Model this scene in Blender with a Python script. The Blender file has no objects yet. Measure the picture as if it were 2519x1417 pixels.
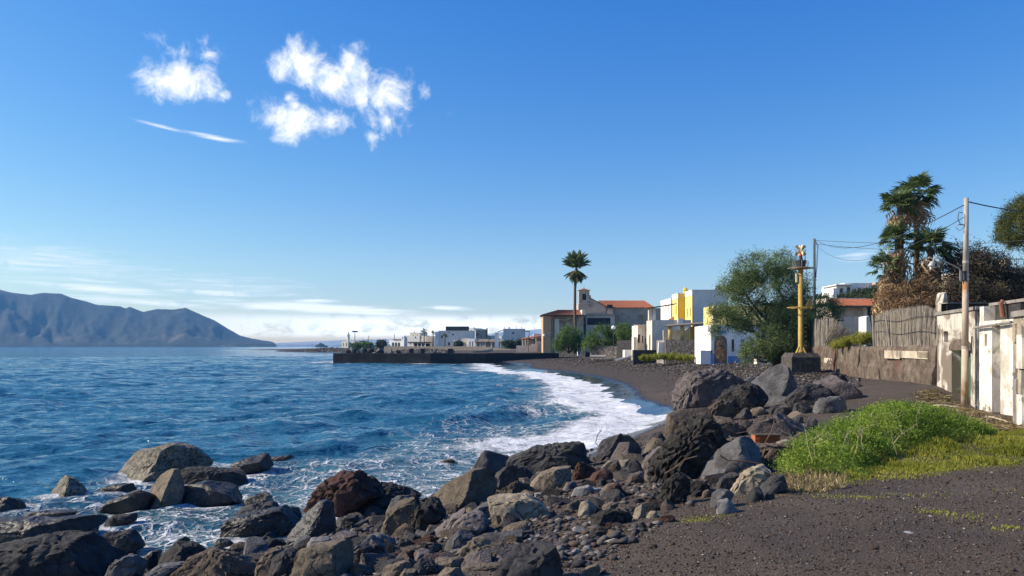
import bpy, bmesh, math, random
import numpy as np
from mathutils import Vector, Matrix

scene = bpy.context.scene
COL = scene.collection
R = math.radians
# ------------------------------------------------------------------ camera
CZ, HY, F, PW, PH = 4.2, 851.0, 1819.0, 2519.0, 1417.0
cam_d = bpy.data.cameras.new("camera")
cam = bpy.data.objects.new("camera", cam_d)
COL.objects.link(cam)
cam.location = (0, 0, CZ)
cam.rotation_euler = (R(90), 0, 0)
cam_d.sensor_width = 36.0
cam_d.lens = 36.0 * F / PW
cam_d.shift_y = (HY - PH / 2) / PW
cam_d.clip_start = 0.1
cam_d.clip_end = 60000
scene.camera = cam

# ------------------------------------------------------------------ sun and sky
SUN_AZ, SUN_EL = 5.0, 35.0          # degrees beyond due left of the view, and above the horizon
SUN_STR, SKY_STR, EXPO = 5.0, 0.135, 0.48
HAZE_D = 0.0001
sa, se = R(SUN_AZ), R(SUN_EL)
SUN = Vector((-math.cos(sa) * math.cos(se), math.sin(sa) * math.cos(se), math.sin(se)))
sun_d = bpy.data.lights.new("sun", 'SUN')
sun_d.energy = SUN_STR
sun_d.angle = R(0.53)
sun_d.color = (1.0, 0.885, 0.715)
sun = bpy.data.objects.new("sun", sun_d)
COL.objects.link(sun)
sun.rotation_euler = SUN.to_track_quat('Z', 'Y').to_euler()
sun.location = (-30, 10, 60)

vs = scene.view_settings
vs.view_transform = 'Standard'
vs.look = 'None'
vs.exposure = EXPO
vs.gamma = 1.0
vs.use_curve_mapping = False
scene.cycles.use_denoising = True
scene.cycles.max_bounces = 6
scene.cycles.diffuse_bounces = 2
scene.cycles.glossy_bounces = 3
scene.cycles.transmission_bounces = 3
scene.cycles.volume_bounces = 0
scene.cycles.transparent_max_bounces = 6
scene.cycles.sample_clamp_indirect = 4.0


class NT:
    """small helper to write node trees"""
    def __init__(s, tree):
        s.t = tree
        s.n = tree.nodes
        s.l = tree.links

    def put(s, sock, v):
        if v is None:
            return
        if isinstance(v, bpy.types.NodeSocket):
            s.l.new(v, sock)
        elif isinstance(v, (tuple, list)) and len(v) == 3 and sock.type == 'RGBA':
            sock.default_value = (*v, 1)
        else:
            sock.default_value = v

    def m(s, op, a, b=None, c=None, clamp=False):
        n = s.n.new('ShaderNodeMath')
        n.operation = op
        n.use_clamp = clamp
        for i, v in enumerate((a, b, c)):
            s.put(n.inputs[i], v)
        return n.outputs[0]

    def vm(s, op, a, b=None, scale=None):
        n = s.n.new('ShaderNodeVectorMath')
        n.operation = op
        s.put(n.inputs[0], a)
        s.put(n.inputs[1], b)
        if scale is not None:
            s.put(n.inputs[3], scale)
        return n.outputs['Value'] if op in ('LENGTH', 'DOT_PRODUCT') else n.outputs[0]

    def noise(s, vec, scale, detail=4, rough=0.55, dist=0.0, color=False):
        n = s.n.new('ShaderNodeTexNoise')
        s.put(n.inputs['Vector'], vec)
        n.inputs['Scale'].default_value = scale
        n.inputs['Detail'].default_value = detail
        n.inputs['Roughness'].default_value = rough
        n.inputs['Distortion'].default_value = dist
        return n.outputs[1 if color else 0]

    def voro(s, vec, scale, feature='F1', out='Distance', rnd=1.0):
        n = s.n.new('ShaderNodeTexVoronoi')
        n.feature = feature
        s.put(n.inputs['Vector'], vec)
        n.inputs['Scale'].default_value = scale
        n.inputs['Randomness'].default_value = rnd
        return n.outputs[out]

    def ramp(s, fac, stops, interp='LINEAR'):
        n = s.n.new('ShaderNodeValToRGB')
        n.color_ramp.interpolation = interp
        e = n.color_ramp.elements
        while len(e) < len(stops):
            e.new(0.5)
        for el, (p, c) in zip(e, stops):
            el.position = p
            el.color = (*c, 1) if not isinstance(c, (int, float)) else (c, c, c, 1)
        s.put(n.inputs[0], fac)
        return n.outputs[0]

    def step(s, v, lo, hi, a=0.0, b=1.0):
        n = s.n.new('ShaderNodeMapRange')
        n.interpolation_type = 'SMOOTHSTEP'
        s.put(n.inputs[0], v)
        s.put(n.inputs[1], lo)
        s.put(n.inputs[2], hi)
        n.inputs[3].default_value = a
        n.inputs[4].default_value = b
        return n.outputs[0]

    def mix(s, fac, a, b, blend='MIX'):
        n = s.n.new('ShaderNodeMix')
        n.data_type = 'RGBA'
        n.blend_type = blend
        s.put(n.inputs[0], fac)
        s.put(n.inputs[6], a)
        s.put(n.inputs[7], b)
        return n.outputs[2]

    def mapping(s, vec, loc=(0, 0, 0), rot=(0, 0, 0), scale=(1, 1, 1), kind='POINT'):
        n = s.n.new('ShaderNodeMapping')
        n.vector_type = kind
        s.put(n.inputs[0], vec)
        n.inputs[1].default_value = loc
        n.inputs[2].default_value = rot
        n.inputs[3].default_value = scale
        return n.outputs[0]

    def bump(s, height, strength=0.5, dist=0.05, normal=None):
        n = s.n.new('ShaderNodeBump')
        n.inputs['Strength'].default_value = strength
        n.inputs['Distance'].default_value = dist
        s.put(n.inputs['Height'], height)
        s.put(n.inputs['Normal'], normal)
        return n.outputs[0]

    def attr(s, name):
        n = s.n.new('ShaderNodeAttribute')
        n.attribute_name = name
        return n


world = bpy.data.worlds.new("World")
scene.world = world
world.use_nodes = True
world.cycles.sampling_method = 'MANUAL'
world.cycles.sample_map_resolution = 256
w = NT(world.node_tree)
w.n.clear()
sky = w.n.new('ShaderNodeTexSky')
sky.sky_type = 'NISHITA'
sky.sun_disc = False
sky.sun_elevation = se
sky.sun_rotation = -(math.pi / 2 - sa)
sky.altitude = 0
sky.air_density = 1.0
sky.dust_density = 0.35
sky.ozone_density = 2.6
skyc = w.n.new('ShaderNodeHueSaturation')
skyc.inputs['Hue'].default_value = 0.503
skyc.inputs['Saturation'].default_value = 1.42
w.l.new(sky.outputs[0], skyc.inputs['Color'])
sep_ = w.n.new('ShaderNodeSeparateColor')
w.l.new(skyc.outputs[0], sep_.inputs[0])
cmb_ = w.n.new('ShaderNodeCombineColor')
for i_, (k_, p_) in enumerate(((1.06, 0.92), (0.90, 0.98), (1.68, 0.6))):
    w.l.new(w.m('MULTIPLY', w.m('POWER', sep_.outputs[i_], p_), k_), cmb_.inputs[i_])
tc = w.n.new('ShaderNodeTexCoord')
d = tc.outputs['Generated']
sx = w.n.new('ShaderNodeSeparateXYZ')
w.l.new(d, sx.inputs[0])
az = w.m('ARCTAN2', sx.outputs[0], sx.outputs[1])
el = w.m('ARCSINE', sx.outputs[2])
cb = w.n.new('ShaderNodeCombineXYZ')
w.l.new(az, cb.inputs[0])
w.l.new(el, cb.inputs[1])
P = cb.outputs[0]


def azel(px, py):
    a = math.atan((px - 1259.5) / F)
    return a, math.atan((HY - py) / F * math.cos(a))


wn = w.noise(d, 7.0, 3, 0.5, color=True)
warp = w.vm('SCALE', w.vm('SUBTRACT', wn, (0.5, 0.5, 0.5)), scale=0.02)
wn2 = w.noise(d, 34.0, 4, 0.6, color=True)
warp2 = w.vm('SCALE', w.vm('SUBTRACT', wn2, (0.5, 0.5, 0.5)), scale=0.016)
PWp = w.vm('ADD', w.vm('ADD', P, warp), warp2)


def puffs(vec, items):
    acc = None
    for it in items:
        px, py, rx, ry = it[:4]
        rot = it[4] if len(it) > 4 else 0
        wt = it[5] if len(it) > 5 else 1.0
        a, e = azel(px, py)
        q = w.mapping(vec, (a, e, 0), (0, 0, R(rot)), (rx / F, ry / F, 1), 'TEXTURE')
        v = w.m('SUBTRACT', wt, w.vm('LENGTH', q))
        acc = v if acc is None else w.m('MAXIMUM', acc, v)
    return acc


cum = puffs(PWp, [
    (735, 150, 105, 85), (800, 195, 120, 75), (870, 180, 85, 80), (885, 228, 115, 70), (950, 245, 90, 95),
    (955, 300, 60, 75, 0, .8), (700, 300, 105, 70), (800, 300, 120, 55, 0, .8), (722, 258, 45, 60, 0, .8),
    (915, 345, 55, 50, 0, .62), (1042, 235, 75, 60, 0, .55), (1112, 282, 75, 80, 0, .48),
    (430, 197, 100, 62), (512, 208, 62, 66, 0, .9), (552, 238, 36, 30, 0, .75),
    (382, 88, 80, 60, -30, .5), (430, 132, 120, 60, 0, .48), (525, 130, 80, 75, 0, .48),
    (240, 232, 45, 30, 0, .3)])
fb = w.noise(d, 24.0, 12, 0.66, 0.35)
fbo = w.noise(w.vm('ADD', d, (-0.010, 0.0, 0.008)), 24.0, 5, 0.6, 0.35)
fb2 = w.noise(d, 9.0, 4, 0.5)
dens = w.m('ADD', cum, w.m('MULTIPLY', w.m('SUBTRACT', fb, 0.5), 2.2))
cumd = w.m('MULTIPLY', w.step(dens, 0.18, 1.0), 0.96)
# thin high streaks, leaning slightly
st = puffs(w.vm('ADD', P, w.vm('SCALE', warp, scale=0.35)), [
    (405, 312, 120, 9, -9, .62), (530, 338, 120, 10, -6, .8),
    (250, 712, 250, 15, -3, .85), (520, 720, 190, 13, -2, .8), (330, 742, 330, 16, -3, .75),
    (800, 760, 430, 20, -3, .95), (1110, 757, 110, 9, -2, .8), (770, 742, 90, 9, 0, .9), (210, 689, 190, 10, -3, .6),
    (120, 640, 620, 110, -4, .5), (560, 700, 720, 90, -3, .42), (2110, 630, 120, 44, 3, .55)])
strk = w.noise(w.mapping(d, (0, 0, 0), (0, R(-3), 0), (3.5, 3.5, 60)), 5.0, 6, 0.6, 0.4)
std = w.step(w.m('ADD', st, w.m('MULTIPLY', w.m('SUBTRACT', strk, 0.5), 1.3)), 0.05, 0.95)
# bank of low cumulus along the whole horizon
env = w.m('MULTIPLY', w.step(el, 0.008, 0.017), w.step(el, 0.032, 0.046, 1.0, 0.0))
bn = w.noise(w.mapping(d, (0, 0, 0), (0, 0, 0), (1, 1, 2.3)), 22.0, 8, 0.6, 0.3)
bank = w.m('MULTIPLY', env, w.step(w.m('ADD', bn, w.m('MULTIPLY', fb2, 0.3)), 0.46, 0.66))
far = w.m('MULTIPLY', w.step(az, -0.55, -0.15, 0.25, 1.0), bank)
tot = w.m('MAXIMUM', w.m('MAXIMUM', cumd, w.m('MULTIPLY', std, 0.8)), w.m('MULTIPLY', far, 0.8), clamp=True)
shade = w.step(w.m('ADD', w.m('SUBTRACT', fb, fbo), w.m('MULTIPLY', w.m('SUBTRACT', 1.0, cumd), 0.12)), -0.12, 0.07)
ccol = w.mix(shade, (0.60, 0.69, 0.83), (0.95, 0.95, 0.94))
bg1 = w.n.new('ShaderNodeBackground')
w.l.new(cmb_.outputs[0], bg1.inputs[0])
bg1.inputs[1].default_value = SKY_STR
bg2 = w.n.new('ShaderNodeBackground')
w.l.new(ccol, bg2.inputs[0])
w.l.new(w.m('MULTIPLY_ADD', w.step(el, 0.10, 0.03), 0.45, 1.0), bg2.inputs[1])
ms = w.n.new('ShaderNodeMixShader')
w.l.new(tot, ms.inputs[0])
w.l.new(bg1.outputs[0], ms.inputs[1])
w.l.new(bg2.outputs[0], ms.inputs[2])
wo = w.n.new('ShaderNodeOutputWorld')
w.l.new(ms.outputs[0], wo.inputs[0])


# ------------------------------------------------------------------ helpers
def at(px, py, D):
    return Vector(((px - 1259.5) / F * D, D, CZ - (py - HY) / F * D))


def tag(o, label=None, cat=None, group=None, kind=None):
    for k, v in (('label', label), ('category', cat), ('group', group), ('kind', kind)):
        if v:
            o[k] = v
    return o


def empty(name, loc, label=None, cat=None, group=None):
    o = bpy.data.objects.new(name, None)
    o.empty_display_size = 0.2
    COL.objects.link(o)
    o.location = loc
    o['_w'] = 0
    del o['_w']
    return tag(o, label, cat, group)


WLOC = {}


def wloc(o):
    v = Vector((0, 0, 0))
    while o is not None:
        v += Vector(o.location)
        o = o.parent
    return v


def mesh_np(name, V, Fc, mats, parent=None, smooth=False, loc=None, attrs=None):
    """V (n,3) world coordinates, Fc (m,k) index array or list of faces"""
    me = bpy.data.meshes.new(name)
    V = np.asarray(V, dtype=np.float32)
    base = np.array(wloc(parent) if parent else (loc if loc is not None else (0, 0, 0)), dtype=np.float32)
    V = V - base
    if isinstance(Fc, np.ndarray):
        k = Fc.shape[1]
        me.vertices.add(len(V))
        me.vertices.foreach_set('co', V.ravel())
        me.loops.add(Fc.size)
        me.loops.foreach_set('vertex_index', Fc.ravel().astype(np.int32))
        me.polygons.add(len(Fc))
        me.polygons.foreach_set('loop_start', np.arange(0, Fc.size, k, dtype=np.int32))
        me.polygons.foreach_set('loop_total', np.full(len(Fc), k, dtype=np.int32))
        me.update(calc_edges=True)
    else:
        me.from_pydata([tuple(v) for v in V], [], [tuple(f) for f in Fc])
        me.update()
    if smooth:
        me.polygons.foreach_set('use_smooth', np.ones(len(me.polygons), dtype=bool))
    for n_, (dom, arr) in (attrs or {}).items():
        a = me.attributes.new(n_, 'FLOAT', dom)
        a.data.foreach_set('value', np.asarray(arr, dtype=np.float32))
    for mt in (mats if isinstance(mats, (list, tuple)) else [mats]):
        me.materials.append(mt)
    o = bpy.data.objects.new(name, me)
    COL.objects.link(o)
    if parent:
        o.parent = parent
    elif loc is not None:
        o.location = loc
    return o


class MB:
    def __init__(s):
        s.v = []
        s.f = []

    def add(s, vs_, fs_):
        b = len(s.v)
        s.v += [tuple(v) for v in vs_]
        s.f += [tuple(i + b for i in f) for f in fs_]
        return s

    def box(s, x0, x1, y0, y1, z0, z1):
        v = [(x, y, z) for z in (z0, z1) for y in (y0, y1) for x in (x0, x1)]
        return s.add(v, [(0, 2, 3, 1), (4, 5, 7, 6), (0, 1, 5, 4), (2, 6, 7, 3), (0, 4, 6, 2), (1, 3, 7, 5)])

    def obox(s, c, u, hw, hd, z0, z1):
        """box centred at c (xy), long axis u (2d unit)"""
        ux, uy = u
        n = (-uy, ux)
        pts = [(c[0] + a * hw * ux + b * hd * n[0], c[1] + a * hw * uy + b * hd * n[1]) for a, b in ((-1, -1), (1, -1), (1, 1), (-1, 1))]
        v = [(p[0], p[1], z) for z in (z0, z1) for p in pts]
        return s.add(v, [(0, 3, 2, 1), (4, 5, 6, 7), (0, 1, 5, 4), (1, 2, 6, 5), (2, 3, 7, 6), (3, 0, 4, 7)])

    def tube(s, pts, rad, n=8, cap=True):
        pts = [Vector(p) for p in pts]
        if not isinstance(rad, (list, tuple)):
            rad = [rad] * len(pts)
        vs_, fs_ = [], []
        prev = None
        for i, p in enumerate(pts):
            t = (pts[min(i + 1, len(pts) - 1)] - pts[max(i - 1, 0)]).normalized()
            ref = Vector((0, 0, 1)) if abs(t.z) < 0.9 else Vector((1, 0, 0))
            a = t.cross(ref).normalized() if prev is None else (prev - t * prev.dot(t)).normalized()
            prev = a
            b = t.cross(a)
            for k in range(n):
                an = 2 * math.pi * k / n
                vs_.append(p + (a * math.cos(an) + b * math.sin(an)) * rad[i])
        for i in range(len(pts) - 1):
            for k in range(n):
                k2 = (k + 1) % n
                fs_.append((i * n + k, (i + 1) * n + k, (i + 1) * n + k2, i * n + k2))
        if cap:
            fs_.append(tuple(range(n)))
            fs_.append(tuple((len(pts) - 1) * n + k for k in reversed(range(n))))
        return s.add(vs_, fs_)

    def poly(s, pts):
        return s.add(pts, [tuple(range(len(pts)))])

    def prism(s, pts, vec):
        """closed polygon pts extruded by vec"""
        n = len(pts)
        vec = Vector(vec)
        v = [Vector(p) for p in pts] + [Vector(p) + vec for p in pts]
        f = [tuple(reversed(range(n))), tuple(range(n, 2 * n))]
        f += [(i, (i + 1) % n, n + (i + 1) % n, n + i) for i in range(n)]
        return s.add(v, f)

    def build(s, name, mat, parent=None, smooth=False, loc=None):
        if loc is None and parent is None:
            a = np.array(s.v)
            loc = ((a[:, 0].min() + a[:, 0].max()) / 2, (a[:, 1].min() + a[:, 1].max()) / 2, a[:, 2].min())
        return mesh_np(name, s.v, s.f, mat, parent, smooth, loc)


# numpy gradient noise
_G = np.array([(1, 1, 0), (-1, 1, 0), (1, -1, 0), (-1, -1, 0), (1, 0, 1), (-1, 0, 1), (1, 0, -1), (-1, 0, -1),
               (0, 1, 1), (0, -1, 1), (0, 1, -1), (0, -1, -1)], dtype=np.float32)


def pnoise(x, y, z=0.0, seed=0):
    x, y, z = np.broadcast_arrays(np.asarray(x, float), np.asarray(y, float), np.asarray(z, float))
    xi, yi, zi = (np.floor(a).astype(np.int64) for a in (x, y, z))
    xf, yf, zf = x - xi, y - yi, z - zi
    u, v, w_ = (t * t * t * (t * (t * 6 - 15) + 10) for t in (xf, yf, zf))

    def g(i, j, k):
        h = ((xi + i) * 374761393 + (yi + j) * 668265263 + (zi + k) * 1440662683 + seed * 974711) & 0xffffffff
        h = ((h ^ (h >> 13)) * 1274126177) & 0xffffffff
        h = (h ^ (h >> 16)) % 12
        G = _G[h]
        return G[..., 0] * (xf - i) + G[..., 1] * (yf - j) + G[..., 2] * (zf - k)
    l = lambda a, b, t: a + t * (b - a)
    return l(l(l(g(0, 0, 0), g(1, 0, 0), u), l(g(0, 1, 0), g(1, 1, 0), u), v),
             l(l(g(0, 0, 1), g(1, 0, 1), u), l(g(0, 1, 1), g(1, 1, 1), u), v), w_)


def fbm(x, y, z=0.0, oct=4, seed=0, gain=0.5):
    r, a, f = 0, 1.0, 1.0
    for i in range(oct):
        r = r + a * pnoise(x * f, y * f, np.asarray(z) * f, seed + i * 17)
        a *= gain
        f *= 2.03
    return r


# ------------------------------------------------------------------ materials
MATS = {}


def pm(name, stops, scale=3.0, rough=0.9, bump=0.4, bscale=None, bdist=0.04, stretch=(1, 1, 1), detail=7, var=0.0,
       speck=None, streak=None, spec=0.3, coord='pos', dist=0.0, metal=0.0, patch=None, crack=0.0):
    """stops: colour ramp over noise; speck (colour, scale, lo, hi); streak (colour, lo, hi) vertical run marks;
    patch list of (colour, scale, lo, hi) large shapes"""
    if name in MATS:
        return MATS[name]
    mt = bpy.data.materials.new(name)
    mt.use_nodes = True
    t = NT(mt.node_tree)
    b = t.n['Principled BSDF']
    if coord == 'pos':
        vec = t.n.new('ShaderNodeNewGeometry').outputs['Position']
    else:
        vec = t.n.new('ShaderNodeTexCoord').outputs['Object']
    vec0 = vec
    if stretch != (1, 1, 1):
        vec = t.mapping(vec, scale=stretch)
    col = t.ramp(t.noise(vec, scale, detail, 0.6, dist), stops)
    for pt in (patch or []):
        pc, ps, lo, hi = pt[:4]
        pn = t.noise(t.mapping(vec0, (3.1, 7.7, 1.3), (0, 0, 0), pt[4] if len(pt) > 4 else (1, 1, 1)), ps, 8, 0.62, 0.5)
        col = t.mix(t.step(pn, lo, hi), col, pc)
    if speck:
        c, s_, lo, hi = speck
        col = t.mix(t.step(t.noise(vec0, s_, 3, 0.6), lo, hi), col, c)
    if streak:
        c, lo, hi = streak
        sn = t.noise(t.mapping(vec0, scale=(5, 5, 0.35)), 1.6, 5, 0.6)
        col = t.mix(t.step(sn, lo, hi), col, c)
    if var:
        oi = t.n.new('ShaderNodeObjectInfo')
        hsv = t.n.new('ShaderNodeHueSaturation')
        t.l.new(t.m('MULTIPLY_ADD', oi.outputs['Random'], var * 2, 1 - var), hsv.inputs['Value'])
        t.l.new(col, hsv.inputs['Color'])
        col = hsv.outputs[0]
    t.l.new(col, b.inputs['Base Color'])
    b.inputs['Roughness'].default_value = rough
    b.inputs['Metallic'].default_value = metal
    b.inputs['Specular IOR Level'].default_value = spec
    ce = None
    if crack:
        wv_ = t.vm('ADD', vec0, t.vm('SCALE', t.vm('SUBTRACT', t.noise(vec0, 2.2, 4, 0.6, color=True), (0.5, 0.5, 0.5)), scale=0.75))
        ce = t.m('MULTIPLY', t.step(t.voro(wv_, crack, 'DISTANCE_TO_EDGE'), 0.024, 0.0), t.step(t.noise(vec0, 1.3, 2), 0.46, 0.60))
        col = t.mix(t.m('MULTIPLY', ce, 0.5), col, (0.012, 0.010, 0.010))
        t.l.new(col, b.inputs['Base Color'])
    if bump:
        h = t.noise(vec, bscale or scale * 4, 8, 0.65)
        if ce is not None:
            h = t.m('SUBTRACT', t.m('ADD', h, t.m('MULTIPLY', t.voro(vec0, 9.0, 'F1'), 0.5)), t.m('MULTIPLY', ce, 0.8))
        t.l.new(t.bump(h, bump, bdist), b.inputs['Normal'])
    MATS[name] = mt
    return mt


def flat(name, c, rough=0.8, k=0.18, scale=2.0, bump=0.15, **kw):
    lo = tuple(v * (1 - k) for v in c)
    hi = tuple(min(1, v * (1 + k)) for v in c)
    return pm(name, [(0.3, lo), (0.7, hi)], scale, rough, bump, **kw)


def leafmat(name, stops, trans=0.35, rough=0.7):
    mt = bpy.data.materials.new(name)
    mt.use_nodes = True
    t = NT(mt.node_tree)
    b = t.n['Principled BSDF']
    a = t.attr('tint')
    col = t.ramp(a.outputs['Fac'], stops)
    t.l.new(col, b.inputs['Base Color'])
    b.inputs['Roughness'].default_value = rough
    b.inputs['Specular IOR Level'].default_value = 0.2
    tr = t.n.new('ShaderNodeBsdfTranslucent')
    t.l.new(col, tr.inputs[0])
    mx = t.n.new('ShaderNodeMixShader')
    mx.inputs[0].default_value = trans
    t.l.new(b.outputs[0], mx.inputs[1])
    t.l.new(tr.outputs[0], mx.inputs[2])
    t.l.new(mx.outputs[0], t.n['Material Output'].inputs[0])
    return mt


GLASS = pm('window_glass', [(0.3, (0.015, 0.02, 0.025)), (0.7, (0.04, 0.05, 0.06))], 1.5, 0.12, 0, spec=0.6)
# ------------------------------------------------------------------ terrain
SHORE = [(-260, 640), (-178, 560), (-112, 470), (-62, 380), (-44, 270), (-46, 179), (-19, 175), (-10, 178), (-6.8, 172), (-1.8, 123.2), (5.6, 101.9), (7.75, 72.8),
         (7.0, 58), (7.4, 49.6), (8.0, 43.5), (7.7, 40.5), (5.9, 36.6), (3.9, 31.5), (0.9, 25.3), (-2.2, 21.1), (-3.9, 17.6), (-4.9, 16), (-6.1, 14.6),
         (-7.7, 13.2), (-9.7, 12.1), (-14, 10), (-25, 4), (-40, -8), (-70, -40)]
SH = np.array(SHORE, float)
LANDP = np.vstack([SH, [(600, -40), (900, 700), (400, 1400), (-100, 1100)]])


def seg_dist(x, y, A, B):
    d_ = np.full(x.shape, 1e9)
    for (ax, ay), (bx, by) in zip(A, B):
        vx, vy = bx - ax, by - ay
        t = np.clip(((x - ax) * vx + (y - ay) * vy) / (vx * vx + vy * vy), 0, 1)
        d_ = np.minimum(d_, np.hypot(x - ax - t * vx, y - ay - t * vy))
    return d_


def inside(x, y, poly):
    r = np.zeros(x.shape, bool)
    n = len(poly)
    for i in range(n):
        ax, ay = poly[i]
        bx, by = poly[(i + 1) % n]
        if ay == by:
            continue
        c = ((ay > y) != (by > y)) & (x < (bx - ax) * (y - ay) / (by - ay) + ax)
        r ^= c
    return r


def sdist(x, y):
    """positive on land"""
    dd = seg_dist(x, y, SH[:-1], SH[1:])
    return np.where(inside(x, y, LANDP), dd, -dd)


ctrl = [(0, 0, 2.3), (-3, 2, 2.2), (-4, 6, 1.5), (0, 5, 2.3), (5, 5, 2.3), (10, 5, 2.3), (20, 5, 2.3), (-8, 6, 1.0), (-14, 0, 1.6), (-30, -15, 2),
        (3.5, 9.3, 2.3), (7, 10, 2.3), (12, 12, 2.25), (20, 12, 2.3), (9, 16, 2.2), (13, 19, 2.05), (12, 24, 2.0), (16, 25.5, 2.04), (14.5, 28, 2.3),
        (16.9, 30, 2.57), (17, 33, 2.5), (15, 36, 2.2), (19, 40, 2.35), (21, 48, 2.15), (18, 52, 2.25), (20.3, 52, 2.37), (15, 45, 1.75), (11, 45, 0.75),
        (22, 60, 2.2), (15, 60, 1.2), (10.5, 60, .5), (25, 75, 2.2), (15, 75, .9), (40, 60, 2.5), (40, 30, 2.5), (40, 5, 2.4),
        (-5, 10.5, 0.95), (-2, 12.5, 1.1), (0, 14, 1.2), (2, 18, 1.2), (4, 24, 0.95), (6.3, 31, .75), (9.5, 35, 1.0), (5, 15, 1.9), (7.5, 22, 1.7), (10, 28, 1.7),
        (2.5, 11, 2.0), (0, 9, 1.8), (-2, 7, 1.9), (12, 39, 1.4),
        (25, 100, 2.05), (15, 100, 1.15), (30, 130, 2.3), (12, 140, 1.35), (20, 168, 1.2), (20, 185, 1.0), (9, 179, .9), (32, 180, 2.0), (20, 196, 2.2), (3, 165, .9), (0, 200, 2.2), (-10, 215, 2), (30, 200, 2.4),
        (60, 200, 3), (60, 130, 3), (60, 90, 3), (-30, 230, 1.8), (-35, 320, 3.3), (-55, 400, 3.5), (-90, 470, 3.4), (-130, 510, 2.4), (-100, 560, 3), (50, 400, 3.6),
        (0, 330, 3.2), (200, 300, 6), (0, 600, 4), (200, 700, 6)]
for (x_, y_) in SHORE:
    ctrl.append((x_, y_, 0.0))
for i in range(1, len(SHORE) - 1):
    t_ = SH[i + 1] - SH[i - 1]
    t_ /= np.hypot(*t_)
    n_ = np.array((t_[1], -t_[0]))
    if inside(np.array([SH[i][0] + n_[0] * 0.5]), np.array([SH[i][1] + n_[1] * 0.5]), LANDP)[0]:
        n_ = -n_
    ctrl.append((*(SH[i] + n_ * 4), -0.55))
    ctrl.append((*(SH[i] + n_ * 20), -2.2))
CT = np.array(ctrl, float)
_K = np.hypot(CT[:, None, 0] - CT[None, :, 0], CT[:, None, 1] - CT[None, :, 1])
_n = len(CT)
_A = np.zeros((_n + 1, _n + 1))
_A[:_n, :_n] = _K - 0.15 * np.eye(_n)
_A[:_n, _n] = 1
_A[_n, :_n] = 1
_W = np.linalg.solve(_A, np.append(CT[:, 2], 0))


def wall_x(y):
    return 17.5 + 0.25 * (y - 30.5)


def sstep(a, b, x):
    t = np.clip((x - a) / (b - a), 0, 1)
    return t * t * (3 - 2 * t)


def height(x, y, fine=True):
    x = np.asarray(x, float)
    y = np.asarray(y, float)
    z = np.full(x.shape, _W[_n])
    for i in range(_n):
        z = z + _W[i] * np.hypot(x - CT[i, 0], y - CT[i, 1])
    sd = sdist(x, y)
    z = np.where(sd < 0, np.clip(np.minimum(z, 0.06 * sd), -4, 0), np.maximum(z, np.minimum(0.04 * sd, 0.3)))
    # the bank of debris heaped against the sheds, the planted mound
    z = z + 0.22 * np.exp(-(((x - 8.0) / 1.6) ** 2 + ((y - 15.4) / 1.6) ** 2))
    # terrace behind the retaining wall and the hill beyond
    inl = (y > 30.5) & (y < 66) & (x > wall_x(y) + 0.35)
    inl |= (y >= 66) & (y < 92) & (x > 29.5)
    z = np.where(inl, np.maximum(z, 4.12), z)
    z = z + 11 * sstep(38, 72, x) * sstep(70, 140, y) * sstep(420, 240, y)
    if fine:
        on = sstep(-0.5, 2.5, sd)
        z = z + on * (0.05 * fbm(x * 0.55, y * 0.55, 0, 3, 5) + 0.014 * fbm(x * 3.1, y * 3.1, 0, 3, 9))
    return z


def polar(r0, r1, nr, a0, a1, na, r=None):
    r = np.geomspace(r0, r1, nr) if r is None else r
    a = np.radians(np.linspace(a0, a1, na))
    rr, aa = np.meshgrid(r, a, indexing='ij')
    x = (rr * np.sin(aa)).ravel()
    y = (rr * np.cos(aa)).ravel()
    i = np.arange(nr * na).reshape(nr, na)
    f = np.stack([i[:-1, :-1], i[:-1, 1:], i[1:, 1:], i[1:, :-1]], -1).reshape(-1, 4)[:, ::-1]
    return x, y, f, rr.ravel()


# ground material: black volcanic gravel, wet and glossy at the waterline
gm = bpy.data.materials.new('volcanic_gravel')
gm.use_nodes = True
t = NT(gm.node_tree)
b = t.n['Principled BSDF']
pos = t.n.new('ShaderNodeNewGeometry').outputs['Position']
sp = t.n.new('ShaderNodeSeparateXYZ')
t.l.new(pos, sp.inputs[0])
n1 = t.noise(pos, 0.5, 6, 0.6)
n2 = t.noise(pos, 34.0, 6, 0.75)
vc = t.voro(pos, 60.0, 'F1', 'Color')
vd = t.voro(pos, 60.0, 'F1', 'Distance')
sepc = t.n.new('ShaderNodeSeparateColor')
t.l.new(vc, sepc.inputs[0])
c0 = t.ramp(n2, [(0.3, (0.038, 0.029, 0.020)), (0.55, (0.090, 0.069, 0.050)), (0.75, (0.158, 0.124, 0.091))])
c1 = t.mix(t.step(n1, 0.42, 0.62), c0, (0.058, 0.046, 0.036))
c1 = t.mix(t.m('MULTIPLY', t.step(sepc.outputs[0], 0.93, 0.96), 0.6), c1, (0.20, 0.165, 0.13))
c1 = t.mix(t.m('MULTIPLY', t.step(sepc.outputs[1], 0.88, 0.92), 0.7), c1, (0.11, 0.05, 0.035))
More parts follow.
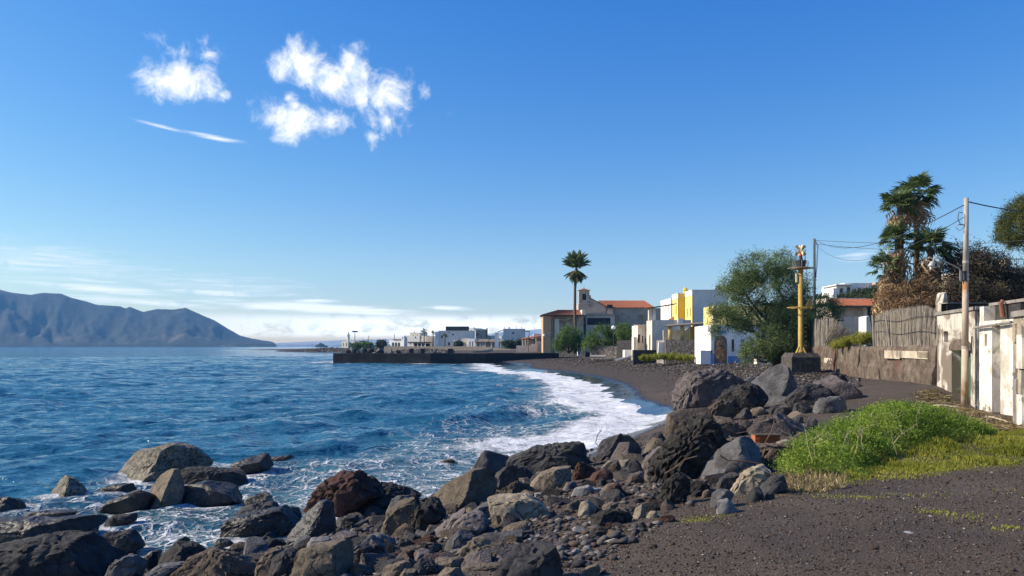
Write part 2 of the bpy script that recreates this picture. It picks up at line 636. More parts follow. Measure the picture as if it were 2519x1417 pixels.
# pale dusty and greenish tracks in patches
c1 = t.mix(t.m('MULTIPLY', t.step(t.noise(pos, 0.23, 5, 0.6, 0.6), 0.52, 0.72), 0.45), c1, (0.145, 0.122, 0.10))
far_ = t.step(sp.outputs[1], 30, 90)
c1 = t.mix(t.m('MULTIPLY', far_, 0.7), c1, (0.040, 0.031, 0.024))
wet = t.step(t.m('ADD', sp.outputs[2], t.m('MULTIPLY', n1, 0.16)), 0.66, 0.44)
c2 = t.mix(wet, c1, (0.012, 0.011, 0.011))
t.l.new(c2, b.inputs['Base Color'])
t.l.new(t.m('MULTIPLY_ADD', wet, -0.8, 0.93), b.inputs['Roughness'])
b.inputs['Specular IOR Level'].default_value = 0.35
hgt = t.m('MULTIPLY', t.m('ADD', t.m('MULTIPLY', n2, 1.0), t.m('MULTIPLY', vd, -0.6)), t.m('SUBTRACT', 1.0, t.m('MULTIPLY', wet, 0.97)))
t.l.new(t.bump(hgt, 0.8, 0.035), b.inputs['Normal'])

x, y, f, rr = polar(2.2, 1300, 400, -82, 82, 420)
z = height(x, y)
keep = (z.reshape(400, 420) > -1.6)
fk = keep.ravel()[f].any(axis=1)
ground = mesh_np('ground', np.stack([x, y, z], 1), f[fk], gm, smooth=True)
tag(ground, kind='structure')


def ray_ground(px, py):
    """distance along the view ray through a pixel to the ground or the water"""
    D = np.geomspace(3.5, 400, 900)
    xx = (px - 1259.5) / F * D
    zz = CZ - (py - HY) / F * D
    hh = np.maximum(height(xx, D, False), 0.08)
    k = np.argmax(zz < hh)
    return float(D[k]) if (zz < hh).any() else 400.0
# ------------------------------------------------------------------ boulders
def rockmat(name, stops, bump=0.7, rough=0.9, scale=2.2, speck=None, patch=None, bdist=0.05, spec=0.25):
    return pm('rock_' + name, stops, scale, rough, bump, 7.0, bdist, detail=9, var=0.22, speck=speck, patch=patch, crack=1.5, coord='obj', spec=spec, dist=0.3)


RM = {
    'pale': rockmat('pale', [(0.3, (0.055, 0.047, 0.036)), (0.5, (0.16, 0.138, 0.105)), (0.7, (0.30, 0.26, 0.195))], 0.9, 0.75, 5.0,
                    ((0.03, 0.028, 0.026), 16.0, 0.52, 0.62)),
    'black': rockmat('black', [(0.3, (0.010, 0.010, 0.011)), (0.7, (0.032, 0.030, 0.030))], 0.7, 0.5, 2.5, ((0.07, 0.065, 0.06), 14.0, 0.62, 0.75), spec=0.4),
    'dark': rockmat('dark', [(0.3, (0.024, 0.023, 0.024)), (0.7, (0.068, 0.064, 0.063))], 0.9, 0.9, 2.4, ((0.11, 0.10, 0.095), 12.0, 0.60, 0.74)),
    'grey': rockmat('grey', [(0.3, (0.055, 0.054, 0.057)), (0.7, (0.135, 0.13, 0.13))], 0.7, 0.9, 1.8, ((0.2, 0.19, 0.18), 18.0, 0.62, 0.72),
                    [((0.05, 0.048, 0.048), 1.4, 0.5, 0.62)]),
    'brown': rockmat('brown', [(0.3, (0.045, 0.034, 0.027)), (0.7, (0.125, 0.096, 0.072))], 0.8, 0.92, 2.6, ((0.18, 0.14, 0.10), 16.0, 0.58, 0.7)),
    'tan': rockmat('tan', [(0.3, (0.085, 0.066, 0.048)), (0.7, (0.205, 0.165, 0.12))], 0.7, 0.92, 2.6, ((0.06, 0.048, 0.036), 20.0, 0.55, 0.66)),
    'straw': rockmat('straw', [(0.3, (0.135, 0.110, 0.078)), (0.7, (0.335, 0.282, 0.205))], 0.9, 0.92, 2.8, ((0.11, 0.09, 0.06), 9.0, 0.56, 0.70)),
    'lava': rockmat('lava', [(0.3, (0.014, 0.013, 0.012)), (0.7, (0.052, 0.047, 0.043))], 1.0, 0.95, 4.0, ((0.085, 0.075, 0.06), 10.0, 0.58, 0.72), bdist=0.11),
    'red': rockmat('red', [(0.3, (0.030, 0.016, 0.013)), (0.7, (0.095, 0.046, 0.034))], 0.9, 0.92, 2.8, ((0.05, 0.03, 0.026), 8.0, 0.52, 0.64)),
    'mauve': rockmat('mauve', [(0.3, (0.072, 0.06, 0.058)), (0.7, (0.165, 0.138, 0.128))], 0.7, 0.9, 2.0, ((0.055, 0.048, 0.046), 6.0, 0.55, 0.68)),
    'silver': rockmat('silver', [(0.3, (0.16, 0.155, 0.15)), (0.7, (0.30, 0.285, 0.265))], 0.5, 0.85, 2.0, ((0.10, 0.095, 0.09), 9.0, 0.58, 0.7)),
}


def ico(sub):
    bm = bmesh.new()
    bmesh.ops.create_icosphere(bm, subdivisions=sub, radius=1.0)
    bm.verts.ensure_lookup_table()
    v = np.array([v.co[:] for v in bm.verts])
    f = np.array([[q.index for q in fc.verts] for fc in bm.faces])
    bm.free()
    return v, f


ICO = {k: ico(k) for k in (1, 2, 3, 4, 5)}


def shape_rock(rho, hw, hd, sub, rng, cuts, rough, seed, blunt=0.55, ridge=None, chips=1, lo=0.62, hi=0.86):
    """star-shaped outline rho(theta) in the x-z plane, half depth hd, flattened by cutting planes, then roughened"""
    v, f = ICO[sub]
    th = np.arctan2(v[:, 2], v[:, 0])
    s = np.hypot(v[:, 0], v[:, 2])
    rr = rho(th)
    k = np.power(s, blunt)
    q = np.stack([rr * np.cos(th) * k, np.sign(v[:, 1]) * hd * np.power(np.abs(v[:, 1]), 0.8), rr * np.sin(th) * k], 1)
    planes = []
    if ridge is not None:
        rx = ridge
        c = np.array((rx, -hd * 0.95, 0.1 * hw))
        for n in ((-0.62, -0.62, 0.48), (0.70, -0.68, 0.22)):
            n = np.array(n) / np.linalg.norm(n)
            planes.append((n, n @ c))
    for i in range(cuts):
        n = rng.normal(size=3)
        n[1] -= 0.7 if i % 2 == 0 else 0
        n[2] = abs(n[2]) * 0.8
        n /= np.linalg.norm(n)
        dmax = (q @ n).max()
        planes.append((n, dmax * rng.uniform(lo, hi)))
    for i in range(cuts * chips):
        n = rng.normal(size=3)
        n /= np.linalg.norm(n)
        planes.append((n, (q @ n).max() * rng.uniform(0.82, 0.95)))
    for n, dd in planes:
        e = q @ n - dd
        q = q - np.where(e > 0, e, 0)[:, None] * n * 0.99
    sz = (hw + hd) * 0.5
    fr = 1.3 / sz
    nrm = v
    dsp = 0.085 * fbm(q[:, 0] * fr, q[:, 1] * fr, q[:, 2] * fr, 2, seed) + rough * 0.085 * fbm(q[:, 0] * fr * 3.2, q[:, 1] * fr * 3.2, q[:, 2] * fr * 3.2, 4, seed + 50, 0.6)
    ridged = np.abs(pnoise(q[:, 0] * fr * 2.1, q[:, 1] * fr * 2.1, q[:, 2] * fr * 2.1, seed + 90))
    dsp = dsp - rough * 0.10 * np.maximum(0, 0.16 - ridged) / 0.16
    q = q + nrm * (dsp * sz)[:, None]
    return q, f


SHORT = []
STOPW = set('with lying standing behind between beside in at on against left right below under leaning set just cut filling perched alone next amid wedged touching slanting tucked peeping above near half of'.split())
ROCKS = []      # (centre x, y, radius) for foam and for spacing
TR = {'A': (0, 1060, 3.3145), 'B': (680, 1060, 3.3145), 'C': (1400, 860, 3.374), 'E': (1400, 1060, 3.97), 'Z': (1960, 720, 4.168)}


def boulder(reg, pts, mat, label, ridge=None, rough=1.0, cuts=7, name='boulder', depth=0.9, base=None, sub=None):
    ox, oy, s = TR[reg]
    p = np.array(pts, float) / s + np.array((ox, oy))
    x0, x1, y0, y1 = p[:, 0].min(), p[:, 0].max(), p[:, 1].min(), p[:, 1].max()
    pxc = (x0 + x1) / 2
    D0 = ray_ground(pxc, (base / s + oy) if base else y1 - 0.06 * (y1 - y0))
    wm = (x1 - x0) / F * D0
    hm = (y1 - y0) / F * D0
    hd = depth * 0.5 * (wm * hm) ** 0.5
    D = D0 + hd * 0.75
    k = D / F
    # outline in metres, stretched a little downwards so that the foot is buried
    c = np.array(((p[:, 0].mean() + pxc) / 2, (y0 * 0.45 + y1 * 0.55)))
    o = (p - c) * k * (1.27 if reg in 'CZ' else 1.2)
    o[:, 1] = -o[:, 1]
    o[:, 1] = np.where(o[:, 1] < 0, o[:, 1] * 1.12 - 0.04, o[:, 1])
    ang = np.arctan2(o[:, 1], o[:, 0])
    order = np.argsort(ang)
    o = o[order]

    def rho(th):
        r = np.full(th.shape, 1e-3)
        n = len(o)
        dx, dz = np.cos(th), np.sin(th)
        for i in range(n):
            a, b_ = o[i], o[(i + 1) % n]
            e = b_ - a
            den = dx * e[1] - dz * e[0]
            den = np.where(np.abs(den) < 1e-9, 1e-9, den)
            tt = (a[0] * e[1] - a[1] * e[0]) / den
            uu = (a[0] * dz - a[1] * dx) / den
            ok = (tt > 0) & (uu >= -1e-6) & (uu <= 1 + 1e-6)
            r = np.where(ok, np.maximum(r, tt), r)
        return r
    ths = np.linspace(-math.pi, math.pi, 181)
    rs = rho(ths)
    bad = rs < 0.02
    if bad.any():
        rs[bad] = np.interp(ths[bad], ths[~bad], rs[~bad])
    rs = np.convolve(np.concatenate([rs[-3:-1], rs, rs[1:3]]), np.array([1, 2, 3, 2, 1]) / 9, 'valid')
    rfun = lambda th: np.interp(th, ths, rs)
    seed = len(ROCKS) * 7 + 3
    rng = np.random.default_rng(seed)
    sub = sub or (5 if (x1 - x0) > 190 else 4 if (x1 - x0) > 45 else 3)
    rd = None if ridge is None else (ridge / s + ox - c[0]) * k
    q, f = shape_rock(rfun, (wm + hm) / 4, hd, sub, rng, cuts + (2 if cuts > 2 else 0), rough, seed, ridge=rd)
    loc = at(c[0], c[1], D)
    ob = mesh_np(name, q + np.array(loc), f, RM[mat], None, True, loc)
    ob.data.set_sharp_from_angle(angle=R(32))
    tag(ob, label, 'rock', 'boulders along the shore')
    ROCKS.append((loc.x, loc.y, max(wm, 2 * hd) / 2, wm))
    wd_ = label.replace(',', '').split()
    cut = next((i for i, q_ in enumerate(wd_) if i > 1 and q_ in STOPW), len(wd_))
    SHORT.append(' '.join(wd_[:min(cut, 7)]))
    return ob


A, B, C, E, Z = 'ABCEZ'
boulder(A, [(905, 360), (1050, 170), (1330, 140), (1420, 130), (1500, 160), (1670, 285), (1500, 330), (1250, 410), (985, 425)], 'pale', 'big pale barnacled boulder with sloping ridge standing highest in the water', ridge=1360, cuts=2, depth=1.1, rough=.5)
boulder(A, [(1400, 350), (1560, 310), (1900, 330), (2050, 390), (2040, 425), (1700, 435), (1480, 460)], 'dark', 'low flat wet slab just behind the upright tan rock in the water', rough=.6, depth=1.2)
boulder(A, [(1870, 290), (1930, 265), (2140, 195), (2200, 215), (2215, 290), (2060, 370)], 'black', 'black wedge of rock in the surf, farthest from shore on its side', rough=.5)
boulder(A, [(2215, 215), (2380, 200), (2395, 215), (2300, 240), (2215, 250)], 'black', 'thin black ledge of rock awash behind the black wedge', rough=.5, cuts=2)
boulder(A, [(365, 470), (400, 385), (450, 372), (560, 400), (740, 520), (700, 575), (560, 600), (460, 560)], 'pale', 'pale barnacled boulder leaning right, set apart in the foam', rough=.6, ridge=600, cuts=2)
boulder(A, [(800, 500), (870, 455), (1070, 430), (1115, 460), (1090, 490), (850, 540)], 'black', 'small low black rock between the two pale barnacled boulders', rough=.6)
boulder(A, [(770, 635), (950, 550), (1180, 465), (1220, 480), (1210, 660), (900, 655)], 'black', 'dark wedge-shaped rock leaning against the upright tan rock', rough=.6, cuts=3)
boulder(A, [(1195, 470), (1230, 410), (1380, 332), (1450, 350), (1470, 420), (1460, 600), (1380, 650), (1230, 630), (1200, 560)], 'tan', 'upright tan rock with a pointed top amid the water rocks', ridge=1390, rough=.5, cuts=2)
boulder(A, [(1460, 490), (1530, 455), (1700, 430), (1880, 440), (1970, 490), (2000, 530), (1850, 600), (1600, 625), (1460, 610)], 'black', 'long rounded black boulder right beside the upright tan rock', rough=.7)
boulder(A, [(-150, 560), (80, 552), (160, 590), (205, 640), (100, 670), (-150, 680)], 'black', 'black boulder cut by the left edge above the foam', rough=.6)
boulder(A, [(185, 690), (230, 660), (560, 652), (605, 665), (590, 685), (300, 716), (190, 716)], 'black', 'long thin black rock lying flat in the white foam', rough=.5, cuts=2)
boulder(A, [(820, 750), (900, 700), (1100, 680), (1150, 705), (1000, 750), (860, 780)], 'dark', 'small flat dark rock awash in the foam below the tan rock', rough=.8)
boulder(A, [(-150, 740), (150, 735), (770, 725), (800, 760), (600, 850), (100, 990), (-150, 1000)], 'black', 'broad wet black slab behind the giant corner boulder', rough=.4, cuts=3, depth=.8)
boulder(A, [(490, 875), (620, 780), (770, 752), (815, 780), (800, 890), (650, 910)], 'pale', 'pale crusted rock perched behind the giant corner boulder', rough=1)
boulder(A, [(810, 890), (930, 815), (1110, 825), (1140, 870), (1150, 925), (950, 985), (840, 965)], 'dark', 'squat dark rock with grey top alone in the shallow water', rough=1)
boulder(A, [(-200, 1010), (150, 930), (420, 880), (720, 880), (850, 960), (935, 1020), (900, 1120), (840, 1230), (300, 1330), (-200, 1330)], 'dark', 'giant dark boulder filling the bottom left corner', rough=.6, cuts=2)
boulder(A, [(840, 1160), (950, 1070), (1110, 995), (1140, 1060), (1180, 1110), (1080, 1200), (900, 1230)], 'grey', 'jagged grey rock beside the giant corner boulder', rough=1.1)
boulder(A, [(1150, 1080), (1210, 1000), (1300, 950), (1290, 1050), (1240, 1120)], 'black', 'upright black shard next to the jagged grey rock', rough=.6)
boulder(A, [(1280, 1000), (1400, 930), (1580, 915), (1655, 1000), (1560, 1070), (1290, 1125)], 'dark', 'dark block with speckled top at the water edge', rough=.9, ridge=1500)
boulder(A, [(1400, 930), (1460, 885), (1530, 855), (1535, 910), (1450, 940)], 'black', 'small black spike of rock on the speckled dark block', rough=.4, base=985)
boulder(A, [(1140, 1190), (1300, 1100), (1480, 1085), (1440, 1140), (1300, 1210)], 'grey', 'flat grey slab in front of the speckled dark block', rough=.7, cuts=2)
boulder(A, [(1400, 1190), (1600, 1040), (1780, 960), (1920, 975), (2030, 1050), (2070, 1150), (2000, 1250), (1500, 1270)], 'brown', 'large rounded brown boulder at the bottom edge below the black ones', rough=.7, cuts=3)
boulder(A, [(1760, 850), (1800, 770), (1990, 700), (2300, 640), (2430, 635), (2440, 700), (2350, 800), (2080, 885), (1870, 890)], 'black', 'broad black boulder with a long slanting top at the waterline', rough=.7)
boulder(A, [(1900, 700), (1980, 620), (2200, 590), (2340, 630), (2200, 690), (2000, 710)], 'dark', 'rough dark grey rock behind the broad black boulder', rough=1.2, base=730)
boulder(A, [(1990, 570), (2130, 510), (2230, 530), (2235, 590), (2080, 620)], 'pale', 'small pale rock at the back of the broad black boulder', rough=1)
boulder(A, [(1740, 930), (1790, 885), (1870, 895), (1910, 940), (1800, 960)], 'black', 'small black lump just behind the rounded brown boulder', rough=1)
boulder(A, [(2060, 1110), (2200, 990), (2340, 960), (2440, 1050), (2400, 1130), (2150, 1210), (2070, 1190)], 'brown', 'dark brown craggy boulder between the rounded brown and flat tan ones', rough=1.1)
boulder(A, [(2080, 910), (2200, 820), (2250, 850), (2200, 910)], 'black', 'thin black shard under the broad black boulder', rough=.5)

boulder(B, [(215, 640), (260, 570), (380, 460), (540, 370), (690, 355), (870, 410), (915, 455), (700, 570), (560, 670), (300, 700)], 'red', 'great humped reddish black boulder against the white foam', rough=1.0, cuts=3)
boulder(B, [(490, 660), (600, 550), (750, 465), (900, 455), (1060, 490), (1140, 520), (1000, 610), (890, 660), (680, 670)], 'dark', 'broad crumbly dark grey boulder in front of the reddish hump', rough=1.3)
boulder(B, [(70, 880), (180, 760), (320, 610), (400, 590), (435, 620), (450, 800), (430, 880), (100, 910)], 'black', 'pyramid-shaped smooth black boulder in front of the reddish hump', rough=.5, ridge=350, cuts=2)
boulder(B, [(-70, 680), (60, 640), (185, 640), (195, 700), (100, 800), (-70, 820)], 'black', 'black boulder tucked behind the smooth black pyramid', rough=.6)
boulder(B, [(870, 830), (890, 740), (930, 650), (1000, 600), (1150, 550), (1170, 590), (1120, 720), (1030, 830), (940, 870)], 'tan', 'slanting tan grey boulder left of the gnarled black one', rough=.8, cuts=3)
boulder(B, [(905, 650), (950, 560), (1030, 510), (1110, 540), (1090, 580), (950, 650)], 'grey', 'grey rock peeping over the slanting tan boulder', rough=.6, base=700)
boulder(B, [(1065, 790), (1100, 720), (1140, 660), (1170, 575), (1300, 570), (1360, 620), (1410, 670), (1330, 720), (1230, 790), (1120, 845)], 'lava', 'gnarled black lava boulder below the long tan slab', rough=1.5)
boulder(B, [(1245, 560), (1400, 450), (1600, 345), (1680, 335), (1760, 370), (1785, 440), (1700, 560), (1460, 660), (1400, 670)], 'tan', 'long slanting brown slab of rock with a flat face', rough=.4, cuts=2, ridge=1560)
boulder(B, [(1615, 320), (1650, 230), (1700, 170), (1860, 165), (1900, 210), (1915, 270), (1850, 370), (1770, 410), (1680, 360)], 'grey', 'tall rounded grey boulder standing against the foam', rough=.6, cuts=3)
boulder(B, [(1900, 290), (1960, 220), (2120, 150), (2400, 105), (2480, 100), (2530, 170), (2545, 260), (2400, 330), (2150, 370), (1990, 360)], 'dark', 'huge flat-topped dark boulder against the surf', rough=.8, cuts=3)
boulder(B, [(1785, 420), (1830, 320), (1900, 275), (2000, 300), (2130, 380), (2050, 440), (1850, 460)], 'dark', 'dark rock wedged between the rounded grey and flat-topped boulders', rough=.7, base=470)
boulder(B, [(2060, 440), (2130, 370), (2250, 320), (2420, 298), (2430, 370), (2330, 440), (2180, 485)], 'tan', 'tan brown boulder with sloping face below the flat-topped dark one', rough=.6)
boulder(B, [(1850, 480), (1900, 430), (1990, 415), (2070, 450), (2110, 520), (1980, 550), (1870, 525)], 'brown', 'rounded dark brown rock just behind the pale straw block', rough=1.0)
boulder(B, [(1755, 560), (1900, 540), (2040, 540), (2130, 565), (2190, 650), (2205, 690), (2120, 740), (1950, 765), (1800, 740), (1770, 660)], 'straw', 'pale straw-coloured block lying alone on the dark gravel slope', rough=.9, cuts=4)
boulder(B, [(1440, 850), (1460, 760), (1560, 690), (1700, 660), (1740, 690), (1720, 760), (1620, 850), (1520, 880)], 'mauve', 'grey tan boulder left below the pale straw block', rough=.6)
boulder(B, [(1255, 850), (1300, 790), (1420, 710), (1540, 632), (1590, 650), (1570, 690), (1450, 790), (1330, 885)], 'mauve', 'narrow grey rock slanting up beside the gnarled lava boulder', rough=.7)
boulder(B, [(1580, 660), (1680, 600), (1755, 572), (1765, 640), (1720, 700), (1600, 690)], 'grey', 'smooth grey rock touching the pale straw block', rough=.4, base=720)
boulder(B, [(1370, 985), (1400, 900), (1500, 820), (1600, 840), (1640, 870), (1500, 950)], 'grey', 'low dark grey wedge in front of the grey tan boulder', rough=.5)
boulder(B, [(1380, 1080), (1480, 990), (1600, 890), (1700, 872), (1820, 900), (1855, 960), (1850, 1060), (1700, 1095), (1450, 1120)], 'tan', 'broad tan boulder with a pale scar on its side', rough=.8)
boulder(B, [(1790, 1190), (1870, 1050), (1970, 960), (2100, 945), (2250, 960), (2340, 1000), (2365, 1060), (2270, 1190), (2200, 1270), (1800, 1270)], 'dark', 'dark streaked boulder at the bottom edge beside the open gravel', rough=1.0, cuts=4)
boulder(B, [(130, 1190), (200, 1060), (170, 1000), (300, 950), (560, 920), (590, 980), (570, 1100), (560, 1240), (160, 1260)], 'tan', 'large flat-faced tan boulder cut by the bottom edge', rough=.6, cuts=3)
boulder(B, [(595, 970), (680, 910), (780, 870), (840, 900), (895, 950), (880, 1020), (820, 1120), (700, 1120), (610, 1040)], 'black', 'smooth lobed black boulder right beside the flat-faced tan one', rough=.6)
boulder(B, [(720, 880), (800, 840), (900, 870), (960, 930), (990, 1000), (880, 1020)], 'grey', 'grey rock behind the smooth lobed black boulder', rough=.5)
boulder(B, [(230, 940), (290, 880), (400, 870), (440, 910), (330, 960)], 'silver', 'veined light grey rock on top of the flat-faced tan boulder', rough=.5, base=990)
boulder(B, [(-30, 1060), (70, 990), (170, 980), (180, 1050), (230, 1080), (150, 1170), (-20, 1210)], 'dark', 'dark boulder left of the flat-faced tan one at the bottom', rough=1)
boulder(B, [(515, 860), (540, 820), (590, 818), (602, 850), (570, 885), (530, 884)], 'grey', 'small egg-shaped grey stone above the lobed black boulder', rough=.1, cuts=0)
boulder(B, [(605, 830), (640, 785), (690, 790), (705, 830), (650, 850)], 'dark', 'small dark stone beside the egg-shaped grey one', rough=.5)
boulder(B, [(880, 1060), (960, 1000), (1100, 985), (1150, 1030), (1100, 1080), (920, 1090)], 'red', 'crumbly rust-brown rock right of the lobed black boulder', rough=1.4)
boulder(B, [(1115, 1000), (1200, 962), (1280, 985), (1300, 1050), (1180, 1070)], 'mauve', 'mauve grey rock beside the crumbly rust-brown one', rough=.6)
boulder(B, [(1110, 1110), (1200, 1050), (1290, 1060), (1330, 1140), (1240, 1200), (1140, 1180)], 'dark', 'dark rock in front of the mauve grey one', rough=1.1)
boulder(B, [(830, 1200), (900, 1110), (1060, 1068), (1110, 1100), (1000, 1220)], 'tan', 'tan slab at the bottom edge below the rust-brown rock', rough=.6)
boulder(B, [(960, 1210), (1060, 1125), (1140, 1140), (1160, 1220)], 'tan', 'small tan rock at the very bottom edge beside the tan slab', rough=.6)
boulder(B, [(595, 1140), (650, 1095), (740, 1100), (780, 1140), (700, 1200), (610, 1200)], 'brown', 'brown rock at the bottom edge below the lobed black boulder', rough=1)
boulder(B, [(1500, 1140), (1560, 1100), (1700, 1090), (1850, 1085), (1840, 1135), (1700, 1160)], 'tan', 'flat layered tan slab below the scarred tan boulder', rough=.7, cuts=2)
boulder(B, [(1280, 1200), (1380, 1130), (1480, 1125), (1520, 1180), (1400, 1230)], 'tan', 'low tan rock at the bottom edge beside the layered slab', rough=.7)
boulder(B, [(535, 740), (560, 695), (650, 690), (700, 750), (600, 780)], 'black', 'small black block right behind the smooth black pyramid', rough=.5)
boulder(B, [(700, 690), (740, 635), (820, 615), (880, 665), (800, 700)], 'dark', 'small angular dark rock below the crumbly grey boulder', rough=.7)
boulder(B, [(2330, 480), (2370, 425), (2430, 420), (2447, 455), (2400, 492)], 'mauve', 'small round grey brown stone right of the sloping tan boulder', rough=.2, cuts=1)
boulder(B, [(1205, 835), (1250, 755), (1305, 780), (1260, 840)], 'tan', 'small tan wedge under the gnarled lava boulder', rough=.4)
boulder(B, [(965, 950), (1020, 880), (1090, 900), (1115, 950), (1030, 990)], 'brown', 'brownish stone right of the lobed black boulder\'s grey neighbour', rough=.8)
boulder(B, [(1310, 258), (1370, 238), (1430, 235), (1455, 252), (1380, 268)], 'brown', 'low brown rock awash alone in the surf', rough=.6, cuts=1)

boulder(C, [(900, 270), (990, 205), (1060, 215), (1200, 215), (1340, 185), (1385, 220), (1410, 290), (1290, 400), (1120, 510), (1020, 520), (930, 460)], 'mauve', 'massive split grey brown boulder at the head of the rock pile', rough=1.1, cuts=4, sub=5)
boulder(C, [(1265, 440), (1330, 330), (1400, 300), (1560, 310), (1610, 330), (1620, 400), (1520, 510), (1400, 540)], 'lava', 'lumpy black boulder in front of the massive split one', rough=1.2)
boulder(C, [(1540, 290), (1680, 190), (1760, 155), (1810, 190), (1885, 345), (1830, 380), (1760, 470), (1680, 470), (1610, 390)], 'grey', 'tall smooth blue grey boulder with a pointed top', rough=.35, ridge=1770, cuts=2)
boulder(C, [(1415, 290), (1500, 232), (1555, 255), (1540, 310), (1430, 320)], 'grey', 'small grey rock in the gap behind the lumpy black boulder', rough=.6, base=360)
boulder(C, [(1125, 560), (1150, 480), (1220, 420), (1310, 460), (1370, 510), (1320, 590), (1200, 625)], 'brown', 'shaggy rounded brown rock under the massive split boulder', rough=1.4)
boulder(C, [(1185, 660), (1230, 610), (1330, 570), (1420, 600), (1440, 650), (1350, 710), (1240, 750)], 'brown', 'dark brown rock below the shaggy rounded one', rough=1.1)
boulder(C, [(845, 560), (950, 530), (1130, 520), (1135, 600), (1050, 650), (960, 710), (860, 780), (840, 650)], 'brown', 'square-cut brown block with a flat top behind the lava mass', rough=.4, cuts=1, depth=.8)
boulder(C, [(1500, 680), (1520, 600), (1620, 590), (1720, 537), (1830, 570), (1930, 640), (1980, 700), (1850, 730), (1560, 735)], 'mauve', 'broad rounded mauve brown boulder above the clay brick', rough=.7)
boulder(C, [(1520, 840), (1620, 790), (1760, 770), (1860, 765), (1870, 830), (1800, 910), (1650, 985), (1540, 940)], 'brown', 'earthy dark chunk just below the clay brick', rough=1.4)
boulder(C, [(1680, 800), (1720, 775), (1800, 755), (1840, 765), (1800, 835), (1740, 835)], 'straw', 'pale flat stone next to the clay brick', rough=.4, base=900, cuts=2)
boulder(C, [(1130, 1040), (1190, 930), (1300, 830), (1420, 765), (1510, 770), (1545, 830), (1530, 950), (1400, 1010), (1260, 1070), (1160, 1080)], 'grey', 'big smooth rounded grey boulder right of the lava mass', rough=.45, cuts=2)
boulder(C, [(735, 1060), (760, 900), (850, 780), (960, 690), (1090, 620), (1170, 640), (1220, 740), (1265, 850), (1200, 960), (1130, 1060), (960, 1090), (800, 1105)], 'lava', 'enormous rough black lava mass in the middle of the pile', rough=1.9, cuts=1, sub=5)
boulder(C, [(765, 1240), (780, 1150), (870, 1060), (970, 1060), (990, 1150), (960, 1200), (850, 1290)], 'lava', 'rough black lava lump at the foot of the enormous mass', rough=1.6)
boulder(C, [(1315, 1160), (1400, 1060), (1480, 1000), (1600, 980), (1640, 1040), (1560, 1140), (1450, 1195)], 'straw', 'pale crusty boulder in front of the smooth rounded grey one', rough=1.3)
boulder(C, [(1240, 1130), (1280, 1050), (1400, 1030), (1420, 1080), (1350, 1170)], 'dark', 'dark rock between the smooth grey and pale crusty boulders', rough=.8)
boulder(C, [(1600, 1140), (1650, 1070), (1780, 1050), (1815, 1110), (1700, 1190), (1620, 1210)], 'dark', 'dark slab at the foot of the green bush', rough=.7)
boulder(C, [(1210, 1330), (1230, 1270), (1310, 1248), (1395, 1320), (1380, 1360), (1240, 1360)], 'silver', 'flat light grey slab on the gravel at the front of the pile', rough=.3, cuts=3)
boulder(C, [(1180, 1260), (1220, 1180), (1330, 1175), (1360, 1210), (1230, 1310)], 'grey', 'grey rock right behind the flat light grey slab', rough=.5)
boulder(C, [(190, 920), (280, 790), (340, 712), (430, 712), (470, 750), (400, 860), (300, 880)], 'dark', 'dark rock with a blunt top against the surf', rough=.6)
boulder(C, [(360, 910), (400, 840), (470, 755), (530, 770), (600, 830), (560, 910), (450, 945)], 'mauve', 'light faceted pyramid-shaped rock beside the blunt dark one', rough=.5, ridge=475, cuts=2)
boulder(C, [(625, 830), (700, 750), (740, 740), (815, 800), (740, 860)], 'tan', 'tan domed rock touching the lava mass', rough=.5)
boulder(C, [(620, 970), (650, 880), (720, 810), (780, 805), (790, 870), (740, 970), (660, 1020)], 'mauve', 'mauve grey upright rock beside the lava mass', rough=.8)
boulder(C, [(640, 760), (700, 700), (770, 683), (805, 720), (750, 770)], 'dark', 'dark slab at the beach side of the pile', rough=.6)
boulder(C, [(0, 930), (20, 880), (120, 890), (170, 925), (90, 965)], 'dark', 'low dark rock at the end of the huge flat-topped boulder', rough=.8)
boulder(C, [(145, 1110), (200, 1040), (300, 1005), (365, 1040), (320, 1095), (180, 1130)], 'red', 'smooth dark rust-brown rock below the light pyramid', rough=.6)
boulder(C, [(40, 1050), (60, 960), (130, 935), (210, 990), (180, 1065), (80, 1080)], 'red', 'blunt rust-red rock below the huge flat-topped boulder', rough=1)
boulder(C, [(265, 1220), (330, 1150), (430, 1118), (465, 1150), (420, 1215), (320, 1255)], 'red', 'bright rust-red wedge alone on the gravel slope', rough=.7)
boulder(C, [(25, 1212), (60, 1155), (150, 1135), (195, 1165), (120, 1200)], 'silver', 'smooth light grey stone on the gravel below the rust-red rock', rough=.2, cuts=1)
boulder(C, [(260, 1168), (320, 1120), (410, 1108), (350, 1175)], 'tan', 'flat tan stone behind the bright rust-red wedge', rough=.5)
boulder(C, [(490, 1030), (510, 930), (570, 920), (620, 990), (560, 1045)], 'dark', 'dark angular rock below the light pyramid on its right', rough=.7)
boulder(C, [(320, 1000), (350, 950), (400, 930), (430, 980), (390, 1020)], 'brown', 'small lumpy brown rock under the light pyramid', rough=1.2)
boulder(C, [(400, 960), (430, 925), (510, 915), (480, 980)], 'straw', 'pale flat stone in front of the light pyramid', rough=.4)
boulder(C, [(265, 978), (310, 930), (360, 920), (330, 980)], 'straw', 'pale sharp stone below the blunt dark rock', rough=.4)
boulder(C, [(470, 1092), (520, 1045), (590, 1035), (612, 1080), (540, 1110)], 'brown', 'brown lump at the left foot of the lava mass', rough=1)
boulder(C, [(1805, 405), (1880, 350), (1980, 300), (2080, 295), (2130, 350), (2100, 450), (1960, 485), (1850, 450)], 'dark', 'dark olive slab leaning right of the tall blue grey boulder', rough=.9)
boulder(C, [(1850, 460), (1920, 450), (2030, 490), (2000, 540), (1900, 540)], 'dark', 'dark rock under the leaning olive slab', rough=.7)
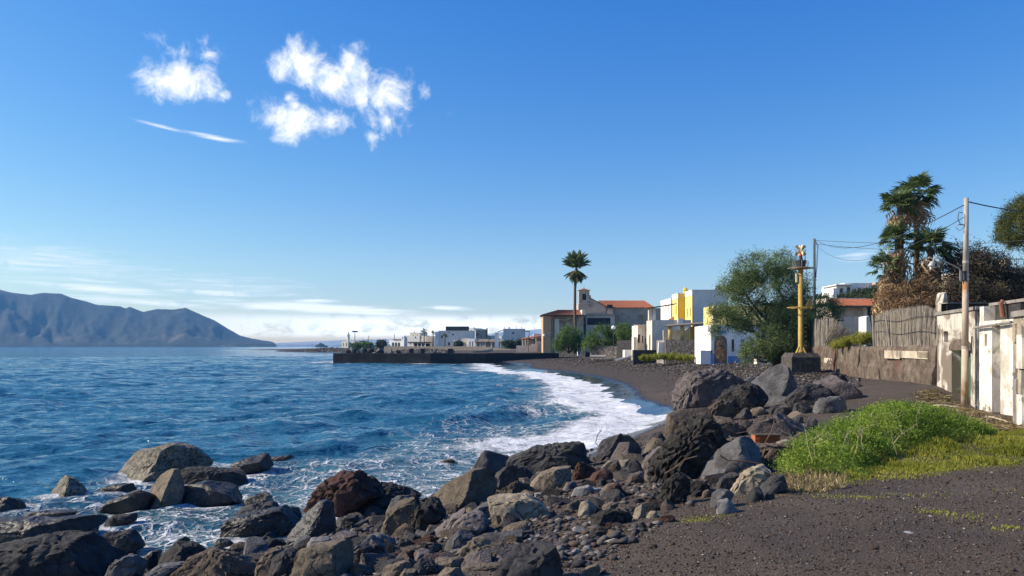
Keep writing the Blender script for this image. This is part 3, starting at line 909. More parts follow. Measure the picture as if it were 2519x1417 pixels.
boulder(C, [(1505, 530), (1530, 485), (1610, 485), (1640, 530), (1560, 560)], 'tan', 'small rounded tan rock below the tall blue grey boulder', rough=.5)
boulder(C, [(1410, 545), (1450, 490), (1500, 500), (1520, 560), (1460, 590)], 'dark', 'small dark rock left of the rounded tan one', rough=.7)
boulder(C, [(1700, 520), (1760, 480), (1850, 490), (1870, 530), (1780, 550)], 'dark', 'low dark rock right of the rounded tan one', rough=.7)

boulder(C, [(1420, 650), (1470, 590), (1530, 620), (1530, 690), (1450, 715)], 'dark', 'dark rock in the gap left of the mauve boulder above the brick', rough=.8)
boulder(C, [(1260, 805), (1310, 740), (1400, 740), (1430, 790), (1330, 835)], 'brown', 'crumbly brown rock on top of the smooth rounded grey boulder', rough=1.2, base=880)
boulder(C, [(1480, 1240), (1510, 1170), (1580, 1150), (1610, 1210), (1540, 1265)], 'dark', 'dark angular rock right behind the pale crusty boulder foot', rough=.7)
boulder(C, [(1620, 1235), (1650, 1180), (1700, 1190), (1690, 1245)], 'dark', 'small dark rock below the slab at the bush foot', rough=.7)
boulder(C, [(980, 1155), (1040, 1100), (1160, 1110), (1190, 1160), (1080, 1195)], 'lava', 'low black rock right of the lava lump foot', rough=1.1)
boulder(C, [(1100, 1205), (1130, 1160), (1180, 1170), (1185, 1215)], 'brown', 'little round brown rock in front of the low black rock', rough=.5)
boulder(C, [(1640, 530), (1680, 470), (1740, 480), (1760, 540)], 'dark', 'small dark rock at the foot of the tall blue grey boulder', rough=.7)
boulder(C, [(1850, 620), (1880, 550), (1930, 560), (1940, 620)], 'grey', 'small grey rock right of the broad mauve brown boulder', rough=.6)
boulder(C, [(1880, 740), (1900, 690), (1960, 700), (1990, 760), (1920, 790)], 'brown', 'brown rock between the brick and the bush', rough=.9)
boulder(C, [(1420, 1060), (1450, 1000), (1530, 970), (1560, 1020), (1500, 1080)], 'dark', 'dark rock behind the pale crusty boulder', rough=.8)
boulder(E, [(95, 800), (120, 710), (200, 695), (240, 720), (270, 800), (180, 835)], 'straw', 'pale yellow cube-like stone on the open gravel', rough=.5, cuts=4)
boulder(E, [(615, 855), (640, 770), (690, 720), (750, 760), (740, 855), (680, 870)], 'straw', 'pale yellow pointed stone right of the mossy dark rock', rough=.5, ridge=690)
boulder(E, [(180, 890), (260, 830), (400, 780), (530, 780), (600, 850), (520, 925), (400, 950)], 'lava', 'low mossy dark rock between the pale yellow stones', rough=1.2)
boulder(E, [(750, 842), (790, 790), (850, 785), (860, 830), (800, 862)], 'straw', 'little pale yellow stone beside the pointed one', rough=.5)
boulder(E, [(860, 905), (900, 840), (1000, 820), (1060, 860), (1000, 905)], 'red', 'crumbly dark red stone at the front of the slope', rough=1.2)
boulder(E, [(300, 790), (350, 720), (440, 695), (480, 730), (400, 775)], 'tan', 'small ochre stone behind the mossy dark rock', rough=.8)
boulder(E, [(190, 1015), (250, 960), (380, 930), (460, 980), (400, 1035), (280, 1055)], 'lava', 'black crumbly rock in front of the mossy dark rock', rough=1.4)
boulder(E, [(110, 1395), (180, 1330), (290, 1305), (280, 1395), (200, 1420)], 'tan', 'flat tan stone on the gravel right of the streaked boulder', rough=.5)

boulder(Z, [(150, 940), (300, 870), (480, 890), (560, 960), (640, 1020), (640, 1070), (500, 1130), (400, 1070), (250, 970)], 'mauve', 'broad mauve brown boulder near the retaining wall', rough=.6)
boulder(Z, [(290, 890), (340, 830), (420, 820), (500, 870), (500, 925), (400, 920)], 'dark', 'dark boulder on the pile nearest the beacon', rough=.7, base=960)
boulder(Z, [(180, 1200), (240, 1110), (340, 1050), (440, 1080), (520, 1130), (500, 1210), (300, 1250)], 'grey', 'grey boulder in front of the mauve one behind the bush', rough=.7)
boulder(Z, [(90, 1390), (110, 1300), (170, 1280), (210, 1310), (190, 1410)], 'grey', 'small grey rock half hidden by the green bush', rough=.7)

# the loose stones between them: 190 individuals of a few shapes and colours
rng = np.random.default_rng(11)
SMESH = []
for k in range(8):
    q, f = shape_rock(lambda th: 1.0 + 0.16 * np.cos(2 * th + k) + 0.1 * np.cos(3 * th + 2 * k), 1.0, 0.85, 3, rng, 9, 0.3, 400 + k, blunt=0.5, chips=0, lo=0.46, hi=0.74)
    me = bpy.data.meshes.new('stone')
    me.from_pydata([tuple(v) for v in q], [], [tuple(map(int, g)) for g in f])
    me.polygons.foreach_set('use_smooth', np.ones(len(me.polygons), dtype=bool))
    me.set_sharp_from_angle(angle=R(24))
    SMESH.append(me)
KINDS = [('dark', 'small dark grey stone lying loose among the shore boulders', 85), ('mauve', 'small grey brown stone lying loose among the shore boulders', 45),
         ('red', 'small rust-red stone lying loose among the shore boulders', 14), ('tan', 'small tan stone lying loose among the shore boulders', 30),
         ('silver', 'small light grey stone lying loose among the shore boulders', 16)]
STONES = {}
RA = np.array([r[:3] for r in ROCKS])
for key, lab, cnt in KINDS:
    n = 0
    tries = 0
    while n < cnt and tries < 6000:
        tries += 1
        u = rng.uniform()
        if u < 0.62:
            px, py = rng.uniform(1240, 1940), rng.uniform(1120, 1330)
        else:
            px, py = rng.uniform(720, 1420), rng.uniform(1230, 1410)
        D = ray_ground(px, py)
        x_, y_ = (px - 1259.5) / F * D, D
        if sdist(np.array([x_]), np.array([y_]))[0] < 0.6:
            continue
        if x_ > 0.3 + 0.62 * max(0, y_ - 6.6) and y_ < 11:
            continue
        dr = np.hypot(RA[:, 0] - x_, RA[:, 1] - y_) - RA[:, 2] * 0.75
        if dr.min() < 0 or dr.min() > 1.3:
            continue
        r_ = rng.uniform(0.035, 0.12) * (1.5 if D > 12 else 1.0)
        sm = SMESH[int(rng.integers(8))]
        keym = (sm.name, key)
        if keym not in STONES:
            STONES[keym] = sm.copy()
            STONES[keym].materials.append(RM[key])
        o = bpy.data.objects.new('stone', STONES[keym])
        COL.objects.link(o)
        zz = float(height(np.array([x_]), np.array([y_]), False)[0])
        o.location = (x_, y_, zz + r_ * 0.12)
        o.scale = (r_ * rng.uniform(.8, 1.5), r_ * rng.uniform(.8, 1.3), r_ * rng.uniform(.55, .9))
        o.rotation_euler = (rng.uniform(-.3, .3), rng.uniform(-.3, .3), rng.uniform(0, 6.28))
        nb = SHORT[int(np.argmin(np.hypot(RA[:, 0] - x_, RA[:, 1] - y_) - RA[:, 2]))]
        tag(o, lab.replace('lying loose among the shore boulders', 'lying loose beside the ' + nb), 'stone', key + ' loose stones by the ' + nb)
        n += 1


# rocks of middling size packed between the boulders
for key, word, cnt in (('dark', 'dark grey', 36), ('brown', 'brown', 26), ('grey', 'grey', 18), ('lava', 'black', 20), ('tan', 'tan', 14), ('mauve', 'grey brown', 16), ('red', 'rust-brown', 6)):
    n = tries = 0
    while n < cnt and tries < 4000:
        tries += 1
        px = rng.uniform(560, 1960)
        py = rng.uniform(*((1180, 1417) if px < 1300 else (985, 1270)))
        D = ray_ground(px, py)
        x_, y_ = (px - 1259.5) / F * D, D
        if sdist(np.array([x_]), np.array([y_]))[0] < 0.2 or (x_ > 0.1 + 0.62 * max(0, y_ - 6.6) and y_ < 11):
            continue
        dr = np.hypot(RA[:, 0] - x_, RA[:, 1] - y_) - RA[:, 2] * 0.8
        if dr.min() < -0.05 or dr.min() > 0.9:
            continue
        r_ = rng.uniform(0.13, 0.26) * (1 + max(0, D - 9) * 0.045)
        sm = SMESH[int(rng.integers(8))]
        keym = (sm.name, key)
        if keym not in STONES:
            STONES[keym] = sm.copy()
            STONES[keym].materials.append(RM[key])
        o = bpy.data.objects.new('rock', STONES[keym])
        COL.objects.link(o)
        o.location = (x_, y_, float(height(np.array([x_]), np.array([y_]), False)[0]) + r_ * 0.08)
        o.scale = (r_ * rng.uniform(.9, 1.6), r_ * rng.uniform(.8, 1.2), r_ * rng.uniform(.6, 1.0))
        o.rotation_euler = (rng.uniform(-.4, .4), rng.uniform(-.4, .4), rng.uniform(0, 6.28))
        nb = SHORT[int(np.argmin(np.hypot(RA[:, 0] - x_, RA[:, 1] - y_) - RA[:, 2]))]
        tag(o, 'middle-sized angular ' + word + ' rock packed against the ' + nb, 'rock', word + ' rocks against the ' + nb)
        n += 1


# ------------------------------------------------------------------ gravel and cobbles nobody could count
def pebbles(name, X, Y, S, mat, label, cat, seed, sink=0.3, flat_=0.6):
    rg = np.random.default_rng(seed)
    n = len(X)
    Zh = height(X, Y, True)
    base = np.array([(1, 0, 0), (-1, 0, 0), (0, 1, 0), (0, -1, 0), (0, 0, 1), (0, 0, -1)], float)
    fc = np.array([(0, 2, 4), (2, 1, 4), (1, 3, 4), (3, 0, 4), (2, 0, 5), (1, 2, 5), (3, 1, 5), (0, 3, 5)])
    v = base[None] * (1 + rg.uniform(-.35, .35, (n, 6, 1)))
    v = v + rg.uniform(-.25, .25, (n, 6, 3))
    v[:, :, 0] *= rg.uniform(.8, 1.5, (n, 1))
    v[:, :, 2] *= flat_
    a = rg.uniform(0, 6.28, (n, 1))
    x_ = v[:, :, 0] * np.cos(a) - v[:, :, 1] * np.sin(a)
    y_ = v[:, :, 0] * np.sin(a) + v[:, :, 1] * np.cos(a)
    V = np.stack([x_, y_, v[:, :, 2]], -1) * S[:, None, None]
    V += np.stack([X, Y, Zh + S * sink], -1)[:, None, :]
    Fa = (fc[None] + (np.arange(n) * 6)[:, None, None]).reshape(-1, 3)
    tint = np.repeat(rg.uniform(0, 1, n), 6)
    o = mesh_np(name, V.reshape(-1, 3), Fa, mat, None, False, (0, 0, 0), {'tint': ('POINT', tint)})
    return tag(o, label, cat, None, 'stuff')


def tintmat(name, stops, rough=0.9, bump=0.3):
    mt = bpy.data.materials.new(name)
    mt.use_nodes = True
    t = NT(mt.node_tree)
    b = t.n['Principled BSDF']
    po = t.n.new('ShaderNodeNewGeometry').outputs['Position']
    c = t.ramp(t.attr('tint').outputs['Fac'], stops, 'CONSTANT')
    c = t.mix(t.noise(po, 40, 3), t.mix(0.4, c, (0.0, 0.0, 0.0)), c)
    t.l.new(c, b.inputs['Base Color'])
    b.inputs['Roughness'].default_value = rough
    b.inputs['Specular IOR Level'].default_value = 0.25
    t.l.new(t.bump(t.noise(po, 30, 4), bump, 0.03), b.inputs['Normal'])
    return mt


GRV = tintmat('gravel_bits', [(0, (0.040, 0.031, 0.023)), (.25, (0.072, 0.056, 0.042)), (.5, (0.112, 0.088, 0.066)), (.74, (0.105, 0.056, 0.04)), (.84, (0.19, 0.158, 0.13)), (.955, (0.25, 0.22, 0.18)), (.99, (.42, .39, .34))])
CBL = tintmat('cobble_bits', [(0, (0.045, 0.041, 0.04)), (.3, (0.085, 0.077, 0.073)), (.6, (0.13, 0.115, 0.106)), (.8, (0.11, 0.075, 0.06)), (.88, (0.21, 0.185, 0.165)), (.96, (0.32, 0.29, 0.26))])
rg = np.random.default_rng(5)
n = 56000
Yg = 4.6 + 11 * rg.uniform(0, 1, n) ** 1.5
Xg = rg.uniform(-0.62, 0.82, n) * Yg
ok = (sdist(Xg, Yg) > 0.5)
Sg = 0.0042 + 0.0095 * rg.uniform(0, 1, n) ** 3
big = rg.uniform(0, 1, n) < 0.012
Sg = np.where(big, Sg * 2.0, Sg) * (0.8 + Yg / 18)
pebbles('gravel', Xg[ok], Yg[ok], Sg[ok], GRV, 'dark volcanic gravel scattered over the open ground', 'gravel', 1)
# rubble among the boulders
n = 9000
px = rg.uniform(700, 1960, n)
Yr = 7 + 22 * rg.uniform(0, 1, n) ** 1.3
Xr = (px - 1259.5) / F * Yr
sdr = sdist(Xr, Yr)
ok = (sdr > 0.3) & ~((Xr > 0.5 + 0.62 * np.maximum(0, Yr - 6.6)) & (Yr < 11)) & (pnoise(Xr * .7, Yr * .7, 0, 3) > -0.15)
pebbles('rubble', Xr[ok], Yr[ok], (0.02 + 0.06 * rg.uniform(0, 1, n) ** 2.2)[ok], CBL, 'small rubble filling the gaps between the shore boulders', 'rubble', 2)
# cobble beach
n = 46000
Yb = 33 + 150 * rg.uniform(0, 1, n) ** 1.25
Xb = rg.uniform(-0.06, 0.47, n) * Yb
sdb = sdist(Xb, Yb)
hb = height(Xb, Yb, False)
crest = sstep(0.55, 1.7, hb)
ok = (sdb > 1.2) & (hb < 3.2) & (rg.uniform(0, 1, n) < 0.10 + 0.9 * crest) & (Xb < wall_x(Yb) - .2)
Sb = (0.05 + 0.11 * rg.uniform(0, 1, n) ** 2) * (0.5 + 0.5 * crest) * (0.55 + Yb / 170)
pebbles('beach_cobbles', Xb[ok], Yb[ok], Sb[ok], CBL, 'grey cobbles banked along the upper part of the black beach', 'cobbles', 3)
# rocky spit beyond the pier
n = 9000
tt = rg.uniform(0, 1, n)
kx = np.interp(tt, [0, .3, .65, 1], [-180, -120, -66, -42])
ky = np.interp(tt, [0, .3, .65, 1], [556, 480, 380, 260])
Xs = kx + rg.uniform(0, 1, n) ** 1.4 * 22
Ys = ky + rg.uniform(-4, 6, n)
ok = sdist(Xs, Ys) > -1.5
pebbles('spit_rocks', Xs[ok], Ys[ok], (0.3 + 0.75 * rg.uniform(0, 1, n) ** 2)[ok], CBL, 'grey rock armour heaped along the distant spit', 'rocks', 4)
# ------------------------------------------------------------------ sea
RAD = np.concatenate([np.geomspace(9.0, 320, 700), np.geomspace(324, 5600, 90)])
NR, NA = len(RAD), 480
x, y, f, rr = polar(0, 0, NR, -62, 50, NA, RAD)
dr = np.interp(rr, RAD, np.gradient(RAD))
s = -sdist(x, y)                      # distance out to sea
sc_ = np.clip(s, 0, None)
h = np.zeros_like(x)
rg = np.random.default_rng(3)
dx_ = np.zeros_like(x)
amp_shore = sstep(-1, 9, s)
warpx = x + 1.6 * fbm(x * 0.12, y * 0.12, 0, 2, 31)
warpy = y + 1.6 * fbm(x * 0.12, y * 0.12, 0, 2, 37)
for i in range(40):
    lam = 0.55 * (1.115 ** i)
    an = R(-64) + rg.normal() * 0.62       # waves run roughly towards the beach
    k = 2 * math.pi / lam
    ph = k * (warpx * math.cos(an) + warpy * math.sin(an)) + rg.uniform(0, 6.28)
    a_ = (0.0175 if lam < 5 else 0.0105) * lam ** 0.9 * min(1.0, (12 / lam) ** 0.9)
    short = np.clip(0.55 + 1.5 * pnoise(x / (1.7 * lam), y / (1.7 * lam), 0, 300 + i), 0.0, 1.5)
    wt = sstep(1.8, 3.0, lam / dr)
    sn = np.sin(ph)
    h += a_ * wt * short * (1 - np.abs(sn) * 1.0 - 0.36) * 1.45
gust = 0.75 + 0.5 * fbm(x * 0.03, y * 0.03, 0, 3, 71)
h = h * (0.28 + 0.72 * amp_shore) * gust
near = sstep(420, 120, rr)
# swells steepening parallel to the beach
along = fbm(x * 0.07, y * 0.07, 0, 2, 44)
for s0, ht, wd in ((8.5, 0.34, 1.5), (15.5, 0.22, 2.6), (24, .16, 3.4)):
    u = s - s0 - 2.6 * along
    h += near * ht * np.where(u < 0, np.exp(-(u / (wd * 0.62)) ** 2), np.exp(-(u / (wd * 1.5)) ** 2)) * np.clip(0.45 + 1.4 * fbm(x * 0.055 + 9, y * 0.055, 0, 2, 47), 0.05, 1.0)
# surf piling up, swash sheet on the sand with scalloped edge
surf = near * np.exp(-((s - 3.6 - 1.2 * along) / 2.2) ** 2)
rb_ = 0.25 + 0.75 * sstep(-1, 4, x)
h += surf * rb_ * (0.10 + 0.12 * np.abs(fbm(x * 0.5, y * 0.5, 0, 3, 55)))
scal = 0.9 * fbm(x * 0.23, y * 0.23, 0, 3, 61)
h += 0.03 + 0.20 * rb_ * near * sstep(7, 0.0, s) * (0.65 + scal)
h = np.where(s < -0.2, np.minimum(h, 0.16 + 0.5 * np.maximum(0, scal) * near), h)
# foam amount
big_ = fbm(x * 0.11, y * 0.11, 0, 3, 81)
foam = sstep(8.0 + 1.5 * sstep(1, 5, x), 1.5 + 2.5 * sstep(1, 5, x), s + 3.2 * big_) * near * (1 - 0.38 * sstep(2.5, -2.5, x) * sstep(32, 24, rr))
foam = np.maximum(foam, 0.55 * sstep(13, 5, s + 4.5 * big_) * sstep(70, 40, rr))
foam = np.maximum(foam, 0.8 * np.exp(-((s - 7.4 - 2.6 * along) / 1.0) ** 2) * near * sstep(-0.1, 0.25, fbm(x * 0.09, y * 0.09, 0, 2, 83)))
left = sstep(-2.0, -5.5, x) * sstep(27, 20, rr)
foam = np.maximum(foam, left * (0.47 + 0.55 * big_))
for (rx, ry, rad, wm) in ROCKS:
    if sdist(np.array([rx]), np.array([ry]))[0] < 0.8:
        dd = np.hypot(x - rx, y - ry) - rad
        foam = np.maximum(foam, 0.85 * np.exp(-np.clip(dd, 0, None) / 0.55) * (dd < 4))
# at the pier and the spit
pier_d = seg_dist(x, y, [(-46, 176), (-19, 172)], [(-19, 172), (-6, 175)])
foam = np.maximum(foam, 0.9 * np.exp(-pier_d / 1.3))
spit_d = seg_dist(x, y, SH[0:3], SH[1:4])
foam = np.maximum(foam, 0.95 * np.exp(-spit_d / 5) * (fbm(x * .06, y * .06, 0, 2, 91) > -0.15))
wc = pnoise(x * 0.16, y * 0.4, 0, 101) * 0.6 + pnoise(x * 0.7, y * 1.1, 0, 102) * 0.4
foam = np.maximum(foam, sstep(0.52, 0.62, wc) * 0.75 * sstep(300, 100, rr))
foam = np.clip(foam, 0, 1)
shal = sstep(12, 2, s) * near

sm = bpy.data.materials.new('sea_water')
sm.use_nodes = True
t = NT(sm.node_tree)
b = t.n['Principled BSDF']
pos = t.n.new('ShaderNodeNewGeometry').outputs['Position']
fo = t.attr('foam').outputs['Fac']
sh = t.attr('shallow').outputs['Fac']
wv = t.noise(pos, 0.35, 3, 0.5, color=True)
wp = t.vm('ADD', pos, t.vm('SCALE', t.vm('SUBTRACT', wv, (0.5, 0.5, 0.5)), scale=1.8))
wv2 = t.noise(pos, 2.2, 3, 0.6, color=True)
wp2 = t.vm('ADD', wp, t.vm('SCALE', t.vm('SUBTRACT', wv2, (0.5, 0.5, 0.5)), scale=0.55))
lace = t.voro(wp2, 1.25, 'DISTANCE_TO_EDGE')
lace2 = t.voro(wp2, 3.4, 'DISTANCE_TO_EDGE')
fn = t.noise(wp, 0.9, 8, 0.68, 0.6)
fn2 = t.noise(wp2, 5.5, 5, 0.65)
solid = t.step(t.m('ADD', fo, t.m('MULTIPLY', t.m('SUBTRACT', t.m('MULTIPLY_ADD', fn2, 0.35, t.m('MULTIPLY', fn, 0.65)), 0.5), 1.7)), 0.66, 0.98)
l1 = t.m('MULTIPLY', t.step(lace, 0.08, 0.01), t.step(fo, 0.18, 0.7))
l2 = t.m('MULTIPLY', t.step(lace2, 0.13, 0.03), t.step(fo, 0.38, 0.8))
lac = t.m('MULTIPLY', t.m('MAXIMUM', l1, t.m('MULTIPLY', l2, 0.8)), t.step(fn, 0.36, 0.55))
foamf = t.m('MAXIMUM', solid, lac, clamp=True)
deep = t.ramp(t.noise(pos, 0.05, 3), [(0.3, (0.015, 0.090, 0.158)), (0.7, (0.022, 0.112, 0.190))])
wcol = t.mix(sh, deep, (0.022, 0.085, 0.115))
col = t.mix(foamf, wcol, (0.80, 0.82, 0.83))
t.l.new(col, b.inputs['Base Color'])
t.l.new(t.m('MULTIPLY_ADD', foamf, 0.75, 0.10), b.inputs['Roughness'])
b.inputs['IOR'].default_value = 1.33
b.inputs['Specular IOR Level'].default_value = 0.24
st1 = t.mapping(pos, rot=(0, 0, R(20)), scale=(0.75, 1.35, 1))
rip = t.m('ADD', t.m('MULTIPLY', t.noise(st1, 1.7, 4, 0.6, 0.4), 0.32), t.m('ADD', t.m('MULTIPLY', t.noise(st1, 0.35, 4, 0.65, 0.3), 1.5), t.m('MULTIPLY', t.noise(st1, 0.09, 3, 0.6, 0.3), 5.0)))
hb_ = t.m('ADD', rip, t.m('MULTIPLY', foamf, t.m('MULTIPLY_ADD', fn2, 0.45, 0.05)))
t.l.new(t.bump(hb_, 1.0, 0.42), b.inputs['Normal'])
sea = mesh_np('sea', np.stack([x, y, h], 1), f, sm, smooth=True, attrs={'foam': ('POINT', foam), 'shallow': ('POINT', shal)})
tag(sea, kind='structure')

# ------------------------------------------------------------------ far islands and mountains
ISL = flat('island_slopes', (0.022, 0.028, 0.017), 0.95, 0.6, 0.02, 0, patch=[((0.10, 0.08, 0.055), 0.004, 0.56, 0.70), ((0.012, 0.018, 0.010), 0.03, 0.52, 0.62)])


def ridge_land(name, prof, D, depth, mat, seed, rough=14.0, nx=260, ny=50):
    px = np.linspace(prof[0][0], prof[-1][0], nx)
    py = np.interp(px, [p[0] for p in prof], [p[1] for p in prof])
    X = (px - 1259.5) / F * D
    top = np.maximum(0, (HY - py) / F * D + CZ)
    v = np.linspace(0, 1, ny)                      # 0 the shore facing us, 0.55 crest, 1 far side
    XX, VV = np.meshgrid(X, v)
    TT = np.meshgrid(top, v)[0]
    prof_ = np.where(VV < 0.55, np.power(VV / 0.55, 1.15), np.maximum(0, 1 - (VV - 0.55) / 0.45))
    YY = D + (VV - 0.55) * depth
    g = np.abs(fbm(XX / 210, VV * 2.2, 0, 4, seed))
    spur = fbm(XX / 420, VV * 1.3, 0, 3, seed + 9)
    env = np.sin(np.clip(VV / 0.55, 0, 1) * math.pi) * (VV < 0.55)
    ZZ = TT * prof_ + (spur * 0.30 - g * 0.24 + 0.07 * fbm(XX / 60, VV * 7, 0, 3, seed + 31)) * TT * env
    ZZ = np.where(VV > 0.9, ZZ - 40 * (VV - 0.9) * 10, ZZ)
    cl = np.minimum(TT, 22) * (0.7 + 0.5 * pnoise(XX / 90, 0.3, 0, seed + 2))
    ZZ = np.where(VV < 0.55, np.maximum(ZZ, np.where(VV > 0.02, cl * 0.9, 0)), ZZ) + 1.5 * fbm(XX / 40, YY / 60, 0, 3, seed + 4) * prof_
    ZZ[0] = -4
    i = np.arange(nx * ny).reshape(ny, nx)
    f = np.stack([i[:-1, :-1], i[:-1, 1:], i[1:, 1:], i[1:, :-1]], -1).reshape(-1, 4)
    # keep the crest line on the sight line of the profile
    o = mesh_np(name, np.stack([XX * YY / D, YY, ZZ], -1).reshape(-1, 3), f, mat, smooth=True)
    return tag(o, kind='structure')


ridge_land('island', [(-700, 730), (-400, 690), (-160, 700), (0, 712), (25, 719), (75, 725), (105, 720), (150, 722), (175, 732), (215, 742), (240, 750), (262, 751), (295, 753), (310, 759), (318, 754), (352, 767),
                      (385, 760), (430, 761), (457, 757), (490, 772), (530, 789), (560, 808), (590, 825), (620, 833), (672, 841), (680, 849)], 4200, 1500, ISL, 7)
ridge_land('mountains', [(560, 849), (700, 843), (860, 836), (1000, 834), (1120, 832), (1200, 822), (1260, 813), (1300, 812), (1350, 808), (1420, 814), (1500, 822), (1700, 826), (2000, 840), (2300, 849)], 5100, 450, flat('haze_pale_slopes', (0.30, 0.34, 0.38), 0.95, 0.1, 0.01, 0), 19)  # distance haze on the mountains is put into their pale slope colour
ridge_land('islet', [(775, 850), (783, 846), (788, 843), (793, 845), (800, 849), (806, 850)], 2600, 30, ISL, 23, nx=30, ny=20)

# ------------------------------------------------------------------ haze
hz = bpy.data.materials.new('haze')
hz.use_nodes = True
t = NT(hz.node_tree)
t.n.remove(t.n['Principled BSDF'])
pv = t.n.new('ShaderNodeVolumePrincipled')
pv.inputs['Color'].default_value = (0.20, 0.52, 1.0, 1)
pv.inputs['Density'].default_value = HAZE_D
pv.inputs['Anisotropy'].default_value = 0.0
t.l.new(pv.outputs[0], t.n['Material Output'].inputs['Volume'])
m = MB().box(-5700, 5700, -300, 5700, -9, 400)
hzo = m.build('haze', hz, loc=(0, 0, 0))
tag(hzo, 'thin bluish haze over the sea and the far island', 'haze', None, 'stuff')
# ------------------------------------------------------------------ buildings
def fx(px, D):
    return (px - 1259.5) / F * D


def fz(py, D):
    return CZ - (py - HY) / F * D


def ly(px, x0):
    return x0 * F / (px - 1259.5)


def panel(mb, o, u, n, W, H, holes, depth):
    """vertical wall panel with openings. o bottom corner, u along, n outward; holes (a, b, c, d, arch)"""
    o, u, n = Vector(o), Vector(u), Vector(n)
    v = Vector((0, 0, 1))
    xs = sorted({0.0, W} | {h[0] for h in holes} | {h[1] for h in holes})
    zs = sorted({0.0, H} | {h[2] for h in holes} | {h[3] for h in holes})
    flip = u.cross(v).dot(n) < 0

    def q(*pts):
        mb.poly(list(reversed(pts)) if flip else list(pts))
    P3 = lambda a, c, d=0.0: o + u * a + v * c - n * d
    for i in range(len(xs) - 1):
        for j in range(len(zs) - 1):
            mx, mz = (xs[i] + xs[i + 1]) / 2, (zs[j] + zs[j + 1]) / 2
            if any(h[0] < mx < h[1] and h[2] < mz < h[3] for h in holes):
                continue
            q(P3(xs[i], zs[j]), P3(xs[i + 1], zs[j]), P3(xs[i + 1], zs[j + 1]), P3(xs[i], zs[j + 1]))
    for h in holes:
        a, b_, c, d_ = h[:4]
        arch = len(h) > 4 and h[4]
        if not arch:
            ring = [(a, c), (b_, c), (b_, d_), (a, d_)]
        else:
            r = (b_ - a) / 2
            rise = min(r, (d_ - c) * 0.6)
            arc = [((a + b_) / 2 + r * math.cos(t_), d_ - rise + rise * math.sin(t_)) for t_ in np.linspace(0, math.pi, 11)]
            ring = [(a, c), (b_, c)] + arc
            q(*[P3(*p) for p in [(b_, d_)] + list(reversed(arc[:6]))][::-1]) if False else None
            q(*([P3(*p) for p in arc[:6]] + [P3(b_, d_)])[::-1])
            q(*([P3(*p) for p in arc[5:]] + [P3(a, d_)])[::-1])
        for i in range(len(ring)):
            p, p2 = ring[i], ring[(i + 1) % len(ring)]
            q(P3(*p, 0), P3(*p, depth), P3(*p2, depth), P3(*p2, 0))


def NEWW(root):
    return bpy.data.objects[[o.name for o in COL.objects if o.parent == root and o.name.split('.')[0] == 'window'][-1]]


def block(root, mat, x0, x1, y0, y1, z0, z1, front=(), left=(), name='wall', depth=0.2, pane=None, panename='window', cap=0.0):
    """axis-aligned building mass; holes of the front as (X0, X1, Z0, Z1[, arch]), of the left side as (Y0, Y1, Z0, Z1[, arch])"""
    mb = MB()
    W, Dp, H = x1 - x0, y1 - y0, z1 - z0
    fh = [(max(.02, h[0] - x0), min(W - .02, h[1] - x0), h[2] - z0, h[3] - z0) + tuple(h[4:]) for h in front]
    lh = [(max(.02, h[0] - y0), min(Dp - .02, h[1] - y0), h[2] - z0, h[3] - z0) + tuple(h[4:]) for h in left]
    panel(mb, (x0, y0, z0), (1, 0, 0), (0, -1, 0), W, H, fh, depth)
    panel(mb, (x0, y0, z0), (0, 1, 0), (-1, 0, 0), Dp, H, lh, depth)
    mb.poly([(x1, y0, z0), (x1, y1, z0), (x1, y1, z1), (x1, y0, z1)])
    mb.poly([(x1, y1, z0), (x0, y1, z0), (x0, y1, z1), (x1, y1, z1)])
    mb.poly([(x0, y0, z1), (x1, y0, z1), (x1, y1, z1), (x0, y1, z1)])
    wl = mb.build(name, mat, root)
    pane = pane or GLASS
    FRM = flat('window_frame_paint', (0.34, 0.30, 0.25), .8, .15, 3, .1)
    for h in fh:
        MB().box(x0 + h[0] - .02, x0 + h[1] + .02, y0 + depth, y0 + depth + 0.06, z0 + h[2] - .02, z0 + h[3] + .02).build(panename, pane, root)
        if len(h) < 5 and panename == 'window':
            m_ = MB()
            fw_ = min(.09, (h[1] - h[0]) * .14)
            ya, yb = y0 + depth - .05, y0 + depth - .003
            m_.box(x0 + h[0] + .003, x0 + h[0] + fw_, ya, yb, z0 + h[2] + .003, z0 + h[3] - .003)
            m_.box(x0 + h[1] - fw_, x0 + h[1] - .003, ya, yb, z0 + h[2] + .003, z0 + h[3] - .003)
            m_.box(x0 + h[0] + fw_, x0 + h[1] - fw_, ya, yb, z0 + h[3] - fw_, z0 + h[3] - .003)
            m_.box(x0 + h[0] + fw_, x0 + h[1] - fw_, ya, yb, z0 + h[2] + .003, z0 + h[2] + fw_)
            m_.box((x0 + h[0] + x0 + h[1]) / 2 - fw_ * .3, (x0 + h[0] + x0 + h[1]) / 2 + fw_ * .3, ya, yb, z0 + h[2] + fw_, z0 + h[3] - fw_)
            m_.build('frame', FRM, NEWW(root))
            MB().box(x0 + h[0] - .08, x0 + h[1] + .08, y0 - .07, y0 - .003, z0 + h[2] - .09, z0 + h[2] - .01).build('sill', FRM, NEWW(root))
    for h in lh:
        MB().box(x0 + depth, x0 + depth + 0.06, y0 + h[0] - .02, y0 + h[1] + .02, z0 + h[2] - .02, z0 + h[3] + .02).build(panename, pane, root)
    if cap:
        MB().box(x0 - cap, x1 + cap, y0 - cap, y1 + cap, z1 + 0.004, z1 + 0.14).build('parapet_cap', mat, root)
    return wl


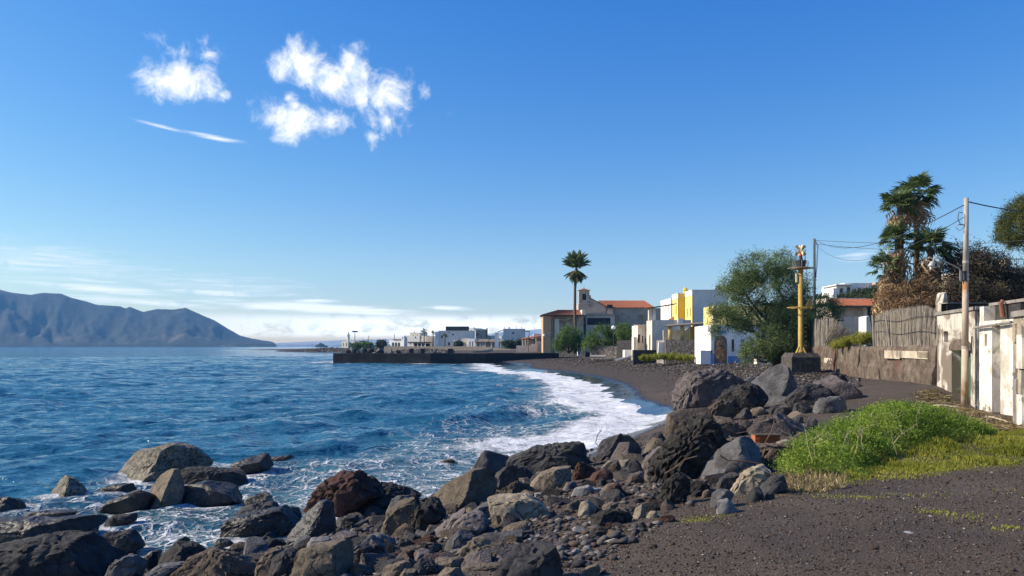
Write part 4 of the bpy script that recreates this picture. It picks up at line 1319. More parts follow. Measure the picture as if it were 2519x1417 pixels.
def tile_sheet(mb, e0, e1, r1, r0, pitch=0.22, ht=0.05, seg=1):
    """pan-tile sheet between eave line e0-e1 and ridge line r0-r1"""
    e0, e1, r0, r1 = map(Vector, (e0, e1, r0, r1))
    n = max(3, int((e1 - e0).length / pitch))
    nor = (e1 - e0).cross(r0 - e0).normalized()
    if nor.z < 0:
        nor = -nor
    vs_, fs_ = [], []
    for i in range(n * 2 + 1):
        t_ = i / (2 * n)
        off = nor * (ht if i % 2 else 0.0)
        vs_ += [e0.lerp(e1, t_) + off, r0.lerp(r1, t_) + off]
    for i in range(2 * n):
        fs_.append((2 * i, 2 * i + 2, 2 * i + 3, 2 * i + 1))
    return mb.add(vs_, fs_)


TILE = pm('terracotta_tiles', [(0.3, (0.17, 0.058, 0.030)), (0.55, (0.30, 0.10, 0.048)), (0.75, (0.40, 0.17, 0.085))], 2.6, 0.9, 0.4, 6, patch=[((0.14, 0.075, 0.05), 0.8, 0.55, 0.68)])
WHITE = flat('whitewash', (0.86, 0.845, 0.80), 0.9, 0.12, 0.9, 0.2, patch=[((0.45, 0.43, 0.39), 0.7, 0.58, 0.72)])
GREYP = flat('grey_render_and_shade', (0.66, 0.635, 0.59), 0.9, 0.10, 0.7, 0.2, streak=((0.52, 0.49, 0.445), 0.56, 0.7))  # grey render; also holds the shade put into white house fronts
CREAM = flat('cream_plaster', (0.80, 0.71, 0.55), 0.9, 0.14, 0.9, 0.2, streak=((0.42, 0.36, 0.28), 0.56, 0.68))
BEIGE = flat('beige_plaster', (0.70, 0.61, 0.49), 0.9, 0.16, 1.2, 0.25, streak=((0.26, 0.22, 0.18), 0.58, 0.68))
YELL = flat('yellow_and_shade_paint', (0.72, 0.47, 0.06), 0.85, 0.07, 0.8, 0.1)  # plain yellow, and the shaded yellow front with its shade in the colour
PALEY = flat('pale_and_sunlit_yellow', (0.76, 0.62, 0.22), 0.85, 0.07, 0.8, 0.1)  # pale yellow, and the sunlit yellow sides with the sun in the colour
ORNG = flat('ochre_plaster', (0.55, 0.355, 0.20), 0.9, 0.1, 0.5, 0.15, streak=((0.30, 0.19, 0.11), 0.56, 0.7))
TAN = flat('tan_stone', (0.50, 0.42, 0.32), 0.92, 0.25, 1.5, 0.4, patch=[((0.17, 0.14, 0.11), 0.8, 0.52, 0.66)])
RUBBLE = pm('rubble_masonry', [(0.3, (0.06, 0.052, 0.046)), (0.5, (0.16, 0.14, 0.125)), (0.7, (0.32, 0.285, 0.25))], 3.2, 0.95, 0.9, 5, 0.1, speck=((0.05, 0.045, 0.04), 5.0, 0.56, 0.64))
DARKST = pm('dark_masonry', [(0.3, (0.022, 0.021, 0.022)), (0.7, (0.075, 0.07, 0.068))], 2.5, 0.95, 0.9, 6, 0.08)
WOOD = flat('weathered_wood', (0.10, 0.075, 0.055), 0.9, 0.3, 5, 0.3)
DKROOF = flat('dark_roofing', (0.05, 0.045, 0.042), 0.9, 0.3, 3, 0.3)
CANE = flat('cane_roofing', (0.20, 0.165, 0.125), 0.95, 0.35, 6, 0.5)
BLUE = flat('blue_paint', (0.16, 0.33, 0.62), 0.8, 0.08, 1, 0.1)
METAL = flat('painted_metal', (0.20, 0.21, 0.21), 0.5, 0.1, 3, 0.1, spec=0.5)
DARKM = flat('dark_iron', (0.04, 0.042, 0.045), 0.6, 0.2, 3, 0.1, spec=0.4)
CONC = pm('old_concrete', [(0.3, (0.16, 0.145, 0.13)), (0.7, (0.34, 0.31, 0.275))], 2.2, 0.95, 0.5, 9, streak=((0.10, 0.09, 0.08), 0.58, 0.7))

# -- the pier
PIERM = pm('pier_concrete', [(0.3, (0.014, 0.014, 0.016)), (0.7, (0.040, 0.038, 0.037))], 0.5, 0.85, 0.5, 2.0, 0.1, streak=((0.06, 0.056, 0.052), 0.60, 0.72))
pier = empty('pier', (-20, 175, 0), 'long dark concrete pier wall running out into the sea', 'pier')
pl = [(-42.7, 176.4), (-19, 172.4), (-6, 176), (20.2, 190)]
for i in range(3):
    (ax, ay), (bx, by) = pl[i], pl[i + 1]
    L = math.hypot(bx - ax, by - ay)
    nseg = max(3, int(L / 6))
    ux, uy = (bx - ax) / L, (by - ay) / L
    nx_, ny_ = -uy, ux
    for k in range(nseg):
        a0, a1 = k / nseg * L, (k + 1) / nseg * L - 0.03
        pts = [(ax + ux * a0, ay + uy * a0), (ax + ux * a1, ay + uy * a1)]
        dz = 0.05 * math.sin(k * 2.1 + i)
        m = MB().prism([(pts[0][0], pts[0][1], -2), (pts[1][0], pts[1][1], -2), (pts[1][0] + nx_ * 4, pts[1][1] + ny_ * 4, -2), (pts[0][0] + nx_ * 4, pts[0][1] + ny_ * 4, -2)], (0, 0, 4.46 + dz))
        m.build('wall_section', PIERM, pier)
m = MB()
for (px, w_) in ((1012, 1.0), (1039, .9), (1108, 1.5)):
    D = 182 if px < 1100 else 186
    x_ = fx(px, D)
    o = MB().prism([(x_ - w_ / 2, D, 2.3), (x_ + w_ / 2, D, 2.3), (x_ + w_ * .4, D, 3.55), (x_ - w_ * .45, D, 3.5)], (0, 1.2, 0)).build('mooring_block', DARKST)
    tag(o, {1012: 'tall dark concrete block on the pier nearest its sea end', 1039: 'leaning dark concrete block on the pier, second from its sea end', 1108: 'squat dark concrete block on the pier in front of the big grey house'}[px], 'concrete block', 'blocks standing on the pier')
# armour stones heaped on the pier end
rg = np.random.default_rng(21)
armlab = ['dark armour stone at the far sea end of the pier', 'pale tilted armour stone on the pier, second from the sea end', 'dark pointed armour stone on the pier beside the pale tilted one',
          'low grey armour stone on the pier in the middle of the heap', 'pale armour slab on the pier below the lighthouse', 'black peaked armour stone on the pier below the lamp mast',
          'flat dark armour stone on the pier beside the black peaked one', 'low black armour stone on the pier near the leaning block', 'small round white stone on the pier near the tall block',
          'last dark armour stone of the heap before the tall block']
for i, (px, w_, h_, mt) in enumerate([(856, 13, 9, 'dark'), (866, 12, 12, 'silver'), (874, 8, 10, 'dark'), (884, 10, 6, 'grey'), (891, 12, 11, 'silver'), (898, 9, 12, 'black'), (912, 16, 11, 'dark'), (934, 20, 10, 'black'), (963, 8, 7, 'silver'), (980, 14, 5, 'dark')]):
    D = 187.0
    k = D / F
    q, f = shape_rock(lambda th: 1 + .2 * np.cos(2 * th + i) + .15 * np.cos(3 * th + i), 1.0, 0.9, 3, rg, 7, .5, 700 + i)
    c = at(px, 868 - h_ / 2, D)
    o = mesh_np('armour_stone', q * np.array((w_ * k / 2, w_ * k / 2, h_ * k / 2 + .25)) + np.array(c), f, RM[mt], None, False, c)
    tag(o, armlab[i], 'rock', 'armour stones on the pier')
# boat drawn up on the quay
D = 196.0
bt = empty('rowing_boat', at(1188, 866, D), 'pale blue grey rowing boat drawn up behind the pier wall', 'boat')
m = MB()
secs = []
for i in range(9):
    t_ = i / 8
    x_ = fx(1164 + 48 * t_, D)
    hw = 0.75 * math.sin(math.pi * (0.12 + 0.86 * (1 - t_) ** 0.8 if t_ > .5 else 0.5 + .0)) if False else 0.8 * (1 - (2 * t_ - .85) ** 2 * (0.45 if t_ < .42 else .75))
    hw = max(hw, 0.06)
    zt = 2.95 + 0.55 * t_ ** 3
    zb = 2.45 + 0.35 * t_ ** 4
    secs.append([(x_, D - hw, zt), (x_, D - hw * .6, zb + .12), (x_, D, zb), (x_, D + hw * .6, zb + .12), (x_, D + hw, zt)])
vv = [p for s_ in secs for p in s_]
ff = [(i * 5 + j, i * 5 + j + 1, (i + 1) * 5 + j + 1, (i + 1) * 5 + j) for i in range(8) for j in range(4)] + [(0, 1, 2, 3, 4)]
m.add(vv, ff)
m.build('hull', flat('boat_paint', (0.35, 0.40, 0.45), 0.5, .1, 2, .05), bt)
MB().box(fx(1180, D), fx(1182, D), D - .7, D + .7, 2.8, 2.84).build('thwart', WOOD, bt)
MB().tube([secs[8][0], secs[8][2]], 0.06, 6).build('stem', WOOD, bt)

# -- distant quay wall and far houses
qw = empty('quay_wall', (fx(1100, 300), 300, 1), 'long low stone wall below the distant white houses', 'wall')
for i in range(22):
    px0, px1 = 945 + i * 15.5, 945 + (i + 1) * 15.5 - .15
    D0, D1 = 330 - i * 3.0, 330 - (i + 1) * 3.0
    top = 4.02 - (0.0 if i < 15 else (i - 15) * 0.22)
    a, b_ = (fx(px0, D0), D0), (fx(px1, D1), D1)
    MB().prism([(a[0], a[1], 0.4), (b_[0], b_[1], 0.4), (b_[0], b_[1] + 1, 0.4), (a[0], a[1] + 1, 0.4)], (0, 0, top - .4)).build('wall_section', RUBBLE, qw)

D = 430
lh = empty('lighthouse', at(868, 854, D), 'small cream lighthouse with a stepped tower on the distant spit', 'lighthouse')
z0 = fz(856, D)
block(lh, CREAM, fx(835, D), fx(854, D), D, D + 6, z0, fz(839, D), front=[(fx(838.5, D), fx(841, D), fz(851, D), fz(843.5, D)), (fx(847.5, D), fx(850, D), fz(851, D), fz(843.5, D))], depth=.3)
block(lh, GREYP, fx(854, D) + .01, fx(884, D), D + 1, D + 8, z0, fz(838, D), front=[(fx(866, D), fx(869, D), fz(848, D), fz(843, D))], depth=.3)
m = MB()
tx, tw = fx(848.5, D), 0.95
zz = [fz(839, D), fz(830, D), fz(824, D), fz(820, D), fz(816.5, D)]
m.tube([(tx, D + 2, zz[0]), (tx, D + 2, zz[2] - .3)], [tw, tw * .8], 8)
m.build('tower', CREAM, lh)
MB().tube([(tx, D + 2, zz[2] - .28), (tx, D + 2, zz[2] + .1)], [tw * 1.25, tw * 1.3], 8).build('gallery', CREAM, lh)
MB().tube([(tx, D + 2, zz[2] + .12), (tx, D + 2, zz[3]), (tx, D + 2, zz[4])], [tw * .6, tw * .6, 0.04], 8).build('lantern', GREYP, lh)


def lamp_mast(px, ptop, pbot, D, label, kind='mast', head=1.2):
    r_ = empty('lamp_post' if kind != 'mast' else 'light_mast', at(px, pbot, D), label, 'lamp post', 'lamp posts and masts of the village')
    a, b_ = at(px, pbot, D), at(px, ptop, D)
    rd = max(0.06, D / F * 0.75)
    MB().tube([a, b_], rd, 6).build('post', DARKM, r_)
    if kind == 'mast':
        MB().box(b_.x - head, b_.x + head, D - .3, D + .3, b_.z - .2, b_.z + .35).build('lamp_head', DARKM, r_)
    elif kind == 'globe':
        q, f = ICO[2]
        mesh_np('lamp_globe', q * head + np.array(b_), f, WHITE, r_, True)
    return r_


lamp_mast(873, 816, 858, 330, 'tall floodlight mast right of the distant lighthouse')
lamp_mast(907, 826, 856, 340, 'thin pole standing alone between lighthouse and arched house', 'pole')
lamp_mast(970, 822, 836, 360, 'thin aerial pole rising over the distant arched house', 'pole')
lamp_mast(1388, 826, 868, 165, 'globe lamp post in front of the church bushes', 'globe', .42)
lamp_mast(1338, 826, 868, 185, 'globe lamp post in front of the ochre building corner', 'globe', .42)
lamp_mast(1509, 806, 876, 135, 'tall lantern post between church bushes and beige house', 'globe', .40)
lamp_mast(1300, 826, 866, 205, 'thin post in front of the terracotta porch', 'pole')
lamp_mast(1203, 826, 856, 290, 'thin post at the bend of the quay wall', 'pole')

D = 400
h1 = empty('arched_house', at(980, 854, D), 'distant low white house with three arches and a belfry corner', 'house')
z0 = 3.0
block(h1, WHITE, fx(952, D), fx(990, D), D, D + 9, z0, fz(836, D), front=[(fx(960 + 9 * i, D), fx(967.5 + 9 * i, D), z0 + .1, fz(842, D), True) for i in range(3)], depth=.5)
MB().box(fx(964, D), fx(989, D), D - .3, D + 6, fz(836, D) + .01, fz(834.6, D)).build('roof', TILE, h1)
block(h1, WHITE, fx(990, D) + .02, fx(998, D), D - .2, D + 4, z0, fz(826, D), front=[(fx(992.4, D), fx(995.6, D), fz(834, D), fz(829, D), True)], depth=.6)
block(h1, GREYP, fx(998, D) + .04, fx(1042, D), D + .5, D + 10, z0, fz(825.5, D), front=[(fx(1028, D), fx(1031, D), fz(832, D), fz(828, D))], depth=.3)
block(h1, BEIGE, fx(1042, D) + .06, fx(1058, D), D + .8, D + 9, z0, fz(827, D), front=[(fx(1044, D), fx(1046.5, D), fz(832, D), fz(828.5, D)), (fx(1053, D), fx(1055, D), fz(832, D), fz(828.5, D))], depth=.3)
pg = empty('seaside_pergola', at(1030, 854, 390), 'dark-roofed open pergola in front of the distant arched house', 'pergola')
MB().box(fx(1004, 390), fx(1055, 390), 388, 394, fz(844.5, 390), fz(841, 390)).build('roof', DKROOF, pg)
for i, px in enumerate((1008, 1018, 1030, 1041, 1052)):
    MB().box(fx(px, 390), fx(px + 2.2, 390), 388.6, 389, 3.0, fz(844.6, 390)).build('post', WHITE, pg)
MB().box(fx(1006, 390), fx(1054, 390), 392.5, 393, 3.0, fz(844.8, 390)).build('back_wall', DARKST, pg)

D = 385
h2 = empty('grey_house', at(1118, 854, D), 'big distant grey two-storey house with a black rooftop screen', 'house')
block(h2, WHITE, fx(1071, D), fx(1079, D), D - .5, D + 8, z0, fz(815.5, D), front=[(fx(1074.5, D), fx(1076, D), fz(834, D), fz(823, D))], depth=.4)
block(h2, GREYP, fx(1079, D) + .02, fx(1165, D), D, D + 12, z0, fz(814, D), front=[(fx(1084.5, D), fx(1090, D), fz(832, D), fz(825, D)), (fx(1112.5, D), fx(1117, D), fz(824.5, D), fz(820.5, D)), (fx(1103, D), fx(1106.5, D), fz(818.5, D), fz(816.5, D)), (fx(1102, D), fx(1107, D), fz(850, D), fz(842, D))], depth=.35, cap=.12)
sc0 = MB().box(fx(1096, D), fx(1152, D), D + 1, D + 6, fz(813.4, D), fz(803, D)).build('rooftop_screen', DKROOF, h2)
for i in range(6):
    px = 1100 + i * 9
    MB().box(fx(px, D), fx(px + 5.5, D), D + .93, D + .99, fz(811.5, D), fz(805, D)).build('slat_panel', DARKM, h2)
D = 395
h3 = empty('ochre_rooftop_house', at(1182, 850, D), 'distant tan house with a tilted awning behind the grey one', 'house')
block(h3, TAN, fx(1170, D), fx(1198, D), D, D + 8, z0, fz(813, D), front=[(fx(1166 + 6, D), fx(1177, D), fz(826, D), fz(820, D))], depth=.5)
MB().prism([(fx(1164, D), D - .6, fz(804, D)), (fx(1169, D), D - .6, fz(808, D)), (fx(1198, D), D - .6, fz(810, D)), (fx(1198, D), D - .6, fz(812.6, D)), (fx(1166, D), D - .6, fz(812, D))], (0, 6, 0)).build('awning', CREAM, h3)
MB().box(fx(1197, D), fx(1199.5, D), D - 1, D + .2, fz(830, D), fz(807, D)).build('post', DARKM, h3)
D = 372
h4 = empty('porch_house', at(1180, 854, D), 'distant low white house with a lean-to cane porch', 'house')
block(h4, WHITE, fx(1148, D), fx(1168, D), D, D + 6, z0, fz(833, D), front=[(fx(1153, D), fx(1156, D), fz(852, D), fz(840, D)), (fx(1160, D), fx(1163, D), fz(852, D), fz(840, D))], depth=.3)
block(h4, WHITE, fx(1110, D), fx(1126, D), D + 1, D + 5, z0, fz(836, D))
block(h4, BEIGE, fx(1128, D), fx(1147, D), D + 2, D + 6, z0, fz(832, D), front=[(fx(1136, D), fx(1139, D), fz(850, D), fz(842, D))])
MB().prism([(fx(1168, D), D - 2, fz(841, D)), (fx(1240, D), D - 2, fz(842, D)), (fx(1240, D), D + 5, fz(836, D)), (fx(1168, D), D + 5, fz(835, D))], (0, 0, .25)).build('porch_roof', CANE, h4)
for px in (1172, 1183, 1190, 1196, 1212, 1236):
    MB().box(fx(px, D), fx(px + 1.6, D), D - 1.5, D - 1.2, z0, fz(841, D)).build('post', WHITE, h4)
MB().box(fx(1168, D), fx(1240, D), D + 4, D + 4.5, z0, fz(837, D)).build('back_wall', BEIGE, h4)
D = 320
h5 = empty('blue_grey_house', at(1264, 852, D), 'distant pale blue grey two-storey house with roof aerials', 'house')
block(h5, GREYP, fx(1238, D), fx(1292, D), D, D + 10, z0, fz(809.5, D), front=[(fx(1260, D), fx(1265, D), fz(821.5, D), fz(816.5, D)), (fx(1246, D), fx(1250, D), fz(841, D), fz(836, D))], left=[(D + 2, D + 5, fz(830, D), fz(822, D))], depth=.3, cap=.1)
MB().prism([(fx(1224, D), D + 1, fz(817, D)), (fx(1238, D), D + 1, fz(813, D)), (fx(1238, D), D + 6, fz(812, D)), (fx(1224, D), D + 6, fz(815.5, D))], (0, 0, .25)).build('side_awning', CANE, h5)
MB().box(fx(1217, D), fx(1226, D), D + 2, D + 6, z0, fz(817.6, D)).build('side_wall', WHITE, h5)
MB().box(fx(1290, D) + .3, fx(1303, D), D - 1, D + 4, fz(815.5, D), fz(813.8, D)).build('balcony_roof', DKROOF, h5)
MB().box(fx(1301, D), fx(1302.3, D), D - .9, D - .5, fz(835, D), fz(815.6, D)).build('balcony_post', DARKM, h5)
for i, (px, pt) in enumerate(((1242, 802), (1254, 803), (1270, 801), (1283, 803))):
    MB().tube([(fx(px, D), D + 3, fz(809, D)), (fx(px, D), D + 3, fz(pt, D))], .1, 5).build('aerial', DARKM, h5)
MB().box(fx(1250.5, D), fx(1254.5, D), D + 2, D + 3, fz(809, D), fz(804.5, D)).build('chimney', GREYP, h5)
for (nm, lab, px0, px1, pt, D, mt, wins) in (
        ('white_house', 'distant narrow white house between arched house and big grey house', 1052, 1070, 828, 410, WHITE, [(1056, 1059, 838, 833)]),
        ('white_house', 'distant white house with two windows above the cane porch', 1196, 1236, 826, 400, WHITE, [(1203, 1207, 838, 832), (1222, 1226, 838, 832)]),
        ('white_house', 'distant white cube house right of the blue grey house', 1294, 1334, 830, 345, WHITE, [(1306, 1310, 842, 836)]),
        ('white_house', 'distant cream house peeping above the arched house roof', 1006, 1036, 819, 440, CREAM, [(1014, 1017, 828, 823), (1026, 1029, 828, 823)]),
        ('white_house', 'distant white upper storey behind the black rooftop screen', 1140, 1172, 808, 430, WHITE, [(1158, 1162, 818, 812)])):
    r_ = empty(nm, at((px0 + px1) / 2, 854, D), lab, 'house', 'extra houses of the distant town')
    r_.rotation_euler.z = R(-26)
    block(r_, mt, fx(px0, D), fx(px1, D), D, D + 8, 3.0, fz(pt, D), front=[(fx(a, D), fx(b_, D), fz(c, D), fz(d_, D)) for (a, b_, c, d_) in wins], depth=.3, cap=.12)
    MB().box(fx(px0 + 4, D), fx(px0 + 7, D), D + 2, D + 3, fz(pt, D), fz(pt - 4, D)).build('chimney', mt, r_)
for r_, a_ in ((h1, -28), (lh, -24), (h4, -18), (pg, -28)):
    r_.rotation_euler.z = R(a_)
D = 212
h6 = empty('terracotta_porch', at(1310, 866, D), 'cream porch with white columns under a sloping terracotta roof', 'porch')
z1 = 2.0
MB().prism([(fx(1281, D), D, fz(836, D)), (fx(1337, D), D, fz(827, D)), (fx(1337, D), D + 7, fz(823, D)), (fx(1283, D), D + 7, fz(833, D))], (0, 0, .18)).build('roof', TILE, h6)
for px in (1284, 1291, 1298, 1317):
    MB().box(fx(px, D), fx(px + 2.6, D), D + .3, D + .6, z1, fz(834 - (px - 1284) * .12, D)).build('column', WHITE, h6)
MB().box(fx(1270, D), fx(1306, D), D - .6, D - .2, z1, fz(850, D)).build('garden_wall', CREAM, h6)
MB().box(fx(1306, D) + .02, fx(1322, D), D - .7, D - .2, z1, fz(846, D)).build('garden_wall', CREAM, h6)
MB().box(fx(1320, D), fx(1336, D), D + .2, D + .5, z1, fz(840, D)).build('side_wall', GREYP, h6)
MB().box(fx(1286, D), fx(1334, D), D + 5, D + 6, z1, fz(832, D)).build('back_wall', TAN, h6)
MB().box(fx(1314, D), fx(1334, D), D + 7.5, D + 12, z1, fz(820, D)).build('rear_block', WHITE, h6)

# -- ochre building with hipped tile roof
D = 198
h7 = empty('ochre_building', at(1385, 868, D), 'tall ochre building with a hipped terracotta roof behind the palm', 'building')
block(h7, ORNG, fx(1336, D), fx(1361, D), D, D + 11, z1, fz(775.5, D), cap=0)
MB().box(fx(1336, D) - .05, fx(1361, D) + .05, D - .08, D - .005, fz(819.5, D), fz(818, D)).build('string_course', BEIGE, h7)
MB().tube([(fx(1357.5, D), D - .12, z1), (fx(1357.5, D), D - .12, fz(776, D))], .09, 6).build('drainpipe', DARKM, h7)
block(h7, TAN, fx(1361, D) + .02, fx(1437, D), D + 2, D + 11.5, z1, fz(776.5, D), front=[(fx(1386, D), fx(1392, D), fz(806, D), fz(791, D)), (fx(1410, D), fx(1416, D), fz(806, D), fz(791, D))], depth=.3)
MB().box(fx(1364, D), fx(1376, D), D + .6, D + 1.98, z1, fz(784, D)).build('pilaster', CREAM, h7)
MB().box(fx(1377, D), fx(1430, D), D + 1.0, D + 1.95, fz(788, D), fz(784.5, D)).build('cornice', TAN, h7)
m = MB()
ev, rg_ = fz(775, D) + .0, fz(762.5, D + 6)
xl, xr = fx(1330.5, D), fx(1438.5, D)
tile_sheet(m, (xl, D - .7, ev), (xr, D - .7, ev), (xr, D + 6, rg_), (xl + 5.0, D + 6, rg_), .3, .07)
tile_sheet(m, (xl, D + 12.5, ev), (xl, D - .7, ev), (xl + 5.0, D + 5.99, rg_), (xl + 5.0, D + 6, rg_), .3, .07)
tile_sheet(m, (xr, D + 12.5, ev), (xl, D + 12.5, ev), (xl + 5.0, D + 6, rg_), (xr, D + 6, rg_), .3, .07)
rf = m.build('roof', TILE, h7)
MB().box(xl - .03, xr, D - .74, D - .64, ev - .22, ev - .02).build('eaves_board', WOOD, h7)
MB().box(fx(1431, D), fx(1438.5, D), D - .9, D + 6, fz(774.5, D), fz(762, D)).build('gable_coping', CREAM, h7)

# -- church
CHST = flat('church_stone', (0.48, 0.385, 0.29), .95, .22, 1.2, .4, patch=[((0.31, 0.25, 0.195), .6, .52, .68)], streak=((0.37, 0.30, 0.23), .55, .68))
D = 208
ch = empty('church', at(1500, 866, D), 'old grey church with arched belfry and long terracotta nave roof', 'church')
block(ch, CHST, fx(1424, D), fx(1450, D), D, D + 1.6, fz(746, D), fz(714.5, D), front=[(fx(1432.3, D), fx(1442, D), fz(738, D), fz(722, D), True)], name='belfry', depth=1.6, pane=None)
for o in list(ch.children):
    if o.name.startswith('window'):
        bpy.data.objects.remove(o)
q = fx(1437.2, D)
m = MB()
bz = fz(714.3, D)
a = 1.75
m.add([(q - a, D - .35, bz), (q + a, D - .35, bz), (q + a, D + 1.95, bz), (q - a, D + 1.95, bz), (q, D + .8, fz(708.5, D))], [(0, 1, 4), (1, 2, 4), (2, 3, 4), (3, 0, 4), (3, 2, 1, 0)])
m.build('belfry_roof', TILE, ch)
MB().tube([(q, D + .8, fz(709, D)), (q, D + .8, fz(702, D))], .05, 5).build('cross_shaft', DARKM, ch)
bl = MB().tube([(q, D + .8, fz(735, D)), (q, D + .8, fz(733, D)), (q, D + .8, fz(729, D)), (q, D + .8, fz(727, D))], [.42, .36, .24, .05], 10)
bl.build('bell', DARKM, ch)
MB().box(fx(1423, D), fx(1451, D), D - .12, D + 1.75, fz(747.4, D), fz(746.1, D)).build('belfry_ledge', BEIGE, ch)
block(ch, CHST, fx(1423, D), fx(1450.5, D), D + .02, D + 6, z1, fz(747.5, D))
MB().prism([(fx(1450.6, D), D + .1, fz(772, D)), (fx(1492, D), D + .1, fz(772, D)), (fx(1492, D), D + .1, fz(756, D)), (fx(1452, D), D + .1, fz(733, D)), (fx(1450.6, D), D + .1, fz(733, D))], (0, 2, 0)).build('gable_wall', CHST, ch)
MB().prism([(fx(1451, D), D - .05, fz(732.8, D)), (fx(1493, D), D - .05, fz(756, D)), (fx(1493, D), D - .05, fz(754.4, D)), (fx(1451, D), D - .05, fz(731.2, D))], (0, 2.4, 0)).build('gable_coping', DARKST, ch)
MB().box(fx(1451, D), fx(1453.5, D), D + .3, D + .9, fz(732, D), fz(726, D)).build('gable_finial', DARKST, ch)
block(ch, CHST, fx(1494, D), fx(1507, D), D - 1, D + 3, z1, fz(759, D))
MB().box(fx(1494, D), fx(1506, D), D - 1.1, D + 1, fz(758.8, D), fz(750, D)).build('stub_chimney', DARKST, ch)
MB().box(fx(1438.6, D), fx(1508, D), D - 3, D - .05, z1, fz(778, D)).build('side_chapel', BEIGE, ch)
MB().box(fx(1438, D), fx(1509, D), D - 3.3, D - .02, fz(777.9, D), fz(772.4, D)).build('side_chapel_cornice', CHST, ch)
MB().box(fx(1442, D), fx(1498, D), D - 3.12, D - 3.02, fz(800, D), fz(783, D)).build('opening_shade', DARKST, ch)  # dark slab on the wall paints the opening's shade; none is cut
block(ch, CHST, fx(1507, D) + .03, fx(1640, D), D + 1, D + 14, z1, fz(757.5, D), front=[(fx(1512, D), fx(1525, D), fz(795, D), fz(776, D), True), (fx(1573, D), fx(1585, D), fz(787, D), fz(775, D))], depth=.5)
m = MB()
ez, rz_ = fz(757, D + .5), fz(739.5, D + 7.5)
tile_sheet(m, (fx(1474, D), D + .5, ez), (fx(1612, D), D + .5, ez), (fx(1584, D + 7.5), D + 7.5, rz_), (fx(1472, D + 7.5), D + 7.5, rz_), .3, .08)
tile_sheet(m, (fx(1612, D), D + .5, ez), (fx(1612, D), D + 14.6, ez), (fx(1584, D + 7.5), D + 7.51, rz_), (fx(1584, D + 7.5), D + 7.5, rz_), .3, .08)
tile_sheet(m, (fx(1612, D), D + 14.6, ez), (fx(1474, D), D + 14.6, ez), (fx(1472, D + 7.5), D + 7.5, rz_), (fx(1584, D + 7.5), D + 7.5, rz_), .3, .08)
m.build('nave_roof', TILE, ch)

# white shrine and low rubble walls below the church
D = 168
shr = empty('white_shrine', at(1426, 868, D), 'slender white pointed shrine with an arched niche by the beach', 'shrine')
block(shr, WHITE, fx(1421, D), fx(1430.5, D), D, D + 1.2, 2.0, fz(828, D), front=[(fx(1423, D), fx(1427.5, D), 2.2, fz(836, D), True)], depth=.5, pane=BEIGE, panename='niche')
m = MB()
m.add([(fx(1421, D), D, fz(828, D)), (fx(1430.5, D), D, fz(828, D)), (fx(1430.5, D), D + 1.2, fz(828, D)), (fx(1421, D), D + 1.2, fz(828, D)), (fx(1424, D), D + .4, fz(819.5, D)), (fx(1428, D), D + .4, fz(819.5, D)), (fx(1426, D), D + .6, fz(816, D))], [(0, 1, 5, 4), (1, 2, 5), (2, 3, 4, 5), (3, 0, 4), (4, 5, 6)])
m.build('pointed_top', WHITE, shr)


def rubble_wall(name, label, px0, px1, D0, D1, ptop0, ptop1, zb, mat=None, th=.5, nseg=6):
    r_ = empty(name, (fx((px0 + px1) / 2, (D0 + D1) / 2), (D0 + D1) / 2, zb), label, 'wall')
    for i in range(nseg):
        a, b_ = i / nseg, (i + 1) / nseg
        p0, p1 = px0 + (px1 - px0) * a, px0 + (px1 - px0) * b_
        d0, d1 = D0 + (D1 - D0) * a, D0 + (D1 - D0) * b_
        t0, t1 = fz(ptop0 + (ptop1 - ptop0) * a, d0), fz(ptop0 + (ptop1 - ptop0) * b_, d1)
        A_, B_ = (fx(p0, d0), d0), (fx(p1, d1) - .01, d1)
        m = MB().add([(A_[0], A_[1], zb), (B_[0], B_[1], zb), (B_[0], B_[1] + th, zb), (A_[0], A_[1] + th, zb), (A_[0], A_[1], t0), (B_[0], B_[1], t1), (B_[0], B_[1] + th, t1), (A_[0], A_[1] + th, t0)],
                     [(0, 3, 2, 1), (4, 5, 6, 7), (0, 1, 5, 4), (1, 2, 6, 5), (2, 3, 7, 6), (3, 0, 4, 7)])
        m.build('wall_section', mat or RUBBLE, r_)
    return r_


rubble_wall('rubble_wall', 'rubble garden wall with brown stones behind the white shrine', 1376, 1440, 172, 170, 848, 846, 1.6)
rubble_wall('rubble_wall', 'rubble garden wall under the larger church bushes', 1452, 1520, 150, 146, 847, 852, 1.6)
rubble_wall('rubble_wall', 'dark shaded stone wall left of the beige house', 1518, 1560, 140, 136, 838, 836, 1.6, DARKST)
for (px, py, w_, h_, D, lab) in ((1547, 873, 20, 12, 122, 'small white masonry block at the edge of the beach by the beige house'), (1738, 888, 29, 26, 90, 'low white plastered wall stub left of the arched blue door')):
    o = MB().box(fx(px - w_ / 2, D), fx(px + w_ / 2, D), D, D + 2.2, fz(py, D) - .4, fz(py - h_, D)).build('wall_stub', WHITE)
    tag(o, lab, 'wall', 'white wall stubs')
o = MB().box(fx(1558, 108), fx(1620, 108), 108, 109, 1.5, fz(861, 108)).build('dark_wall', DARKST)
tag(o, 'low black stone wall at the foot of the beige house', 'wall')
o = MB().prism([at(1513, 886, 105), at(1553, 876, 110), at(1556, 877, 110), at(1517, 888, 105)], (0, .1, .12)).build('driftwood_plank', CREAM)
tag(o, 'long pale plank lying on the cobbles below the beige house', 'plank')
o = MB().prism([at(1452, 876, 132), at(1490, 876, 132), at(1490, 880, 128), at(1452, 880, 128)], (0, 0, .2)).build('concrete_ramp', CONC)
tag(o, 'pale concrete slab at the end of the pier wall', 'slab')

